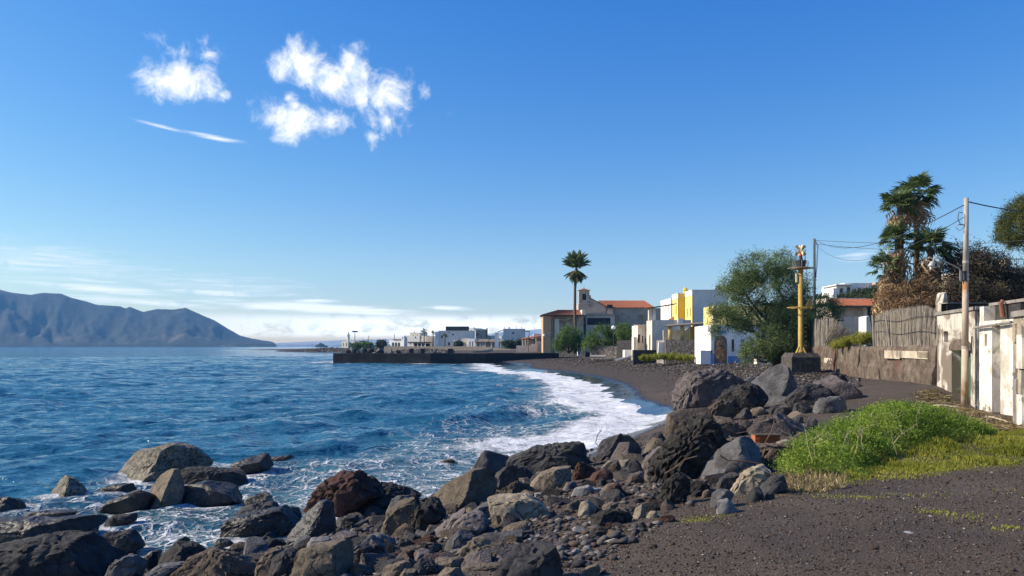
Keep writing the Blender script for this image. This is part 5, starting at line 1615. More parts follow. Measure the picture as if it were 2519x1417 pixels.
# -- beige house with arches
D = 113
hb = empty('beige_house', at(1625, 872, D), 'weathered beige house with pillars and a sloping dark pergola roof', 'house')
zb = 1.9
xa = fx(1604, D)
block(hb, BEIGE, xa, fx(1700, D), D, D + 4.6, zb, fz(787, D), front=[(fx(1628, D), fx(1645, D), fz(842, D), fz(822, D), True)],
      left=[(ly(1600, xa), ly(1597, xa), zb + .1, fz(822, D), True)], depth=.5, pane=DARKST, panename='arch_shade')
xb = fx(1590, D + 4.6)
block(hb, CREAM, fx(1567, 119), xa - .02, 118.4, 124, zb, fz(800, 118.4), front=[(fx(1569, 118.4), fx(1574.5, 118.4), fz(842, 118.4), fz(823, 118.4)), (fx(1579.5, 118.4), fx(1582.5, 118.4), fz(842, 118.4), fz(826, 118.4)), (fx(1586, 118.4), fx(1592, 118.4), fz(858, 118.4), fz(832, 118.4))], depth=.4, pane=WOOD)
MB().box(fx(1559, 117), fx(1567, 117) - .02, 117, 119, zb, fz(829, 117)).build('side_wall', CREAM, hb)
for px in (1596, 1605):
    MB().box(fx(px, D + 1), fx(px + 8, D + 1), D + 1, D + 1.7, fz(787, D) + .01, fz(757 - (px - 1596) * .3, D)).build('pillar', BEIGE, hb)
MB().prism([(fx(1594, D), D + .4, fz(759, D)), (fx(1666, D), D + .4, fz(747.5, D)), (fx(1666, D), D + .4, fz(745.5, D)), (fx(1594, D), D + .4, fz(757, D))], (0, 3.2, 0)).build('pergola_roof', DKROOF, hb)
MB().prism([(fx(1640, D), D - .5, fz(860, D)), (fx(1690, D), D - .5, fz(806, D)), (fx(1690, D), D - .5, fz(812, D)), (fx(1652, D), D - .5, fz(860, D))], (0, .45, 0)).build('stair_flank', CREAM, hb)
MB().box(fx(1667, D), fx(1679, D), D - .3, D - .02, fz(796, D), fz(784, D)).build('parapet_stub', WHITE, hb)
MB().box(fx(1560, 118.2), fx(1605, 118.2), 117.9, 118.3, fz(801, 118.4), fz(799.2, 118.4)).build('parapet_cap', CREAM, hb)

# -- yellow house
D = 119
hy = empty('yellow_house', at(1720, 870, D), 'stepped yellow house with white parapets and a yellow chimney', 'house')
x0_ = fx(1703, D)
block(hy, GREYP, x0_ + .15, fx(1790, D), D, D + 5, zb, fz(714, D))  # white front in shade, its shade put into the grey
m = MB()
panel(m, (x0_, D, zb), (0, 1, 0), (-1, 0, 0), 5, fz(726, D) - zb, [(ly(1700, x0_) - D, ly(1697.5, x0_) - D, fz(778, D) - zb, fz(757, D) - zb), (ly(1693, x0_) - D, ly(1690.5, x0_) - D, fz(778, D) - zb, fz(757, D) - zb)], .14)
m.build('yellow_side', PALEY, hy)
MB().box(x0_ - .05, x0_ + .14, D - .01, D + 5, fz(725.9, D), fz(715, D)).build('white_parapet', WHITE, hy)
MB().box(x0_ - .08, fx(1790, D), D - .1, D + 5, fz(713.9, D), fz(712.6, D)).build('parapet_cap', WHITE, hy)
D2 = 124
x2 = fx(1668, D2)
block(hy, YELL, x2 + .1, x0_ - .02, D2, D2 + 4.5, zb, fz(722, D2))  # front in shade: deeper yellow than the lit side
m = MB()
panel(m, (x2, D2, zb), (0, 1, 0), (-1, 0, 0), 4.5, fz(733, D2) - zb, [(.8, 1.8, fz(775, D2) - zb, fz(752, D2) - zb)], .1)
m.build('yellow_side', PALEY, hy)
MB().box(x2 - .05, x2 + .09, D2 - .01, D2 + 4.5, fz(732.9, D2), fz(723, D2)).build('white_parapet', WHITE, hy)
MB().box(x2 - .08, x0_ - .03, D2 - .08, D2 + 4.5, fz(721.9, D2), fz(720.8, D2)).build('parapet_cap', WHITE, hy)
MB().tube([(fx(1687, D2), D2 + .3, fz(790, D2)), (fx(1687, D2), D2 + .3, fz(714, D2))], .38, 8).build('chimney', YELL, hy)
MB().tube([(fx(1687, D2), D2 + .3, fz(713.9, D2)), (fx(1687, D2), D2 + .3, fz(710, D2)), (fx(1687, D2), D2 + .3, fz(706, D2))], [.44, .3, .08], 8).build('chimney_pot', YELL, hy)
D3 = 129
x3 = fx(1651, D3)
m = MB()
panel(m, (x3, D3, zb), (0, 1, 0), (-1, 0, 0), 9, fz(737, D3) - zb, [(1.2 + 2.5 * i, 2.4 + 2.5 * i, fz(768, D3) - zb, fz(750, D3) - zb) for i in range(3)], .25)
m.build('white_side', WHITE, hy)
MB().box(x3 + .26, x2 + .05, D3, D3 + 9, zb, fz(737.5, D3)).build('rear_block', BEIGE, hy)
MB().box(x3 - .05, x2 + .05, D3 - .05, D3 + 9, fz(736.9, D3), fz(733, D3)).build('parapet_cap', WHITE, hy)
MB().prism([(fx(1636, D3 - 2), D3 - 2, fz(792, D3)), (fx(1660, D3 - 2), D3 - 2, fz(778, D3)), (fx(1668, D3 - 2), D3 - 2, fz(765, D3)), (fx(1668, D3 - 2), D3 - 2, fz(792, D3))], (0, .4, 0)).build('stair_wall', ORNG, hy)

# -- terrace pergola on the rubble wall
D = 102
tp = empty('terrace_pergola', at(1690, 836, D), 'cane-roofed terrace pergola on round yellow columns above the rubble wall', 'pergola')
m = MB().prism([(fx(1634, D), D - .4, fz(805, D)), (fx(1752, D), D - .4, fz(797, D)), (fx(1752, D + 5), D + 5, fz(793, D + 5)), (fx(1640, D + 5), D + 5, fz(801, D + 5))], (0, 0, .16))
m.build('roof', CANE, tp)
for i, px in enumerate((1649.5, 1680, 1714)):
    MB().tube([(fx(px, D), D + .3, fz(836, D)), (fx(px, D), D + .3, fz(804 - (px - 1634) * .068, D))], .27, 10).build('column', flat('column_paint', (0.50, 0.38, 0.17), .9, .15, 1, .1), tp, True)
MB().box(fx(1704, D + 4), fx(1760, D + 4), D + 4.6, D + 5, fz(838, D + 4), fz(803, D + 4)).build('back_wall', ORNG, tp)
MB().box(fx(1634, D + 4), fx(1704, D + 4) - .02, D + 4.7, D + 5, fz(838, D + 4), fz(812, D + 4)).build('back_wall', BEIGE, tp)
MB().box(fx(1697, D + 2), fx(1702, D + 2), D + 2, D + 2.3, fz(838, D), fz(804, D + 2)).build('post', YELL, tp)
rubble_wall('rubble_wall', 'broad rubble terrace wall below the cane pergola', 1637, 1746, 101, 99.5, 836, 835, 1.6, nseg=8)
o = MB().prism([at(1618, 882, 101.5), at(1637, 882, 101.5), at(1637, 838, 101.5), at(1630, 842, 101.5), at(1621, 842, 101.5)], (0, .5, 0)).build('wall_stub', GREYP)
tag(o, 'grey plastered wall end left of the broad rubble terrace wall', 'wall')
o = MB().box(fx(1640, 100), fx(1746, 100), 101.8, 107, 1.6, fz(836.5, 101)).build('terrace_floor', CONC)
tag(o, kind='structure')

# -- blue and white house behind the tamarisk
D = 90
hw_ = empty('blue_white_house', at(1820, 890, D), 'white house with blue trim and a tall arched doorway behind the tamarisk', 'house')
x0_ = fx(1749, D)
block(hw_, WHITE, x0_, fx(1905, D), D, D + 8, 1.8, fz(800, D), front=[(fx(1757, D), fx(1790, D), 2.05, fz(825, D), True), (fx(1800, D), fx(1807, D), fz(865, D), fz(835, D)), (fx(1822, D), fx(1832, D), fz(862, D), fz(835, D))], depth=.3, pane=WOOD, panename='shutter')
MB().box(x0_ - .03, fx(1786, D), D - .05, D - .004, fz(821, D), fz(813, D)).build('blue_band', BLUE, hw_)
MB().box(x0_ - .03, fx(1757, D) - .05, D - .05, D - .004, 1.9, fz(870, D)).build('blue_plinth', BLUE, hw_)
MB().box(fx(1790, D) + .05, fx(1822, D), D - .05, D - .004, 1.9, fz(876, D)).build('blue_plinth', BLUE, hw_)
for o in list(hw_.children):
    if o.name.startswith('shutter'):
        c = sum((Vector(v) for v in o.bound_box), Vector()) / 8
        if abs(c.x + hw_.location.x - fx(1773, D)) < .6:
            o.name = 'arched_door'
            o.data.materials[0] = flat('mauve_door', (0.23, 0.17, 0.15), .8, .15, 2, .2)
        elif c.x + hw_.location.x > fx(1815, D):
            o.data.materials[0] = BLUE
MB().box(fx(1756, D + 3), fx(1900, D + 3), D + 3, D + 8, fz(799.9, D), fz(752, D + 3)).build('upper_storey', PALEY, hw_)
MB().box(fx(1752, D + 1), fx(1762, D + 1), D + .6, D + 1.2, fz(799.9, D), fz(755, D)).build('pillar', BEIGE, hw_)
o = MB().box(fx(1862, 80), fx(1905, 80), 80, 81, 1.6, fz(876, 80)).build('garden_wall', CREAM)
tag(o, 'low cream garden wall under the tamarisk', 'wall')

# -- house with tiled lean-to, villa on the hill
D = 76
ht = empty('tiled_house', at(2105, 800, D), 'low cream house with a small red tiled lean-to roof', 'house')
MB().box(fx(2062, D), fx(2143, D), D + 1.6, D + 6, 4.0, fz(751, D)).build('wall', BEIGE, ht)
MB().box(fx(2143, D) + .02, fx(2190, D), D + 2.4, D + 6, 4.0, fz(752, D)).build('shaded_wall', DARKST, ht)  # shade on this wall is put in as dark stone colour
MB().box(fx(2140, D), fx(2145, D), D + 1.0, D + 1.58, 4.0, fz(753, D)).build('pier', WHITE, ht)
m = MB()
tile_sheet(m, (fx(2046, D), D, fz(752, D)), (fx(2178, D), D, fz(752, D)), (fx(2178, D), D + 2.6, fz(736, D + 2.6)), (fx(2060, D), D + 2.6, fz(736, D + 2.6)), .24, .08)
m.build('tiled_roof', TILE, ht)
MB().box(fx(2052, D), fx(2176, D), D + .1, D + .25, fz(756, D), fz(753, D)).build('eaves_beam', WOOD, ht)
MB().tube([(fx(2079, D), D + .3, fz(772, D)), (fx(2079, D), D + .3, fz(755, D))], .06, 5).build('post', DARKM, ht)
MB().box(fx(2040, D + 2), fx(2140, D + 2), D + 2.8, D + 6, fz(740, D), fz(729, D)).build('parapet', CREAM, ht)
MB().box(fx(2050, D + 3), fx(2058, D + 3), D + 3, D + 4, fz(728.9, D), fz(706, D)).build('chimney', WHITE, ht)
MB().box(fx(2049, D + 3), fx(2059, D + 3), D + 2.9, D + 4.1, fz(705.9, D), fz(703.5, D)).build('chimney_cap', WHITE, ht)
D = 150
hv = empty('hill_villa', at(2095, 735, D), 'white flat-roofed villa high on the hill behind the palms', 'villa')
block(hv, WHITE, fx(2078, D), fx(2155, D), D, D + 8, 8, fz(698, D), front=[(fx(2083, D), fx(2092, D), fz(722, D), fz(707, D)), (fx(2110, D), fx(2118, D), fz(720, D), fz(708, D))], depth=.4, cap=.1)
block(hv, WHITE, fx(2052, D), fx(2077, D), D - 1, D + 6, 8, fz(704, D), front=[(fx(2060, D), fx(2070, D), fz(722, D), fz(710, D))], depth=.6)
MB().box(fx(2048, D), fx(2092, D), D - 1.8, D + 5, fz(703.5, D), fz(701, D)).build('roof_slab', WHITE, hv)
MB().box(fx(2142, D), fx(2156, D), D - 2, D - .5, fz(720, D), fz(696, D)).build('pink_wing', flat('pink_plaster', (.5, .33, .26), .9), hv)
# ------------------------------------------------------------------ retaining wall, sheds, beacon
RETW = pm('retaining_wall_stone', [(0.3, (0.055, 0.040, 0.030)), (0.5, (0.125, 0.096, 0.073)), (0.7, (0.21, 0.168, 0.128))], 1.6, 0.95, 0.9, 5, 0.09,
          patch=[((0.12, 0.065, 0.05), 0.35, 0.56, 0.66), ((0.25, 0.205, 0.155), 0.8, 0.62, 0.72)], speck=((0.04, 0.032, 0.027), 6.0, 0.60, 0.68))
rw = empty('retaining_wall', (22, 48, 2.2), 'long weathered brown retaining wall below the reed fence', 'wall')
rg = np.random.default_rng(77)


def wall_pt(t_, off=0.0):
    yy = 30.55 + t_ * 40
    return (wall_x(yy) - off * 0.97, yy + off * 0.24)


secs = [0, .11, .235, .36, .475, .555, .70, .85, 1.0]
for i in range(len(secs) - 1):
    a, b_ = secs[i] + .0008, secs[i + 1] - .0008
    nu, nv = 26, 14
    off0 = rg.uniform(-.06, .08)
    ztop = 4.2 + rg.uniform(-.05, .03)
    V, Fq = [], []
    for u in range(nu + 1):
        tt = a + (b_ - a) * u / nu
        x_, y_ = wall_pt(tt)
        for v in range(nv + 1):
            zz = 1.5 + (ztop + .09 * float(fbm(tt * 30, i * 3.3, 0, 3, 5)) - 1.5) * v / nv
            e = off0 + .10 * float(fbm(y_ * .9, zz * 1.1, 0, 4, 40 + i)) - (.06 if v == nv else 0) + (.05 if zz < 3.15 else 0)
            xo, yo = wall_pt(tt, e)
            V.append((xo, yo, zz))
    for u in range(nu):
        for v in range(nv):
            k = u * (nv + 1) + v
            Fq.append((k, k + 1, k + nv + 2, k + nv + 1))
    base = len(V)
    # top and back
    for u in range(nu + 1):
        tt = a + (b_ - a) * u / nu
        xo, yo = wall_pt(tt, -.6)
        V.append((xo, yo, ztop - .05))
    for u in range(nu):
        Fq.append((u * (nv + 1) + nv, base + u, base + u + 1, (u + 1) * (nv + 1) + nv))
    for u in (0, nu):
        x_, y_ = wall_pt(a + (b_ - a) * u / nu, -.6)
        V.append((x_, y_, 1.5))
        ks = [u * (nv + 1) + v for v in range(nv + 1)] + [base + u, len(V) - 1]
        Fq.append(tuple(ks))
    mesh_np('wall_section', V, Fq, RETW, rw)
# squared patch stones set in the wall
for (px0, px1, py0, py1) in ((2220, 2288, 863, 880), (2262, 2288, 866, 880), (2180, 2218, 862, 881), (2030, 2050, 880, 892)):
    k0, k1 = (px0 - 1259.5) / F, (px1 - 1259.5) / F
    y0_ = (17.5 - .25 * 30.5) / (k0 - .25)
    y1_ = (17.5 - .25 * 30.5) / (k1 - .25)
    A_, B_ = (wall_x(y0_) - .1, y0_), (wall_x(y1_) - .1, y1_)
    zt, zb_ = fz(py0, y0_), fz(py1, y0_)
    MB().prism([(A_[0], A_[1], zb_), (B_[0], B_[1], zb_), (B_[0], B_[1], zt), (A_[0], A_[1], zt)], (.3, .05, 0)).build('squared_stone', TAN, rw)

# sheds by the lane
PEEL = pm('peeling_whitewash', [(0.3, (0.44, 0.40, 0.335)), (0.7, (0.66, 0.62, 0.54))], 1.2, 0.92, 0.5, 8,
          patch=[((0.20, 0.16, 0.125), 0.55, 0.46, 0.54), ((0.10, 0.085, 0.072), 1.3, 0.60, 0.66, (1, 1, .4))], streak=((0.20, 0.16, 0.12), 0.54, 0.66))
PEEL2 = pm('fresh_whitewash', [(0.3, (0.66, 0.62, 0.54)), (0.7, (0.80, 0.76, 0.68))], 1.0, 0.9, 0.3, 9, patch=[((0.30, 0.26, 0.21), 1.6, 0.58, 0.63), ((0.46, 0.41, 0.33), .7, .52, .62)], streak=((0.44, 0.38, 0.29), 0.56, 0.68))
PEEL3 = pm('crumbling_plaster', [(0.3, (0.20, 0.165, 0.125)), (0.5, (0.40, 0.34, 0.25)), (0.7, (0.62, 0.55, 0.43))], 1.1, 0.95, 0.9, 6, 0.08, patch=[((0.13, 0.12, 0.11), .7, 0.52, 0.58), ((0.62, 0.54, 0.40), 1.1, 0.60, 0.66)])
GREEN = pm('green_door_paint', [(0.3, (0.03, 0.085, 0.05)), (0.7, (0.055, 0.15, 0.085))], 3, 0.7, 0.3, 12, stretch=(3, 3, .5), patch=[((0.16, 0.17, 0.13), 2.0, 0.60, 0.7)])
BROWND = pm('brown_door_paint', [(0.3, (0.10, 0.055, 0.04)), (0.7, (0.19, 0.115, 0.085))], 3, 0.8, 0.3, 12, stretch=(4, 4, .4))


class WallFrame:
    """a vertical wall line in plan, addressed by pixel columns"""
    def __init__(s, p0, p1):
        s.p0, s.p1 = Vector((*p0, 0)), Vector((*p1, 0))
        s.u = (s.p1 - s.p0).normalized()
        s.L = (s.p1 - s.p0).length
        n = Vector((s.u.y, -s.u.x, 0))
        if n.dot(-s.p0) < 0:
            n = -n
        s.n = n

    def t(s, px):
        k = (px - 1259.5) / F
        # x = k y
        return (s.p0.x - k * s.p0.y) / (k * s.u.y - s.u.x)

    def dist(s, px):
        return (s.p0 + s.u * s.t(px)).y

    def pt(s, t_, z_, out=0.0):
        q = s.p0 + s.u * t_ + s.n * out
        return Vector((q.x, q.y, z_))

    def hole(s, px0, px1, py0, py1, z0, arch=False):
        a, b_ = s.t(px0), s.t(px1)
        d_ = s.dist((px0 + px1) / 2)
        return (min(a, b_), max(a, b_), fz(py1, d_) - z0, fz(py0, d_) - z0, arch)

    def slab(s, t0, t1, z0, z1, o0, o1):
        """box from t0..t1 along, z0..z1, from out o0 to o1"""
        return MB().add([s.pt(t0, z0, o0), s.pt(t1, z0, o0), s.pt(t1, z0, o1), s.pt(t0, z0, o1), s.pt(t0, z1, o0), s.pt(t1, z1, o0), s.pt(t1, z1, o1), s.pt(t0, z1, o1)],
                        [(0, 1, 2, 3), (7, 6, 5, 4), (0, 4, 5, 1), (1, 5, 6, 2), (2, 6, 7, 3), (3, 7, 4, 0)])


def shed_wall(root, w_, mat, z0, z1, holes, depth, back=3.5, name='front_wall'):
    m = MB()
    panel(m, w_.pt(0, z0), w_.u, w_.n, w_.L, z1 - z0, holes, depth)
    a, b_, c, d_ = w_.pt(0, z0), w_.pt(w_.L, z0), w_.pt(w_.L, z0, -back), w_.pt(0, z0, -back)
    up = Vector((0, 0, z1 - z0))
    m.poly([b_, c, c + up, b_ + up])
    m.poly([c, d_, d_ + up, c + up])
    m.poly([d_, a, a + up, d_ + up])
    m.poly([a + up, b_ + up, c + up, d_ + up])
    return m.build(name, mat, root)


W1 = WallFrame((17.3, 30.1), (15.95, 25.35))
s1 = empty('green_door_shed', W1.pt(W1.L / 2, 2.1), 'peeling whitewashed shed with a weathered green plank door', 'shed')
z0, z1 = 1.8, 5.44
dh = W1.hole(2341, 2388, 862, 1000, z0)
dh = (dh[0], dh[1], 0.12, dh[3], False)
wh = W1.hole(2322, 2332, 815, 841, z0)
shed_wall(s1, W1, PEEL, z0, z1, [dh, wh], .38)
W1.slab(wh[0] - .02, wh[1] + .02, z0 + wh[2] - .02, z0 + wh[3] + .02, -.44, -.385).build('window', GLASS, s1)
npl = 5
for i in range(npl):
    a = dh[0] + (dh[1] - dh[0]) * i / npl + .008
    b_ = dh[0] + (dh[1] - dh[0]) * (i + 1) / npl - .008
    W1.slab(a, b_, z0 + dh[2] + .02, z0 + dh[3] + .05, -.36 + .012 * (i % 2), -.30 + .012 * (i % 2)).build('door_plank', GREEN, s1)
W1.slab(dh[0] + .02, dh[1] - .02, z0 + dh[2], z0 + dh[3], -.45, -.385).build('door_backing', DARKST, s1)
m = MB()
am = (dh[0] + dh[1]) / 2
hw = (dh[1] - dh[0]) / 2 + .16
zl = z0 + dh[3]
pts = [W1.pt(am - hw, zl, .05)] + [W1.pt(am - hw * math.cos(t_), zl + .12 + .30 * math.sin(t_), .05) for t_ in np.linspace(0, math.pi, 9)] + [W1.pt(am + hw, zl, .05)]
m.prism(pts, -W1.n * .1)
m.build('lintel', RETW, s1)
W1.slab(-.05, W1.L + .05, z1 + .004, z1 + .12, -3.6, .06).build('roof_slab', CONC, s1)
m = MB()
m.tube([W1.pt(dh[1] + .25, zl + .5, .04), W1.pt(dh[1] + .3, zl + .2, .06), W1.pt(dh[1] + .22, zl - .1, .05)], .025, 5)
m.build('wall_hook', DARKM, s1)

W2 = WallFrame((15.80, 25.0), (15.15, 22.35))
s2 = empty('white_shed', W2.pt(W2.L / 2, 2.0), 'bright white shed with a narrow brown door in a recess', 'shed')
z1 = 5.02
rc = W2.hole(2440, 2461, 800, 1030, z0)
rc = (rc[0], rc[1], .1, min(rc[3], z1 - z0 - .12), False)
vh = W2.hole(2422, 2428, 822, 852, z0)
shed_wall(s2, W2, PEEL2, z0, z1, [rc, vh], .30)
zs = fz(905, W2.dist(2450))
W2.slab(rc[0] - .02, rc[1] + .02, zs + .01, z0 + rc[3] + .02, -.36, -.305).build('recess_shade_panel', GREYP, s2)  # grey paints the shade inside the recess above the door
npl = 4
for i in range(npl):
    a = rc[0] + (rc[1] - rc[0]) * i / npl + .006
    b_ = rc[0] + (rc[1] - rc[0]) * (i + 1) / npl - .006
    W2.slab(a, b_, z0 + rc[2], zs, -.36, -.29 + .012 * (i % 2)).build('door_plank', BROWND, s2)
W2.slab(vh[0] - .01, vh[1] + .01, z0 + vh[2] - .01, z0 + vh[3] + .01, -.3, -.12).build('vent', BROWND, s2)
MB().tube([W2.pt(-.1, fz(806, W2.dist(2414)), .12), W2.pt(W2.L * .5, fz(800, W2.dist(2455)), .14), W2.pt(W2.L + .2, fz(793, W2.dist(2492)), .12)], .045, 7).build('wooden_beam', CONC, s2)
W2.slab(.35, W2.L - .4, z1 + .004, z1 + .52, -1.4, -.35).build('parapet_wall', DARKST, s2)
W2.slab(-.02, .34, z1 + .004, z1 + .5, -1.4, -.02).build('parapet_pier', PEEL2, s2)
W2.slab(-.05, W2.L, z1 + .525, z1 + .62, -3.4, -.3).build('roof_slab', CONC, s2)
MB().tube([W2.pt(W2.L * .52, z1 + .1, -.2), W2.pt(W2.L * .50, z1 + .55, -.16), W2.pt(W2.L * .49, z1 + .62, -.22)], .07, 8).build('clay_pipe', TILE, s2)

W3 = WallFrame((13.75, 20.25), (12.1, 15.9))
s3 = empty('crumbling_shed', W3.pt(1, 2.0), 'crumbling stone shed with flaking cream plaster at the right edge', 'shed')
z1 = 4.98
vh = W3.hole(2500, 2508, 838, 866, z0) if W3.t(2500) > 0 else (.2, .45, 2.2, 2.6, False)
shed_wall(s3, W3, PEEL3, z0, z1, [(max(.08, vh[0]), max(.08, vh[0]) + .14, fz(866, 20) - z0, fz(842, 20) - z0, False)], .25)
W3.slab(-.06, W3.L, z1 + .004, z1 + .16, -3.5, .07).build('roof_slab', CONC, s3)
W3.slab(.05, .24, fz(868, 20), fz(840, 20), -.3, -.255).build('vent', DARKST, s3)
for i, (t0, t1, za, zb2) in enumerate(((.0, .35, 1.9, 3.3), (.4, .9, 1.9, 2.9), (.05, .3, 4.3, 4.8), (.5, 1.0, 3.6, 4.5))):
    W3.slab(t0, t1, za, zb2, -.02, .035 + .01 * i).build('plaster_patch', [CONC, PEEL2, PEEL3, PEEL2][i], s3)

# coursed dark stone wall above the sheds
dw = empty('coursed_wall', (fx(2430, 33.5), 33.5, 4.1), 'dark coursed stone wall above the shed roofs', 'wall')
rg = np.random.default_rng(8)
D = 33.5
for c in range(5):
    px = 2331.0
    zt = fz(747 + c * 6.2, D)
    while px < 2640:
        wpx = rg.uniform(10, 24)
        MB().box(fx(px, D), fx(px + wpx - .9, D), D + rg.uniform(0, .06), D + .5, zt - .105, zt).build('stone', DARKST, dw)
        px += wpx
MB().box(fx(2331, D), fx(2640, D), D + .08, D + .48, 4.1, fz(747.5, D)).build('mortar_core', DARKM, dw)
MB().box(fx(2328, D), fx(2640, D), D - .08, D + .6, fz(746.6, D), fz(744.6, D)).build('coping', CONC, dw)
o = MB().prism([at(2321, 772, 34), at(2330, 772, 34), at(2331, 735, 34), at(2328, 718, 34), at(2323, 722, 34), at(2319, 745, 34)], (0, .6, 0)).build('ruined_wall_end', PEEL)
tag(o, 'broken white wall end between the dry palms and the dark thicket', 'wall')

# house behind the thicket with a railed roof
D = 52
bh = empty('thicket_house', at(2490, 760, D), 'shaded house with an iron roof railing behind the dark thicket', 'house')
MB().box(fx(2425, D), fx(2760, D), D, D + 8, 4.0, fz(658, D)).build('wall', TAN, bh)
MB().box(fx(2470, D), fx(2484, D), D - .1, D + .6, fz(657.9, D), fz(636, D)).build('corner_pier', TAN, bh)
for i in range(26):
    x_ = fx(2486, D) + i * .16
    MB().tube([(x_, D + .1, fz(657.9, D)), (x_, D + .1, fz(637, D))], .014, 4).build('baluster', DARKM, bh)
MB().tube([(fx(2484, D), D + .1, fz(637, D)), (fx(2486, D) + 4.3, D + .1, fz(637, D))], .025, 5).build('handrail', DARKM, bh)

# garden wall behind the fence
o = MB().add([at(2078, 845, 58), at(2132, 845, 58), at(2132, 778, 58), at(2078, 780, 58), at(2078, 845, 58.6), at(2132, 845, 58.6), at(2132, 778, 58.6), at(2078, 780, 58.6)],
             [(0, 1, 2, 3), (7, 6, 5, 4), (0, 3, 7, 4), (1, 5, 6, 2), (3, 2, 6, 7)]).build('garden_wall', BEIGE)
tag(o, 'smooth cream garden wall seen through the gap in the reed fence', 'wall')
o = MB().prism([at(2131, 848, 55), at(2151, 848, 55), at(2144, 805, 55), at(2138, 777, 55), at(2131, 779, 55)], (0, 1.2, 0)).build('wall_buttress', WHITE)
tag(o, 'white sloping wall end beside the leaning reed fence', 'wall')

# -- reed fences
REED = bpy.data.materials.new('dry_reed')
REED.use_nodes = True
t = NT(REED.node_tree)
b = t.n['Principled BSDF']
t.l.new(t.ramp(t.attr('tint').outputs['Fac'], [(0, (0.07, 0.06, 0.052)), (.4, (0.17, 0.148, 0.125)), (.8, (0.28, 0.245, 0.205)), (1, (.38, .33, .27))]), b.inputs['Base Color'])
b.inputs['Roughness'].default_value = .9


def canes(name, root, n, fn, seed, r=.013):
    rg = np.random.default_rng(seed)
    V, Fq, T = [], [], []
    for i in range(n):
        a, c = fn(rg, i / max(1, n - 1))
        a, c = Vector(a), Vector(c)
        mid = a.lerp(c, .5) + Vector((rg.normal() * .03, rg.normal() * .03, 0))
        k = len(V)
        rr_ = r * rg.uniform(.7, 1.5)
        for p, w_ in ((a, 1), (mid, .95), (c, .5)):
            V += [p + Vector((-.3 * rr_, -rr_ * w_, 0)), p + Vector((-rr_ * w_, 0, 0)), p + Vector((0, rr_ * w_, 0))]
        Fq += [(k, k + 1, k + 4, k + 3), (k + 1, k + 2, k + 5, k + 4), (k + 3, k + 4, k + 7, k + 6), (k + 4, k + 5, k + 8, k + 7)]
        T += [rg.uniform(0, 1)] * 9
    o = mesh_np(name, V, Fq, REED, root, False, None, {'tint': ('POINT', T)})
    o['kind'] = 'stuff'
    return o


def fence_y(px):
    k = (px - 1259.5) / F
    return (17.5 - .25 * 30.5 + .25) / (k - .25)


rf1 = empty('reed_fence', (wall_x(36) + .25, 36, 4.2), 'grey leaning reed fence on the retaining wall beside the sheds', 'fence')
Y0, Y1 = fence_y(2303), fence_y(2152)


def reed1(rg, u):
    yy = Y0 + (Y1 - Y0) * u + rg.normal() * .03
    x_ = wall_x(yy) + .28 + rg.uniform(-.05, .05)
    px = 1259.5 + F * x_ / yy
    top = np.interp(px, [2150, 2175, 2200, 2250, 2275, 2295, 2305], [785, 768, 764, 757, 755, 765, 775]) + rg.normal() * 3.2
    lean = (u - .35) * .25 + rg.normal() * .05
    return (x_, yy, 4.15), (x_ + .05, yy + lean, fz(top, yy))


canes('reed_panel', rf1, 1500, reed1, 3)
for px in (2152, 2192, 2270):
    yy = fence_y(px)
    x_ = wall_x(yy) + .2
    MB().tube([(x_, yy, 4.1), (x_ - .05, yy + (.35 if px == 2192 else .05), fz(776 if px != 2270 else 832, yy))], .05, 6).build('post', CONC, rf1)
for (za, zb2) in ((5.45, 5.55), (4.75, 4.95)):
    pts = [(wall_x(Y0 + (Y1 - Y0) * u) + .2, Y0 + (Y1 - Y0) * u, za + (zb2 - za) * u + .07 * math.sin(u * 9)) for u in np.linspace(0, 1, 14)]
    MB().tube(pts, .014, 4).build('wire', DARKM, rf1)
rf2 = empty('reed_fence', (wall_x(57) + .25, 57, 4.2), 'grey reed fence with a slumped end behind the beacon', 'fence')
Y2, Y3 = fence_y(2048), fence_y(1992)


def reed2(rg, u):
    yy = Y2 + (Y3 - Y2) * u + rg.normal() * .04
    x_ = wall_x(yy) + .28 + rg.uniform(-.05, .05)
    top = 786 + rg.normal() * 3 + 6 * u
    return (x_, yy, 4.15), (x_, yy + rg.normal() * .1 - .2, fz(top, yy))


def reed3(rg, u):
    yy = fence_y(2112) + (Y2 - fence_y(2112)) * u
    x_ = wall_x(yy) + .3
    return (x_ + rg.uniform(-.1, .1), yy + rg.uniform(0, 2.0), 4.15 + rg.uniform(0, .25)), (x_, yy - 1.6 * (1 - u) - .3, 4.3 + 1.7 * u + rg.uniform(-.2, .25))


canes('reed_panel', rf2, 700, reed2, 4, .02)
canes('slumped_reeds', rf2, 360, reed3, 5, .018)
for px in (2009, 2037, 1994):
    yy = fence_y(px)
    x_ = wall_x(yy) + .2
    MB().tube([(x_, yy, 4.1), (x_, yy, fz(784, yy))], .09, 6).build('post', CONC, rf2)

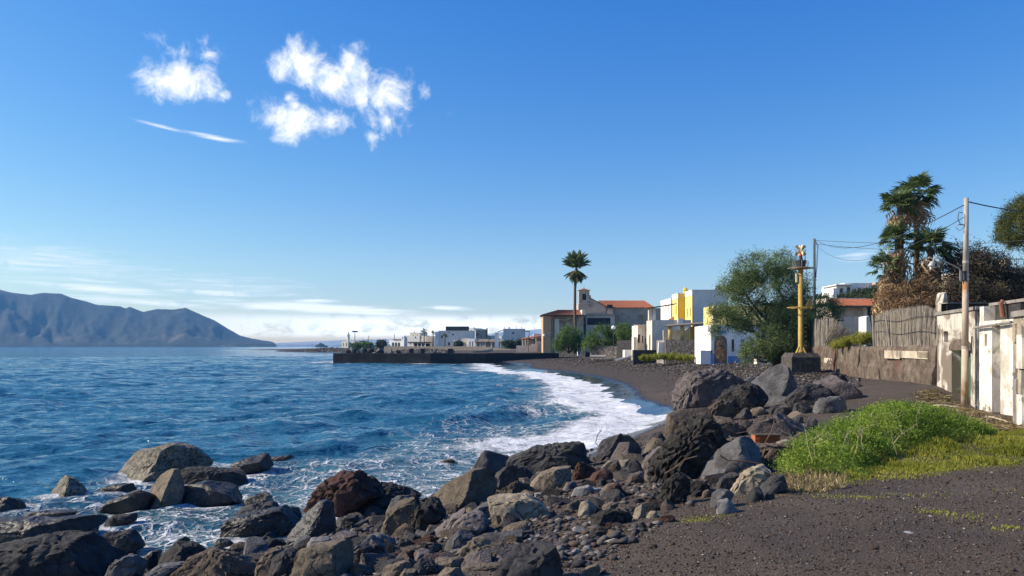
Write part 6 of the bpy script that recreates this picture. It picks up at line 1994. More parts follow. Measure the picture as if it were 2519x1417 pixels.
# -- navigation beacon
D = 52.0
bx = fx(1969.5, D)
YB = pm('beacon_yellow', [(0.3, (0.33, 0.205, 0.045)), (0.7, (0.50, 0.34, 0.085))], 3, .6, .15, 9, patch=[((0.22, 0.10, 0.04), 1.6, .60, .68)])
bc = empty('beacon', (bx, D, 2.3), 'yellow navigation beacon with a cross topmark on a stone block', 'beacon')
zt = fz(868, D)
blk = MB()
z0b = fz(915, D) - .3
a, c = 1.0, .82
blk.add([(bx - a, D - a, z0b), (bx + a, D - a, z0b), (bx + a, D + a, z0b), (bx - a, D + a, z0b), (bx - a, D - a, zt - .3), (bx + a, D - a, zt - .3), (bx + a, D + a, zt - .3), (bx - a, D + a, zt - .3),
         (bx - c, D - c, zt), (bx + c, D - c, zt), (bx + c, D + c, zt), (bx - c, D + c, zt)],
        [(0, 1, 5, 4), (1, 2, 6, 5), (2, 3, 7, 6), (3, 0, 4, 7), (4, 5, 9, 8), (5, 6, 10, 9), (6, 7, 11, 10), (7, 4, 8, 11), (8, 9, 10, 11), (3, 2, 1, 0)])
blk.build('stone_base', pm('beacon_stone', [(0.3, (0.030, 0.027, 0.024)), (0.6, (0.10, 0.088, 0.076)), (0.75, (0.22, 0.19, 0.16))], 3.0, .95, .9, 6, .08), bc)
MB().box(bx - 1.9, bx + 2.6, D - 1.6, D + 1.6, z0b - .4, z0b + .28).build('shadow_dark_plinth', DARKST, bc)  # slab under the block; the black shadow there is put into its colour
zp = fz(661, D)
MB().tube([(bx, D, zt), (bx, D, zt + .12), (bx, D, zt + .35), (bx, D, zp)], [.36, .3, .17, .165], 14).build('column', YB, bc, True)
for k in range(4):
    an = k * math.pi / 2 + .5
    MB().prism([(bx + .15 * math.cos(an), D + .15 * math.sin(an), zt), (bx + .45 * math.cos(an), D + .45 * math.sin(an), zt), (bx + .15 * math.cos(an), D + .15 * math.sin(an), zt + .5)], (-.03 * math.sin(an), .03 * math.cos(an), 0)).build('foot_gusset', YB, bc)
MB().tube([(bx, D, zp + .004), (bx, D, zp + .06)], .62, 18).build('upper_platform', YB, bc)
m = MB()
rail = [(bx + .85 * math.cos(t_), D + .85 * math.sin(t_), zp + .03) for t_ in np.linspace(0, 2 * math.pi, 25)]
m.tube(rail, .03, 6)
for k in range(6):
    an = k * math.pi / 3
    m.tube([(bx + .6 * math.cos(an), D + .6 * math.sin(an), zp + .03), (bx + .85 * math.cos(an), D + .85 * math.sin(an), zp + .03)], .025, 5)
m.build('platform_ring', CONC, bc)
MB().tube([(bx, D, zp + .06), (bx, D, zp + .16), (bx, D, zp + .5), (bx, D, zp + .56)], [.30, .33, .38, .42], 14).build('lantern_housing', DARKM, bc)
m = MB()
for k in range(6):
    an = k * math.pi / 3 + .3
    m.tube([(bx + .36 * math.cos(an), D + .36 * math.sin(an), zp + .1), (bx + .55 * math.cos(an), D + .55 * math.sin(an), zp + .2), (bx + .55 * math.cos(an), D + .55 * math.sin(an), zp + .45), (bx + .4 * math.cos(an), D + .4 * math.sin(an), zp + .55)], .022, 5)
m.build('cage_bars', CONC, bc)
MB().tube([(bx, D, zp + .565), (bx, D, zp + .78)], [.16, .12], 10).build('lamp_foot', DARKM, bc)
MB().tube([(bx, D, zp + .785), (bx, D, zp + .9), (bx, D, zp + 1.05), (bx, D, zp + 1.12)], [.12, .13, .1, .03], 10).build('lamp_lens', flat('red_lens', (0.35, 0.06, 0.03), .3, .1, 3, 0, spec=.5), bc, True)
for sx_ in (-.32, .32):
    MB().tube([(bx + sx_, D, zp + .56), (bx + sx_, D, zp + 1.32)], .025, 5).build('topmark_stay', DARKM, bc)
zc = fz(616, D)
MARK = flat('topmark_paint', (0.62, 0.50, 0.30), .7, .2, 4, .1)
for sgn in (-1, 1):
    m = MB()
    d_ = Vector((math.cos(.75), 0, sgn * math.sin(.75)))
    p = Vector((-d_.z, 0, d_.x))
    c_ = Vector((bx, D + .03 * sgn, zc))
    m.prism([c_ - d_ * .48 - p * .10, c_ + d_ * .48 - p * .10, c_ + d_ * .48 + p * .10, c_ - d_ * .48 + p * .10], (0, .04, 0))
    m.build('topmark_arm', MARK, bc)
m = MB()
d_, c_ = Vector((0, math.cos(.75), math.sin(.75))), Vector((bx, D, zc))
for sgn in (-1, 1):
    d_ = Vector((0, math.cos(.75), sgn * math.sin(.75)))
    p = Vector((0, -d_.z, d_.y))
    m.prism([c_ + Vector((sgn * .025, 0, 0)) - d_ * .48 - p * .10, c_ + Vector((sgn * .025, 0, 0)) + d_ * .48 - p * .10, c_ + Vector((sgn * .025, 0, 0)) + d_ * .48 + p * .10, c_ + Vector((sgn * .025, 0, 0)) - d_ * .48 + p * .10], (.04, 0, 0))
m.build('topmark_crossplate', MARK, bc)
z2 = fz(757, D)
m = MB()
m.tube([(bx + .88 * math.cos(t_), D + .88 * math.sin(t_), z2) for t_ in np.linspace(0, 2 * math.pi, 25)], .035, 6)
for k in range(4):
    an = k * math.pi / 2 + .4
    m.tube([(bx + .15 * math.cos(an), D + .15 * math.sin(an), z2), (bx + .88 * math.cos(an), D + .88 * math.sin(an), z2)], .035, 5)
m.build('lower_platform_ring', YB, bc)
m = MB()
tri = [(bx + .36, D - .1, z2 + .03), (bx + .82, D - .1, z2 + .06), (bx + .78, D - .1, z2 + .42), (bx + .60, D - .1, z2 + .66), (bx + .42, D - .1, z2 + .36)]
m.prism(tri, (0, .03, 0))
m.build('reflector_panel', YB, bc)
MB().tube([p for p in tri] + [tri[0]], .03, 5).build('reflector_frame', MARK, bc)
MB().tube([(bx - .28, D, zp - .95), (bx - .28, D, zp - .35)], .09, 8).build('battery_tube', MARK, bc)
MB().box(bx + .08, bx + .25, D - .22, D - .05, z2 + .9, z2 + 1.2).build('junction_box', DARKM, bc)
m = MB()
for k in range(22):
    m.tube([(bx + .17, D - .12, zt + .5 + k * .32), (bx + .30, D - .16, zt + .5 + k * .32), (bx + .30, D - .3, zt + .5 + k * .32)], .012, 4)
m.build('ladder_rungs', YB, bc)

# -- utility poles, lamp and cables
RUST = pm('rusty_pole_paint', [(0.3, (0.36, 0.28, 0.20)), (0.7, (0.55, 0.45, 0.35))], 1.8, .75, .3, 8, coord='obj',
          patch=[((0.34, 0.17, 0.07), .8, .56, .66), ((0.22, 0.10, 0.045), 1.6, .62, .70)], streak=((0.40, 0.25, 0.14), .62, .72))
GALV = flat('galvanised_steel', (0.36, 0.33, 0.29), .5, .15, 4, .1, spec=.5)
D = 25.5
up = empty('utility_pole', at(2373, 1000, D), 'rust-stained utility pole with a street lamp beside the sheds', 'utility pole')
pb, pt_ = at(2373, 1012, D), at(2377, 487, D)
l_ = lambda t_: pb.lerp(pt_, t_)
MB().tube([l_(0), l_(.30)], [.118, .108], 14).build('lower_shaft', RUST, up, True)
MB().tube([l_(.30), l_(.62)], [.106, .096], 14).build('middle_shaft', RUST, up, True)
MB().tube([l_(.62), l_(1)], [.094, .074], 14).build('upper_shaft', GALV, up, True)
for t_ in (.30, .62, .70, .64):
    MB().tube([l_(t_ - .006), l_(t_ + .006)], .115 if t_ < .5 else .102, 14).build('band', GALV, up)
arm = [at(2372, 692, D), at(2363, 692, D - .02), at(2362, 688, D - .02), at(2362, 664, D - .05), at(2358, 660, D - .05), at(2312, 637, D - .2), at(2303, 634, D - .2), at(2297, 638, D - .2), at(2294, 645, D - .2)]
MB().tube(arm, .024, 8).build('lamp_arm', GALV, up, True)
MB().box(at(2366, 0, D).x, at(2372, 0, D).x, D - .14, D + .05, fz(690, D), fz(667, D)).build('fuse_box', DARKM, up)
lh_ = at(2294, 648, D - .2)
MB().tube([lh_ + Vector((.05, 0, .06)), lh_ + Vector((0, 0, .02)), lh_ + Vector((-.03, 0, -.06)), lh_ + Vector((-.05, 0, -.12))], [.04, .08, .10, .115], 12).build('lamp_shade', flat('lamp_enamel', (.42, .42, .40), .4, .08, 3, 0, spec=.5), up, True)
MB().tube([lh_ + Vector((-.05, 0, -.11)), lh_ + Vector((-.06, 0, -.2)), lh_ + Vector((-.07, 0, -.24))], [.05, .04, .01], 10).build('lamp_bulb', flat('lamp_glass', (.5, .5, .47), .2, .05, 3, 0, spec=.6), up, True)
br = l_(.93)
m = MB()
m.tube([br + Vector((-.12, 0, 0)), br + Vector((-.26, -.02, .03)), br + Vector((-.30, -.02, -.2)), br + Vector((-.2, -.02, -.42)), br + Vector((-.1, 0, -.38))], .014, 5)
m.build('cable_loop', DARKM, up)
br = l_(.875)
m = MB()
m.tube([br + Vector((0, 0, 0)), br + Vector((-.28, 0, .0))], .02, 5)
m.tube([br + Vector((-.28, 0, 0)), br + Vector((-.36, 0, -.08)), br + Vector((-.22, 0, -.22)), br + Vector((-.1, 0, -.1))], .012, 5)
m.build('bracket', GALV, up)

D2 = 71.0
up2 = empty('utility_pole', at(2003, 720, D2), 'slim grey utility pole rising behind the tamarisk', 'utility pole')
MB().tube([(fx(2003, D2), D2, 2.3), (fx(2003, D2), D2, fz(587, D2))], [.19, .11], 10).build('shaft', flat('tarred_pole', (.10, .12, .12), .7, .2, 2, .2), up2, True)
m = MB()
for k, dx_ in enumerate((.18, .26)):
    m.tube([(fx(2003, D2) + .1, D2, fz(592, D2)), (fx(2003, D2) + dx_ + .1, D2 - .05, fz(604, D2)), (fx(2003, D2) + dx_, D2 - .05, fz(655, D2)), (fx(2003, D2) + .12, D2, fz(690, D2))], .02, 4)
m.build('down_cable', DARKM, up2)


def cable(p0, p1, sag, label, r=.018, mat=None, twist=False):
    p0, p1 = Vector(p0), Vector(p1)
    pts = []
    for i in range(25):
        u = i / 24
        q = p0.lerp(p1, u)
        q.z -= sag * 4 * u * (1 - u)
        pts.append(q)
    o = MB().tube(pts, r, 5).build('cable', mat or DARKM)
    return tag(o, label, 'cable', 'overhead cables')


pA = lambda py: Vector((fx(2006, D2), D2, fz(py, D2)))
pB = lambda py: Vector((at(2370, py, D).x, D, fz(py, D)))
cable(pA(590), pB(505), 1.1, 'upper twisted cable from the slim pole to the rusty pole', .017, DARKM)
cable(pA(602), pB(535), 1.5, 'lower thin cable from the slim pole to the rusty pole', .012, DARKM)
cable(pA(591), at(2330, 596, 60), .15, 'straight dark cable from the slim pole towards the palms')
cable(pA(600), at(2420, 610, 62), .35, 'second dark cable from the slim pole running behind the palms')
cable(at(2380, 496, D), at(2720, 520, 31), .25, 'dark cable leaving the rusty pole top towards the pine', .022)
cable(at(2330, 600, 58), at(2720, 560, 48), .3, 'thin cable passing behind the rusty pole to the pine', .018)

# -- hollow clay brick among the boulders
BRK = flat('clay_brick', (0.40, 0.135, 0.06), .9, .2, 6, .3)
cx, cy = 1652 / 3.374 + 1400, 745 / 3.374 + 860
Db = ray_ground(cx, 820 / 3.374 + 860) - 0.55
p = at(cx, cy, Db)
k = Db / F
br_ = empty('hollow_brick', p, 'orange hollow clay brick wedged among the boulders', 'brick')
hw, hh = 31 * k, 9.0 * k
for i in range(3):
    zz = p.z - hh + i * hh * .98
    MB().box(p.x - hw, p.x + hw, p.y, p.y + .3, zz, zz + hh * .12).build('web', BRK, br_)
for i in range(2):
    zz = p.z - hh + i * hh * .98
    MB().box(p.x - hw * .985, p.x + hw * .985, p.y + .035, p.y + .30, zz + hh * .13, zz + hh * .97).build('face', BRK, br_)
MB().box(p.x - hw * 1.02, p.x + hw * 1.02, p.y - .02, p.y + .32, p.z + hh * 1.0, p.z + hh * 1.2).build('mortar_bed', RM['brown'], br_)

# -- small sail on the horizon
o = MB().prism([at(544, 851, 1500), at(553, 851, 1500), at(552, 849.5, 1500), at(545, 849.5, 1500)], (0, 2, 0)).build('motor_boat', WHITE)
tag(o, 'tiny white boat far out below the island', 'boat')
q, f = shape_rock(lambda th: 1 + .2 * np.cos(2 * th), 1.0, .9, 3, np.random.default_rng(2), 4, .6, 900)
c = at(802, 894, 176)
o = mesh_np('skerry', q * np.array((1.1, .7, .32)) + np.array(c), f, RM['black'], None, True, c)
tag(o, 'low black skerry in the water off the pier end', 'rock')
# ------------------------------------------------------------------ vegetation
LM = {
    'tamarisk': leafmat('tamarisk_leaf', [(0, (0.057, 0.092, 0.031)), (.5, (0.137, 0.195, 0.066)), (1, (0.276, 0.332, 0.129))], .3),
    'bush': leafmat('bush_leaf', [(0, (0.050, 0.096, 0.026)), (.5, (0.112, 0.188, 0.050)), (1, (0.221, 0.307, 0.086))], .3),
    'dark': leafmat('dark_leaf', [(0, (0.021, 0.033, 0.015)), (.5, (0.045, 0.066, 0.027)), (1, (0.090, 0.117, 0.048))], .25),
    'pine': leafmat('pine_needle', [(0, (0.029, 0.048, 0.013)), (.5, (0.080, 0.099, 0.022)), (1, (0.184, 0.168, 0.042))], .25),
    'thicket': leafmat('dry_thicket', [(0, (0.023, 0.019, 0.016)), (.5, (0.058, 0.047, 0.034)), (.85, (0.111, 0.081, 0.049)), (1, (0.065, 0.081, 0.029))], .15),
    'dry': leafmat('dry_leaf', [(0, (0.149, 0.092, 0.047)), (.5, (0.312, 0.200, 0.107)), (1, (0.535, 0.402, 0.238))], .25),
    'green': leafmat('fennel_leaf', [(0, (0.070, 0.122, 0.015)), (.5, (0.178, 0.273, 0.033)), (1, (0.365, 0.453, 0.076))], .4),
    'grass': leafmat('grass_blade', [(0, (0.144, 0.174, 0.022)), (.5, (0.288, 0.306, 0.041)), (.85, (0.408, 0.390, 0.072)), (1, (0.576, 0.480, 0.192))], .45),
    'straw': leafmat('straw_blade', [(0, (0.16, 0.115, 0.05)), (.5, (0.33, 0.25, 0.12)), (1, (0.50, 0.41, 0.23))], .35),
    'palm': leafmat('palm_leaf', [(0, (0.043, 0.078, 0.028)), (.5, (0.098, 0.147, 0.051)), (1, (0.225, 0.265, 0.098))], .3),
}
BARK = flat('tree_bark', (0.075, 0.06, 0.048), .95, .35, 6, .6)
PBARK = pm('palm_trunk_bark', [(0.3, (0.07, 0.052, 0.038)), (0.7, (0.19, 0.15, 0.11))], 5, .95, .8, 9, stretch=(1, 1, 4))


def leaves(name, root, C, mat, L, W, seed, up=0.3, tint=None, kind=None, out=None):
    """C (n,3) leaf centres; diamonds of length L and width W, random directions with an upward (or drooping) lean"""
    rg = np.random.default_rng(seed)
    n = len(C)
    a = rg.normal(size=(n, 3))
    a[:, 2] += up * 1.5
    if out is not None:
        a += out
    a /= np.linalg.norm(a, axis=1)[:, None]
    b_ = np.cross(a, rg.normal(size=(n, 3)))
    b_ /= np.linalg.norm(b_, axis=1)[:, None]
    s = rg.uniform(.6, 1.3, (n, 1))
    a = a * L * s / 2
    b_ = b_ * W * s / 2
    V = np.stack([C - a, C - a * .1 + b_, C + a, C - a * .1 - b_], 1).reshape(-1, 3)
    Fq = np.arange(n * 4).reshape(n, 4)
    tn = rg.uniform(0, 1, n) if tint is None else np.clip(tint + rg.normal(size=n) * .16, 0, 1)
    o = mesh_np(name, V, Fq, LM[mat], root, False, None if root else (0, 0, 0), {'tint': ('POINT', np.repeat(tn, 4))})
    if kind:
        o['kind'] = kind
    return o


def clumps(lobes, per, leaf_n, cr, seed, shell=.45):
    """lobes (px, py, rx, ry, D, rd[, weight]) -> leaf centres and clump tints"""
    rg = np.random.default_rng(seed)
    CC, TT = [], []
    for lb in lobes:
        px, py, rx, ry, D, rd = lb[:6]
        wt = lb[6] if len(lb) > 6 else 1
        k = D / F
        m = int(per * wt)
        d_ = rg.normal(size=(m, 3))
        d_ /= np.linalg.norm(d_, axis=1)[:, None]
        r_ = shell + (1 - shell) * rg.uniform(0, 1, (m, 1)) ** .6
        c = d_ * r_ * np.array((rx * k, rd, ry * k)) + np.array(at(px, py, D))
        cl = np.repeat(c, leaf_n, 0) + rg.normal(size=(m * leaf_n, 3)) * cr * rg.uniform(.5, 1.3, (m * leaf_n, 1))
        CC.append(cl)
        TT.append(np.repeat(rg.uniform(.1, .9, m), leaf_n))
    return np.concatenate(CC), np.concatenate(TT)


def limbs(root, base, tips, r0, seed, name='limb', mat=None):
    rg = np.random.default_rng(seed)
    base = Vector(base)
    for i, tp in enumerate(tips):
        tp = Vector(tp)
        pts = [base]
        for u in (.25, .5, .75, 1):
            q = base.lerp(tp, u)
            j = (tp - base).length * .06
            q += Vector((rg.normal() * j, rg.normal() * j, rg.normal() * j * .6 + (tp - base).length * .05 * math.sin(u * 3.1)))
            pts.append(q)
        m = MB()
        m.tube(pts, [r0, r0 * .72, r0 * .5, r0 * .32, r0 * .12], 7)
        for j in range(5):
            u = rg.uniform(.4, 1)
            q = base.lerp(tp, u)
            e = q + Vector((rg.normal(), rg.normal(), abs(rg.normal()) * .7)) * (tp - base).length * .2
            m.tube([q, q.lerp(e, .5) + Vector((0, 0, .05)), e], [r0 * .3, r0 * .18, r0 * .06], 5)
        m.build(name, mat or BARK, root, True)


# -- the big tamarisk
tm = empty('tamarisk_tree', at(1900, 905, 66), 'big feathery tamarisk tree leaning over the blue and white house', 'tree')
lob = [(1848, 658, 52, 42, 66, 1.8), (1920, 655, 42, 38, 67, 1.6), (1808, 712, 42, 40, 66, 1.7, .8), (1880, 715, 80, 55, 66, 2.2, 1.3), (1955, 705, 48, 52, 67, 2.0), (1785, 765, 40, 20, 65, 1.2, .5),
       (1868, 785, 75, 38, 66, 2.2), (1955, 785, 75, 52, 66, 2.2, 1.2), (2030, 765, 42, 36, 67, 1.6, .8), (1885, 845, 52, 42, 64, 1.8, .8), (1930, 840, 52, 46, 65, 2.0, .9), (1842, 868, 22, 24, 63, .9, .35), (1990, 810, 40, 40, 66, 1.6, .8),
       (1760, 805, 20, 26, 65, .8, .22), (1815, 800, 36, 18, 65, 1.0, .3)]
C_, T_ = clumps(lob, 105, 76, .28, 1, .3)
leaves('crown', tm, C_, 'tamarisk', .20, .045, 2, .25, T_)
limbs(tm, at(1915, 905, 66), [at(l[0], l[1] + l[3] * .3, l[4]) for l in lob[:13]], .26, 3)
# -- smaller tamarisks by the church
for (lb, lab, sd) in (([(1400, 826, 34, 26, 160, 2.6), (1378, 848, 18, 18, 160, 1.6, .5), (1418, 845, 24, 20, 160, 1.8, .6)], 'rounded green tamarisk bush at the foot of the tall palm', 5),
                      ([(1480, 828, 36, 30, 150, 2.8), (1455, 845, 20, 22, 150, 1.8, .5), (1515, 840, 30, 28, 150, 2.2, .8)], 'broad bright green tamarisk bush below the church', 6),
                      ([(1545, 828, 20, 34, 146, 1.8, .8), (1530, 815, 18, 18, 146, 1.5, .4)], 'upright dull green bush left of the beige house', 7)):
    r_ = empty('tamarisk_bush', at(lb[0][0], 866, lb[0][4]), lab, 'bush', 'bushes below the church')
    C_, T_ = clumps(lb, 110, 60, .34, sd, .4)
    leaves('crown', r_, C_, 'bush', .34, .10, sd, .3, T_)
    limbs(r_, at(lb[0][0], 868, lb[0][4]), [at(l[0], l[1], l[4]) for l in lb], .2, sd)
# -- umbrella pine at the right edge
pn_ = empty('pine_tree', at(2560, 770, 60), 'dense round-crowned pine cut by the right edge', 'tree')
lob = [(2545, 560, 78, 66, 60, 2.6, 2), (2508, 545, 42, 52, 60, 2.0), (2490, 570, 34, 36, 60, 1.6, .8), (2530, 510, 42, 30, 60, 1.6, .8), (2600, 540, 80, 70, 61, 2.6, 1.5)]
C_, T_ = clumps(lob, 150, 46, .20, 9, .6)
leaves('crown', pn_, C_, 'pine', .19, .04, 10, .5, T_)
limbs(pn_, at(2590, 790, 60), [at(2545, 600, 60), at(2510, 580, 60), at(2620, 580, 61)], .22, 11)
# -- dark thicket over the ruined house
th = empty('dark_thicket', at(2430, 770, 46), 'dark tangled thicket of dry creeper behind the rusty pole', 'thicket')
lob = [(2370, 655, 42, 60, 46, 2.2), (2360, 720, 34, 40, 44, 1.6, .7), (2410, 665, 45, 52, 46, 2.2), (2450, 690, 50, 45, 46, 2.2), (2500, 705, 45, 38, 46, 2.0), (2420, 725, 80, 30, 45, 2.0, 1.1), (2510, 730, 50, 24, 45, 1.8, .7), (2560, 715, 50, 40, 46, 2)]
C_, T_ = clumps(lob, 110, 60, .26, 13, .3)
leaves('foliage', th, C_, 'thicket', .20, .045, 14, .2, T_)
rg = np.random.default_rng(15)
m = MB()
for i in range(150):
    lb = lob[int(rg.integers(len(lob)))]
    k = lb[4] / F
    d_ = Vector((rg.normal(), rg.normal() * .5, abs(rg.normal()))).normalized()
    c = Vector(at(lb[0], lb[1], lb[4]))
    p0 = c + Vector((d_.x * lb[2] * k * .8, d_.y * lb[5] * .8, d_.z * lb[3] * k * .8))
    dr_ = d_ * rg.uniform(.3, 1.0) + Vector((rg.normal(), rg.normal(), rg.normal())) * .3
    m.tube([p0, p0 + dr_ * .5 + Vector((0, 0, .1)), p0 + dr_ + Vector((rg.normal() * .2, 0, -.05)), p0 + dr_ * 1.25 + Vector((rg.normal() * .25, 0, -.25))], [.016, .013, .009, .004], 4)
tw = m.build('twigs', BARK, th)
tw['kind'] = 'stuff'


# -- palms
def frond_mesh(seed, L, droop, wid, nl=34):
    """feather frond along +x, rising then drooping; one mesh"""
    rg = np.random.default_rng(seed)
    V, Fq, T = [], [], []
    pts = []
    for i in range(nl + 1):
        u = i / nl
        pts.append(Vector((L * (u - .12 * droop * u * u), 0, L * (.22 * u - droop * .62 * u * u))))
    for i in range(nl):
        p, q = pts[i], pts[i + 1]
        k = len(V)
        w_ = .022 * (1 - i / nl) + .006
        V += [p + Vector((0, -w_, 0)), p + Vector((0, w_, 0)), q + Vector((0, w_, 0)), q + Vector((0, -w_, 0))]
        Fq.append((k, k + 1, k + 2, k + 3))
        T += [.8] * 4
        u = i / nl
        if u < .12:
            continue
        ll = wid * math.sin(math.pi * min(1, .12 + u * .92)) ** .6
        for sd in (-1, 1):
            d_ = Vector((.55 + rg.normal() * .08, sd * (.8 + rg.normal() * .06), -.32 - droop * .35 + rg.normal() * .12)).normalized() * ll
            k = len(V)
            b_ = Vector((.013, 0, .008))
            V += [p - b_, p + b_, p + d_ * .6 + b_ * .8, p + d_, p + d_ * .6 - b_ * .8]
            Fq.append((k, k + 1, k + 2, k + 3, k + 4))
            T += [rg.uniform(0, 1)] * 5
    return V, Fq, T


def fan_mesh(seed, Rr, droop=0.3, nseg=15, pet=0.7):
    """fan leaf: petiole along +x then a pleated fan of pointed segments with hanging tips"""
    rg = np.random.default_rng(seed)
    V, Fq, T = [], [], []
    b0 = Vector((pet, 0, .16 * pet))
    V += [Vector((0, -.02, 0)), Vector((0, .02, 0)), b0 + Vector((0, .014, 0)), b0 + Vector((0, -.014, 0))]
    Fq.append((0, 1, 2, 3))
    T += [.9] * 4
    for i in range(nseg):
        an = (i / (nseg - 1) - .5) * math.radians(235)
        ll = Rr * (.72 + .28 * math.cos(an * .7)) * rg.uniform(.85, 1.1)
        d_ = Vector((math.cos(an), math.sin(an), -.10 + rg.normal() * .05))
        sd = Vector((-math.sin(an), math.cos(an), 0)) * Rr * .075
        mid = b0 + d_ * ll * .62
        tip = b0 + d_ * ll + Vector((0, 0, -droop * ll * rg.uniform(.5, 1.2)))
        k = len(V)
        V += [b0, mid + sd + Vector((0, 0, .03 * (i % 2))), tip, mid - sd]
        Fq.append((k, k + 1, k + 2, k + 3))
        T += [rg.uniform(0, 1)] * 4
    return V, Fq, T


def leaf_data(name, vft, mat):
    V, Fq, T = vft
    me = bpy.data.meshes.new(name)
    me.from_pydata([tuple(v) for v in V], [], Fq)
    a = me.attributes.new('tint', 'FLOAT', 'POINT')
    a.data.foreach_set('value', np.array(T, dtype=np.float32))
    me.materials.append(LM[mat])
    return me


def put_leaves(root, name, datas, centre, specs, seed, scale=1.0):
    """specs: list of (azimuth, elevation, height offset along the trunk)"""
    rg = np.random.default_rng(seed)
    for (a, e, dz) in specs:
        o = bpy.data.objects.new(name, datas[int(rg.integers(len(datas)))])
        COL.objects.link(o)
        o.parent = root
        o.location = Vector(centre) - wloc(root) + Vector((0, 0, dz))
        o.rotation_euler = (rg.normal() * .25, -e, a)
        s_ = scale * rg.uniform(.82, 1.12)
        o.scale = (s_, s_, s_)


FR = [leaf_data('frond', frond_mesh(40 + i, 1.0, .45 + .2 * (i % 3), .2), 'palm') for i in range(5)]
FD = [leaf_data('dead_frond', frond_mesh(60 + i, 1.0, .55, .20), 'dry') for i in range(3)]
rg = np.random.default_rng(17)
D = 162
pp = empty('tall_palm', at(1414, 862, D), 'tall slender date palm with a round crown in front of the ochre building', 'palm tree')
k = D / F
tr = [at(1414.5, 870, D), at(1415.5, 820, D), at(1414, 760, D), at(1414.5, 710, D), at(1418, 660, D)]
MB().tube(tr, [.42, .36, .31, .3, .36], 10).build('trunk', PBARK, pp, True)
cc = tr[-1]
sp_ = []
for i in range(64):
    sp_.append((rg.uniform(0, 6.28), rg.uniform(.45, 1.5), rg.uniform(.1, .5)))
put_leaves(pp, 'frond', FR, cc, sp_, 18, 3.9)
sp_ = [(rg.uniform(0, 6.28), rg.uniform(.25, .8), rg.uniform(0, .3)) for i in range(30)]
put_leaves(pp, 'frond', FR, cc, sp_, 20, 4.0)
sp_ = [(rg.uniform(0, 6.28), rg.uniform(-1.1, -.35), rg.uniform(-.6, -.2)) for i in range(56)]
put_leaves(pp, 'frond', FR[:3] + FD[:1], cc, sp_, 19, 3.2)
# three little palms among the distant houses
for i, (px, py, D, hh, lab) in enumerate(((1043, 814, 375, 1.0, 'distant palm before the arched house, tallest of the three'), (1065, 818, 378, .8, 'distant palm at the corner of the big grey house'), (1094, 822, 372, .9, 'distant palm in front of the big grey house wall'))):
    r_ = empty('distant_palm', at(px, 854, D), lab, 'palm tree', 'palms among the distant houses')
    MB().tube([at(px, 856, D), at(px + .6, py + 3, D)], [.32, .25], 7).build('trunk', PBARK, r_, True)
    sp_ = [(rg.uniform(0, 6.28), math.asin(rg.uniform(-.6, .95)), 0) for _ in range(26)]
    put_leaves(r_, 'frond', FR, at(px + .6, py + 2, D), sp_, 30 + i, 2.3 * hh)

FG = [leaf_data('fan_leaf', fan_mesh(80 + i, .62, .2, 17), 'palm') for i in range(4)]
FB = [leaf_data('dead_leaf', fan_mesh(90 + i, .62, .8, 11, .55), 'dry') for i in range(4)]
WP = [(2213, 506, 2222, 47.5, 1.0, 36, 14, 30, 'tall fan palm with a lopsided windblown crown'),
      (2256, 482, 2250, 48.5, 1.28, 50, 18, 42, 'tallest fan palm with a dense green crown above the others'),
      (2207, 588, 2212, 47, 1.05, 34, 50, 130, 'shorter fan palm with a long dry skirt nearest the tiled house'),
      (2288, 612, 2288, 46.5, 1.25, 40, 60, 140, 'stout fan palm with a thick dry skirt beside the thicket'),
      (2180, 660, 2192, 46.5, .95, 22, 60, 105, 'low fan palm with a shaggy brown skirt overhanging the fence')]
for i, (px, py, pbx, D, sc_l, ng, nd, skirt, lab) in enumerate(WP):
    r_ = empty('fan_palm', at(pbx, 775, D), lab, 'palm tree', 'fan palms behind the reed fence')
    top = at(px, py, D)
    bot = Vector((fx(pbx, D), D, 4.0))
    MB().tube([bot, bot.lerp(top, .35) + Vector((.05, 0, 0)), bot.lerp(top, .7), top], [.26, .21, .18, .16], 9).build('trunk', PBARK, r_, True)
    rg = np.random.default_rng(200 + i)
    sp_ = [(rg.uniform(0, 6.28), math.asin(rg.uniform(-.5, .97)), rg.uniform(-.25, .2)) for _ in range(ng)]
    put_leaves(r_, 'fan_leaf', FG, top, sp_, 210 + i, sc_l)
    k = D / F
    sp_ = [(rg.uniform(0, 6.28), rg.uniform(-1.45, -.55), -rg.uniform(.05, 1.0) * skirt * k) for _ in range(nd)]
    put_leaves(r_, 'dead_leaf', FB, top, sp_, 230 + i, sc_l * (1.0 if nd < 30 else 1.15))
# dry growth around the palm feet
C_, T_ = clumps([(2200, 735, 45, 38, 45.5, .8), (2262, 720, 50, 45, 45.5, .8), (2300, 745, 28, 24, 45, .7), (2240, 752, 50, 18, 44.5, .6)], 60, 50, .16, 41, .2)
db = empty('dry_scrub', at(2240, 775, 45.5), 'rust-brown dead scrub around the feet of the fan palms', 'scrub')
leaves('dead_foliage', db, C_, 'dry', .22, .035, 42, -.35, T_ * .75)

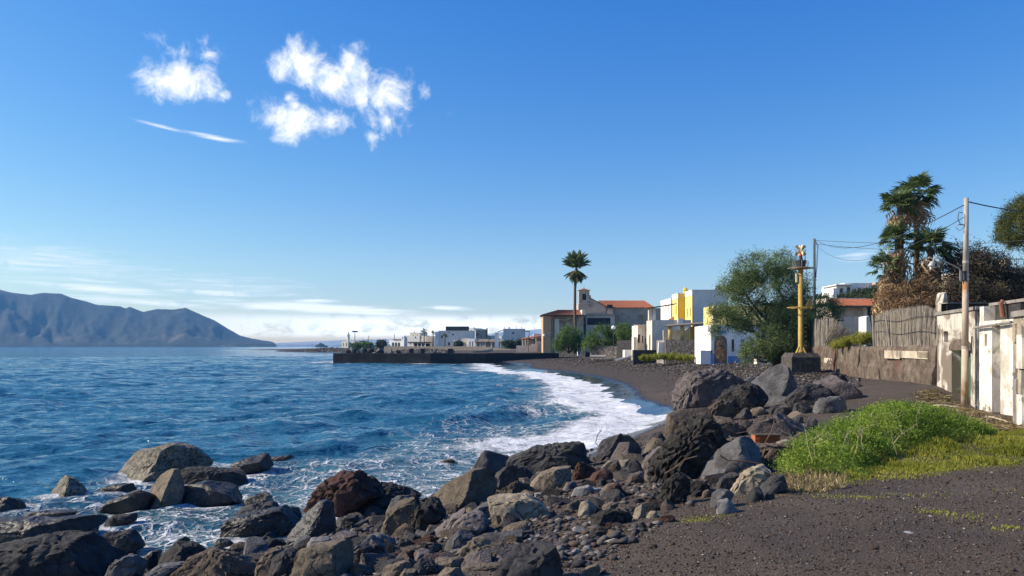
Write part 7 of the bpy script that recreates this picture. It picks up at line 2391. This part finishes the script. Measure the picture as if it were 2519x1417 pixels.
# -- hill scrub and distant shrubs
rg = np.random.default_rng(51)
n = 900
Xh = rg.uniform(36, 150, n)
Yh = rg.uniform(95, 260, n)
ok = (Xh / Yh > .28) & (Xh / Yh < .75)
Xh, Yh = Xh[ok], Yh[ok]
Zh = height(Xh, Yh, False)
CC, TT = [], []
for a_, b_, c_ in zip(Xh, Yh, Zh):
    r_ = rg.uniform(.7, 1.9)
    CC.append(rg.normal(size=(70, 3)) * np.array((r_, r_, r_ * .6)) * .62 + np.array((a_, b_, c_ + r_ * .5)))
    TT.append(np.full(70, rg.uniform(.1, .8)))
hs = leaves('hillside_scrub', None, np.concatenate(CC), 'dark', .75, .4, 52, .3, np.concatenate(TT))
tag(hs, 'dark green scrub covering the hillside behind the houses', 'scrub', None, 'stuff')
for (lb, lab, sd, nm) in (([(900, 850, 22, 8, 415, 3), (880, 852, 16, 6, 415, 3)], 'grey green shrubs right of the distant lighthouse', 61, 'shrub'),
                          ([(938, 848, 11, 8, 405, 3)], 'dark round shrub left of the distant arched house', 62, 'shrub'),
                          ([(1255, 848, 18, 8, 300, 3), (1280, 846, 16, 9, 300, 3)], 'dark garden shrubs below the distant blue grey house', 63, 'shrub'),
                          ([(1128, 848, 9, 6, 365, 2)], 'small dark shrub before the low white porch house', 64, 'shrub'),
                          ([(1835, 696, 42, 14, 205, 6), (1790, 712, 30, 8, 205, 5)], 'dark evergreen trees on the hill crest behind the tamarisk', 65, 'hill_trees'),
                          ([(2120, 722, 34, 10, 138, 4), (2165, 715, 20, 18, 135, 3)], 'dark garden trees around the hill villa', 66, 'garden_trees'),
                          ([(2070, 735, 26, 12, 110, 3), (2130, 738, 30, 8, 112, 3), (2040, 742, 20, 16, 108, 3)], 'green shrubs between tiled house and hill villa', 67, 'shrub')):
    r_ = empty(nm, at(lb[0][0], lb[0][1] + lb[0][3], lb[0][4]), lab, 'shrubs')
    C_, T_ = clumps(lb, 60, 36, .5 * lb[0][4] / 300, sd, .3)
    leaves('foliage', r_, C_, 'dark' if sd != 61 else 'bush', .75 * lb[0][4] / 300, .35 * lb[0][4] / 300, sd, .3, T_)

# -- green plants on the cobbles, dry bush at the arched door, tuft on the terrace
bp = empty('beach_plants', at(1640, 884, 97), 'low mat of green creeping plants on the cobbles below the rubble wall', 'plants')
C_, T_ = clumps([(1595, 880, 26, 4.5, 97, 1.0), (1640, 877, 40, 6, 98, 1.4, 1.4), (1685, 880, 26, 5, 97, 1.0)], 60, 50, .14, 71, .1)
leaves('foliage', bp, C_, 'grass', .22, .07, 72, .5, T_ * .7)
dbu = empty('dry_bush', at(1772, 892, 88), 'leafless brown bush in front of the arched doorway', 'bush')
C_, T_ = clumps([(1772, 868, 14, 22, 88, .6), (1770, 848, 9, 10, 88, .4, .4)], 46, 40, .12, 73, .1)
leaves('twigs', dbu, C_, 'dry', .24, .02, 74, .8, T_ * .5)
tf = empty('grass_tuft', at(2105, 846, 50), 'yellow green grass tuft growing on top of the retaining wall', 'grass')
C_, T_ = clumps([(2085, 840, 26, 8, 48, .5), (2125, 832, 28, 14, 46, .5), (2060, 846, 16, 5, 50, .4)], 50, 46, .10, 75, .1)
leaves('blades', tf, C_, 'grass', .30, .025, 76, .9, T_)

# -- the green bush on the mound
gb = empty('green_bush', (6.9, 13.4, 2.4), 'lush green feathery bush spilling over the mound beside the boulders', 'bush')
rg = np.random.default_rng(81)
CC, TT = [], []
for i in range(1150):
    u = rg.uniform(0, 1)
    cx_, cy_ = np.interp(u, [0, .14, .5, .75, 1], [4.75, 5.7, 7.9, 9.4, 10.6]), np.interp(u, [0, .14, .5, .75, 1], [11.5, 13.4, 15.2, 16.4, 17.3])
    rr_ = np.interp(u, [0, .14, .6, 1], [.5, .75, 1.0, .6])
    hh = np.interp(u, [0, .12, .3, .55, .8, 1], [.38, .55, .66, .66, .42, .2])
    a_, e_ = rg.uniform(0, 6.28), math.asin(rg.uniform(0.02, 1))
    lump = 1 + .22 * float(pnoise(cx_ * 1.3 + a_, cy_ * 1.3, e_ * 2, 83))
    x_ = cx_ + rr_ * math.cos(e_) * math.cos(a_) * lump
    y_ = cy_ + rr_ * math.cos(e_) * math.sin(a_) * lump
    z_ = float(height(np.array([x_]), np.array([y_]), False)[0]) + hh * math.sin(e_) * lump
    CC.append(np.array((x_, y_, z_)) + rg.normal(size=(84, 3)) * np.array((.085, .085, .045)))
    TT.append(np.full(84, rg.uniform(.1, .95)))
leaves('foliage', gb, np.concatenate(CC), 'green', .048, .016, 84, .35, np.concatenate(TT))
m = MB()
for i in range(36):
    u = rg.uniform(0, 1)
    cx_, cy_ = np.interp(u, [0, .5, 1], [4.4, 7.6, 10.3]) + rg.normal() * .5, np.interp(u, [0, .5, 1], [11.2, 15.0, 17.0]) + rg.normal() * .5
    z_ = float(height(np.array([cx_]), np.array([cy_]), False)[0]) + .3
    l_ = rg.uniform(.25, .55)
    d_ = Vector((rg.normal() * .35, rg.normal() * .35, 1)).normalized() * l_
    p0 = Vector((cx_, cy_, z_))
    m.tube([p0, p0 + d_ * .5 + Vector((rg.normal() * .04, 0, 0)), p0 + d_], [.005, .004, .002], 4)
    for j in range(3):
        m.tube([p0 + d_ * (.6 + .13 * j), p0 + d_ * (.6 + .13 * j) + Vector((rg.normal() * .12, rg.normal() * .12, .12))], [.004, .002], 3)
st_ = m.build('dry_stems', flat('dry_stem', (.34, .28, .19), .9, .2, 8, 0), gb)
st_['kind'] = 'stuff'


# -- grass
def blades(name, X, Y, H, mat, label, seed, tint=None, lean=.45, wid=.006):
    rg = np.random.default_rng(seed)
    n = len(X)
    Zg = height(X, Y, True)
    b0 = np.stack([X, Y, Zg - .01], 1)
    a_ = rg.uniform(0, 6.28, n)
    sd = np.stack([np.cos(a_), np.sin(a_), np.zeros(n)], 1) * (wid * rg.uniform(.7, 1.5, n))[:, None]
    ln = np.stack([rg.normal(size=n) * lean, rg.normal(size=n) * lean, np.ones(n)], 1)
    ln /= np.linalg.norm(ln, axis=1)[:, None]
    mid = b0 + ln * H[:, None] * .55
    tip = mid + ln * H[:, None] * .42 + np.stack([rg.normal(size=n), rg.normal(size=n), -np.abs(rg.normal(size=n))], 1) * H[:, None] * .16
    V = np.stack([b0 - sd, b0 + sd, mid + sd * .8, tip, mid - sd * .8], 1).reshape(-1, 3)
    tn = rg.uniform(0, 1, n) if tint is None else np.clip(tint + rg.normal(size=n) * .15, 0, 1)
    o = mesh_np(name, V, np.arange(n * 5).reshape(n, 5), LM[mat], None, False, (0, 0, 0), {'tint': ('POINT', np.repeat(tn, 5))})
    return tag(o, label, 'grass', None, 'stuff')


def wpoly(pp_):
    r = []
    for (px, py) in pp_:
        d_ = ray_ground(px, py)
        r.append(((px - 1259.5) / F * d_, d_))
    return np.array(r)


GP = wpoly([(1975, 1195), (2060, 1200), (2200, 1185), (2330, 1172), (2430, 1165), (2519, 1152), (2640, 1140), (2640, 1062), (2519, 1056), (2440, 1056), (2400, 1062), (2330, 1068), (2200, 1075), (2080, 1090), (2010, 1130)])
rg = np.random.default_rng(91)


def sample(poly, n):
    lo, hi = poly.min(0), poly.max(0)
    x_ = rg.uniform(lo[0], hi[0], n)
    y_ = rg.uniform(lo[1], hi[1], n)
    k = inside(x_, y_, poly)
    return x_[k], y_[k]


xg, yg = sample(GP, 120000)
ed = seg_dist(xg, yg, GP, np.roll(GP, -1, 0))
kp = rg.uniform(0, 1, len(xg)) < sstep(0, .5, ed + .25 * pnoise(xg * 2, yg * 2, 0, 5)) * .95 + .04
xg, yg, ed = xg[kp], yg[kp], ed[kp]
tuft = np.clip(.6 + 1.3 * fbm(xg * .9, yg * .9, 0, 2, 93), .25, 1.5)
front = sstep(15.0, 13.0, yg - .25 * (xg - 6)) * sstep(9.2, 10.4, yg)
H = (.04 + .13 * sstep(.2, 1.0, ed) * front + .03) * tuft
blades('grass', xg, yg, H, 'grass', 'yellow green grass growing in front of the lush bush', 95, np.clip(.45 + .6 * fbm(xg * .5, yg * .5, 0, 2, 97), 0, 1))
SP = wpoly([(1895, 1215), (1990, 1212), (2075, 1205), (2085, 1170), (2040, 1120), (1985, 1130), (1940, 1165)])
xs, ys = sample(SP, 14000)
blades('dry_grass', xs, ys, rg.uniform(.05, .2, len(xs)), 'straw', 'straw-coloured dry grass at the foot of the lush bush', 98, None, .8)
# stray tufts on the gravel
tx, ty = [], []
for (px, py, r_) in ((2365, 1270, .18), (2300, 1262, .12), (2030, 1222, .3), (2120, 1225, .25), (1740, 1275, .16), (1700, 1280, .1), (2450, 1210, .3), (2250, 1215, .2), (2480, 1300, .1)):
    d_ = ray_ground(px, py)
    tx.append((px - 1259.5) / F * d_ + rg.normal(size=180) * r_)
    ty.append(d_ + rg.normal(size=180) * r_ * .7)
tx, ty = np.concatenate(tx), np.concatenate(ty)
blades('stray_grass', tx, ty, rg.uniform(.012, .045, len(tx)), 'grass', 'stray short grass on the dark gravel', 99, np.full(len(tx), .7))


# -- driftwood and reed litter by the sheds
DP = wpoly([(2240, 968), (2305, 960), (2345, 988), (2410, 1018), (2495, 1035), (2519, 1060), (2440, 1062), (2380, 1050), (2330, 1030), (2270, 1005)])
xd, yd = sample(DP, 6000)
xd, yd = xd[:2600], yd[:2600]
zd = height(xd, yd, True)
n = len(xd)
an = rg.normal(size=n) * .7 + .3
ll = rg.uniform(.06, .45, n) * rg.uniform(.4, 1, n)
rd = rg.uniform(.004, .014, n)
dv = np.stack([np.cos(an) * ll, np.sin(an) * ll, rg.normal(size=n) * .08 * ll], 1)
sd = np.stack([-np.sin(an) * rd, np.cos(an) * rd, np.zeros(n)], 1)
upv = np.stack([np.zeros(n), np.zeros(n), rd * 1.6], 1)
p0 = np.stack([xd, yd, zd + rg.uniform(.0, .07, n)], 1)
V = np.stack([p0 - sd, p0 + sd, p0 + upv, p0 + dv - sd, p0 + dv + sd, p0 + dv + upv], 1).reshape(-1, 3)
fc = np.array([(0, 3, 5, 2), (1, 2, 5, 4), (0, 1, 4, 3)])
Fd = (fc[None] + (np.arange(n) * 6)[:, None, None]).reshape(-1, 4)
o = mesh_np('driftwood_litter', V, Fd, LM['straw'], None, False, (0, 0, 0), {'tint': ('POINT', np.repeat(rg.uniform(0, 1, n) ** 1.4, 6))})
tag(o, 'bleached driftwood and reed litter heaped before the sheds', 'driftwood', None, 'stuff')
xl, yl = sample(DP, 5000)
pebbles('shed_rubble', xl[:1500], yl[:1500], .015 + .05 * rg.uniform(0, 1, 1500)[:len(xl[:1500])] ** 2.5, CBL, 'pale rubble strewn on the ground before the sheds', 'rubble', 8)
for i, (a, c, r_, lab) in enumerate((((2290, 1003), (2372, 1008), .04, 'long bleached driftwood branch lying at the foot of the rusty pole'), ((2425, 1030), (2486, 1046), .03, 'crooked driftwood branch lying before the crumbling shed'))):
    d0, d1 = ray_ground(*a), ray_ground(*c)
    p0, p1 = at(*a, d0) + Vector((0, 0, .05)), at(*c, d1) + Vector((0, 0, .05))
    o = MB().tube([p0, p0.lerp(p1, .4) + Vector((0, .1, .05)), p0.lerp(p1, .7) + Vector((0, -.06, .03)), p1], [r_, r_ * 1.1, r_ * .8, r_ * .4], 7).build('driftwood_branch', flat('bleached_wood', (.36, .29, .21), .9, .25, 8, .3), None, True)
    tag(o, lab, 'driftwood', 'driftwood branches')
# rusty wires and twigs sticking out of the boulders
TWG = flat('dry_twig', (.16, .10, .065), .9, .3, 8, 0)
for i, (pts, lab) in enumerate((([(1770, 1120), (1790, 1132), (1830, 1134), (1865, 1140)], 'dark bent wire lying over the smooth grey boulder'), ([(1635, 1165), (1660, 1150), (1685, 1130), (1715, 1122)], 'thin brown twig across the lava mass'),
                                ([(1880, 1092), (1898, 1060), (1905, 1035), (1892, 1012)], 'arching twig over the mauve boulder above the brick'), ([(1790, 1056), (1812, 1066), (1835, 1062), (1860, 1045)], 'curved twig beside the mauve boulder'),
                                ([(1480, 1105), (1465, 1090), (1470, 1070), (1480, 1058)], 'thin looping wire sticking up against the foam'))):
    d_ = min(ray_ground(p[0], p[1] + 24) for p in pts) - .35
    o = MB().tube([at(p[0], p[1], d_) for p in pts], .012, 5).build('twig', TWG)
    tag(o, lab, 'twig', 'twigs and wires among the boulders')

# -- single stones lying on the open gravel
for i, (px, py, wp, hp, mt, lab) in enumerate(((2110, 1274, 16, 10, 'tan', 'small tan stone on the open gravel, leftmost of its row'), (2146, 1275, 22, 14, 'brown', 'rounded brown stone in the row of stones on the open gravel'),
                                             (2222, 1277, 16, 9, 'mauve', 'small grey brown stone in the middle of the open gravel'), (2289, 1272, 16, 8, 'silver', 'smooth whitish pebble on the open gravel'),
                                             (2232, 1314, 46, 9, 'silver', 'flat slate-grey sliver lying on the open gravel'), (2128, 1324, 16, 10, 'grey', 'small angular grey stone on the open gravel'),
                                             (2150, 1348, 20, 8, 'red', 'flat rust-red chip on the open gravel'), (2252, 1255, 24, 8, 'red', 'dull reddish flat stone on the open gravel near the grass'),
                                             (1610, 1345, 18, 12, 'lava', 'lone black stone at the edge of the open gravel'), (1508, 1372, 26, 12, 'brown', 'brown stone beside the streaked dark boulder'),
                                             (2452, 1236, 16, 6, 'silver', 'pale flat pebble on the gravel far right of the grass'), (1925, 1374, 30, 8, 'grey', 'flat grey chip near the bottom of the gravel'),
                                             (2180, 1200, 18, 6, 'tan', 'ochre stone at the front edge of the grass'))):
    d_ = ray_ground(px, py)
    k = d_ / F
    q, f = shape_rock(lambda th: 1 + .18 * np.cos(2 * th + i) + .12 * np.cos(3 * th + 2 * i), 1.0, .9, 2, np.random.default_rng(900 + i), 5, .4, 950 + i, blunt=.7)
    c = at(px, py, d_)
    o = mesh_np('stone', q * np.array((wp * k / 2, wp * k / 2.4, hp * k / 1.6)) + np.array(c), f, RM[mt], None, True, c)
    tag(o, lab, 'stone', 'single stones on the open gravel')
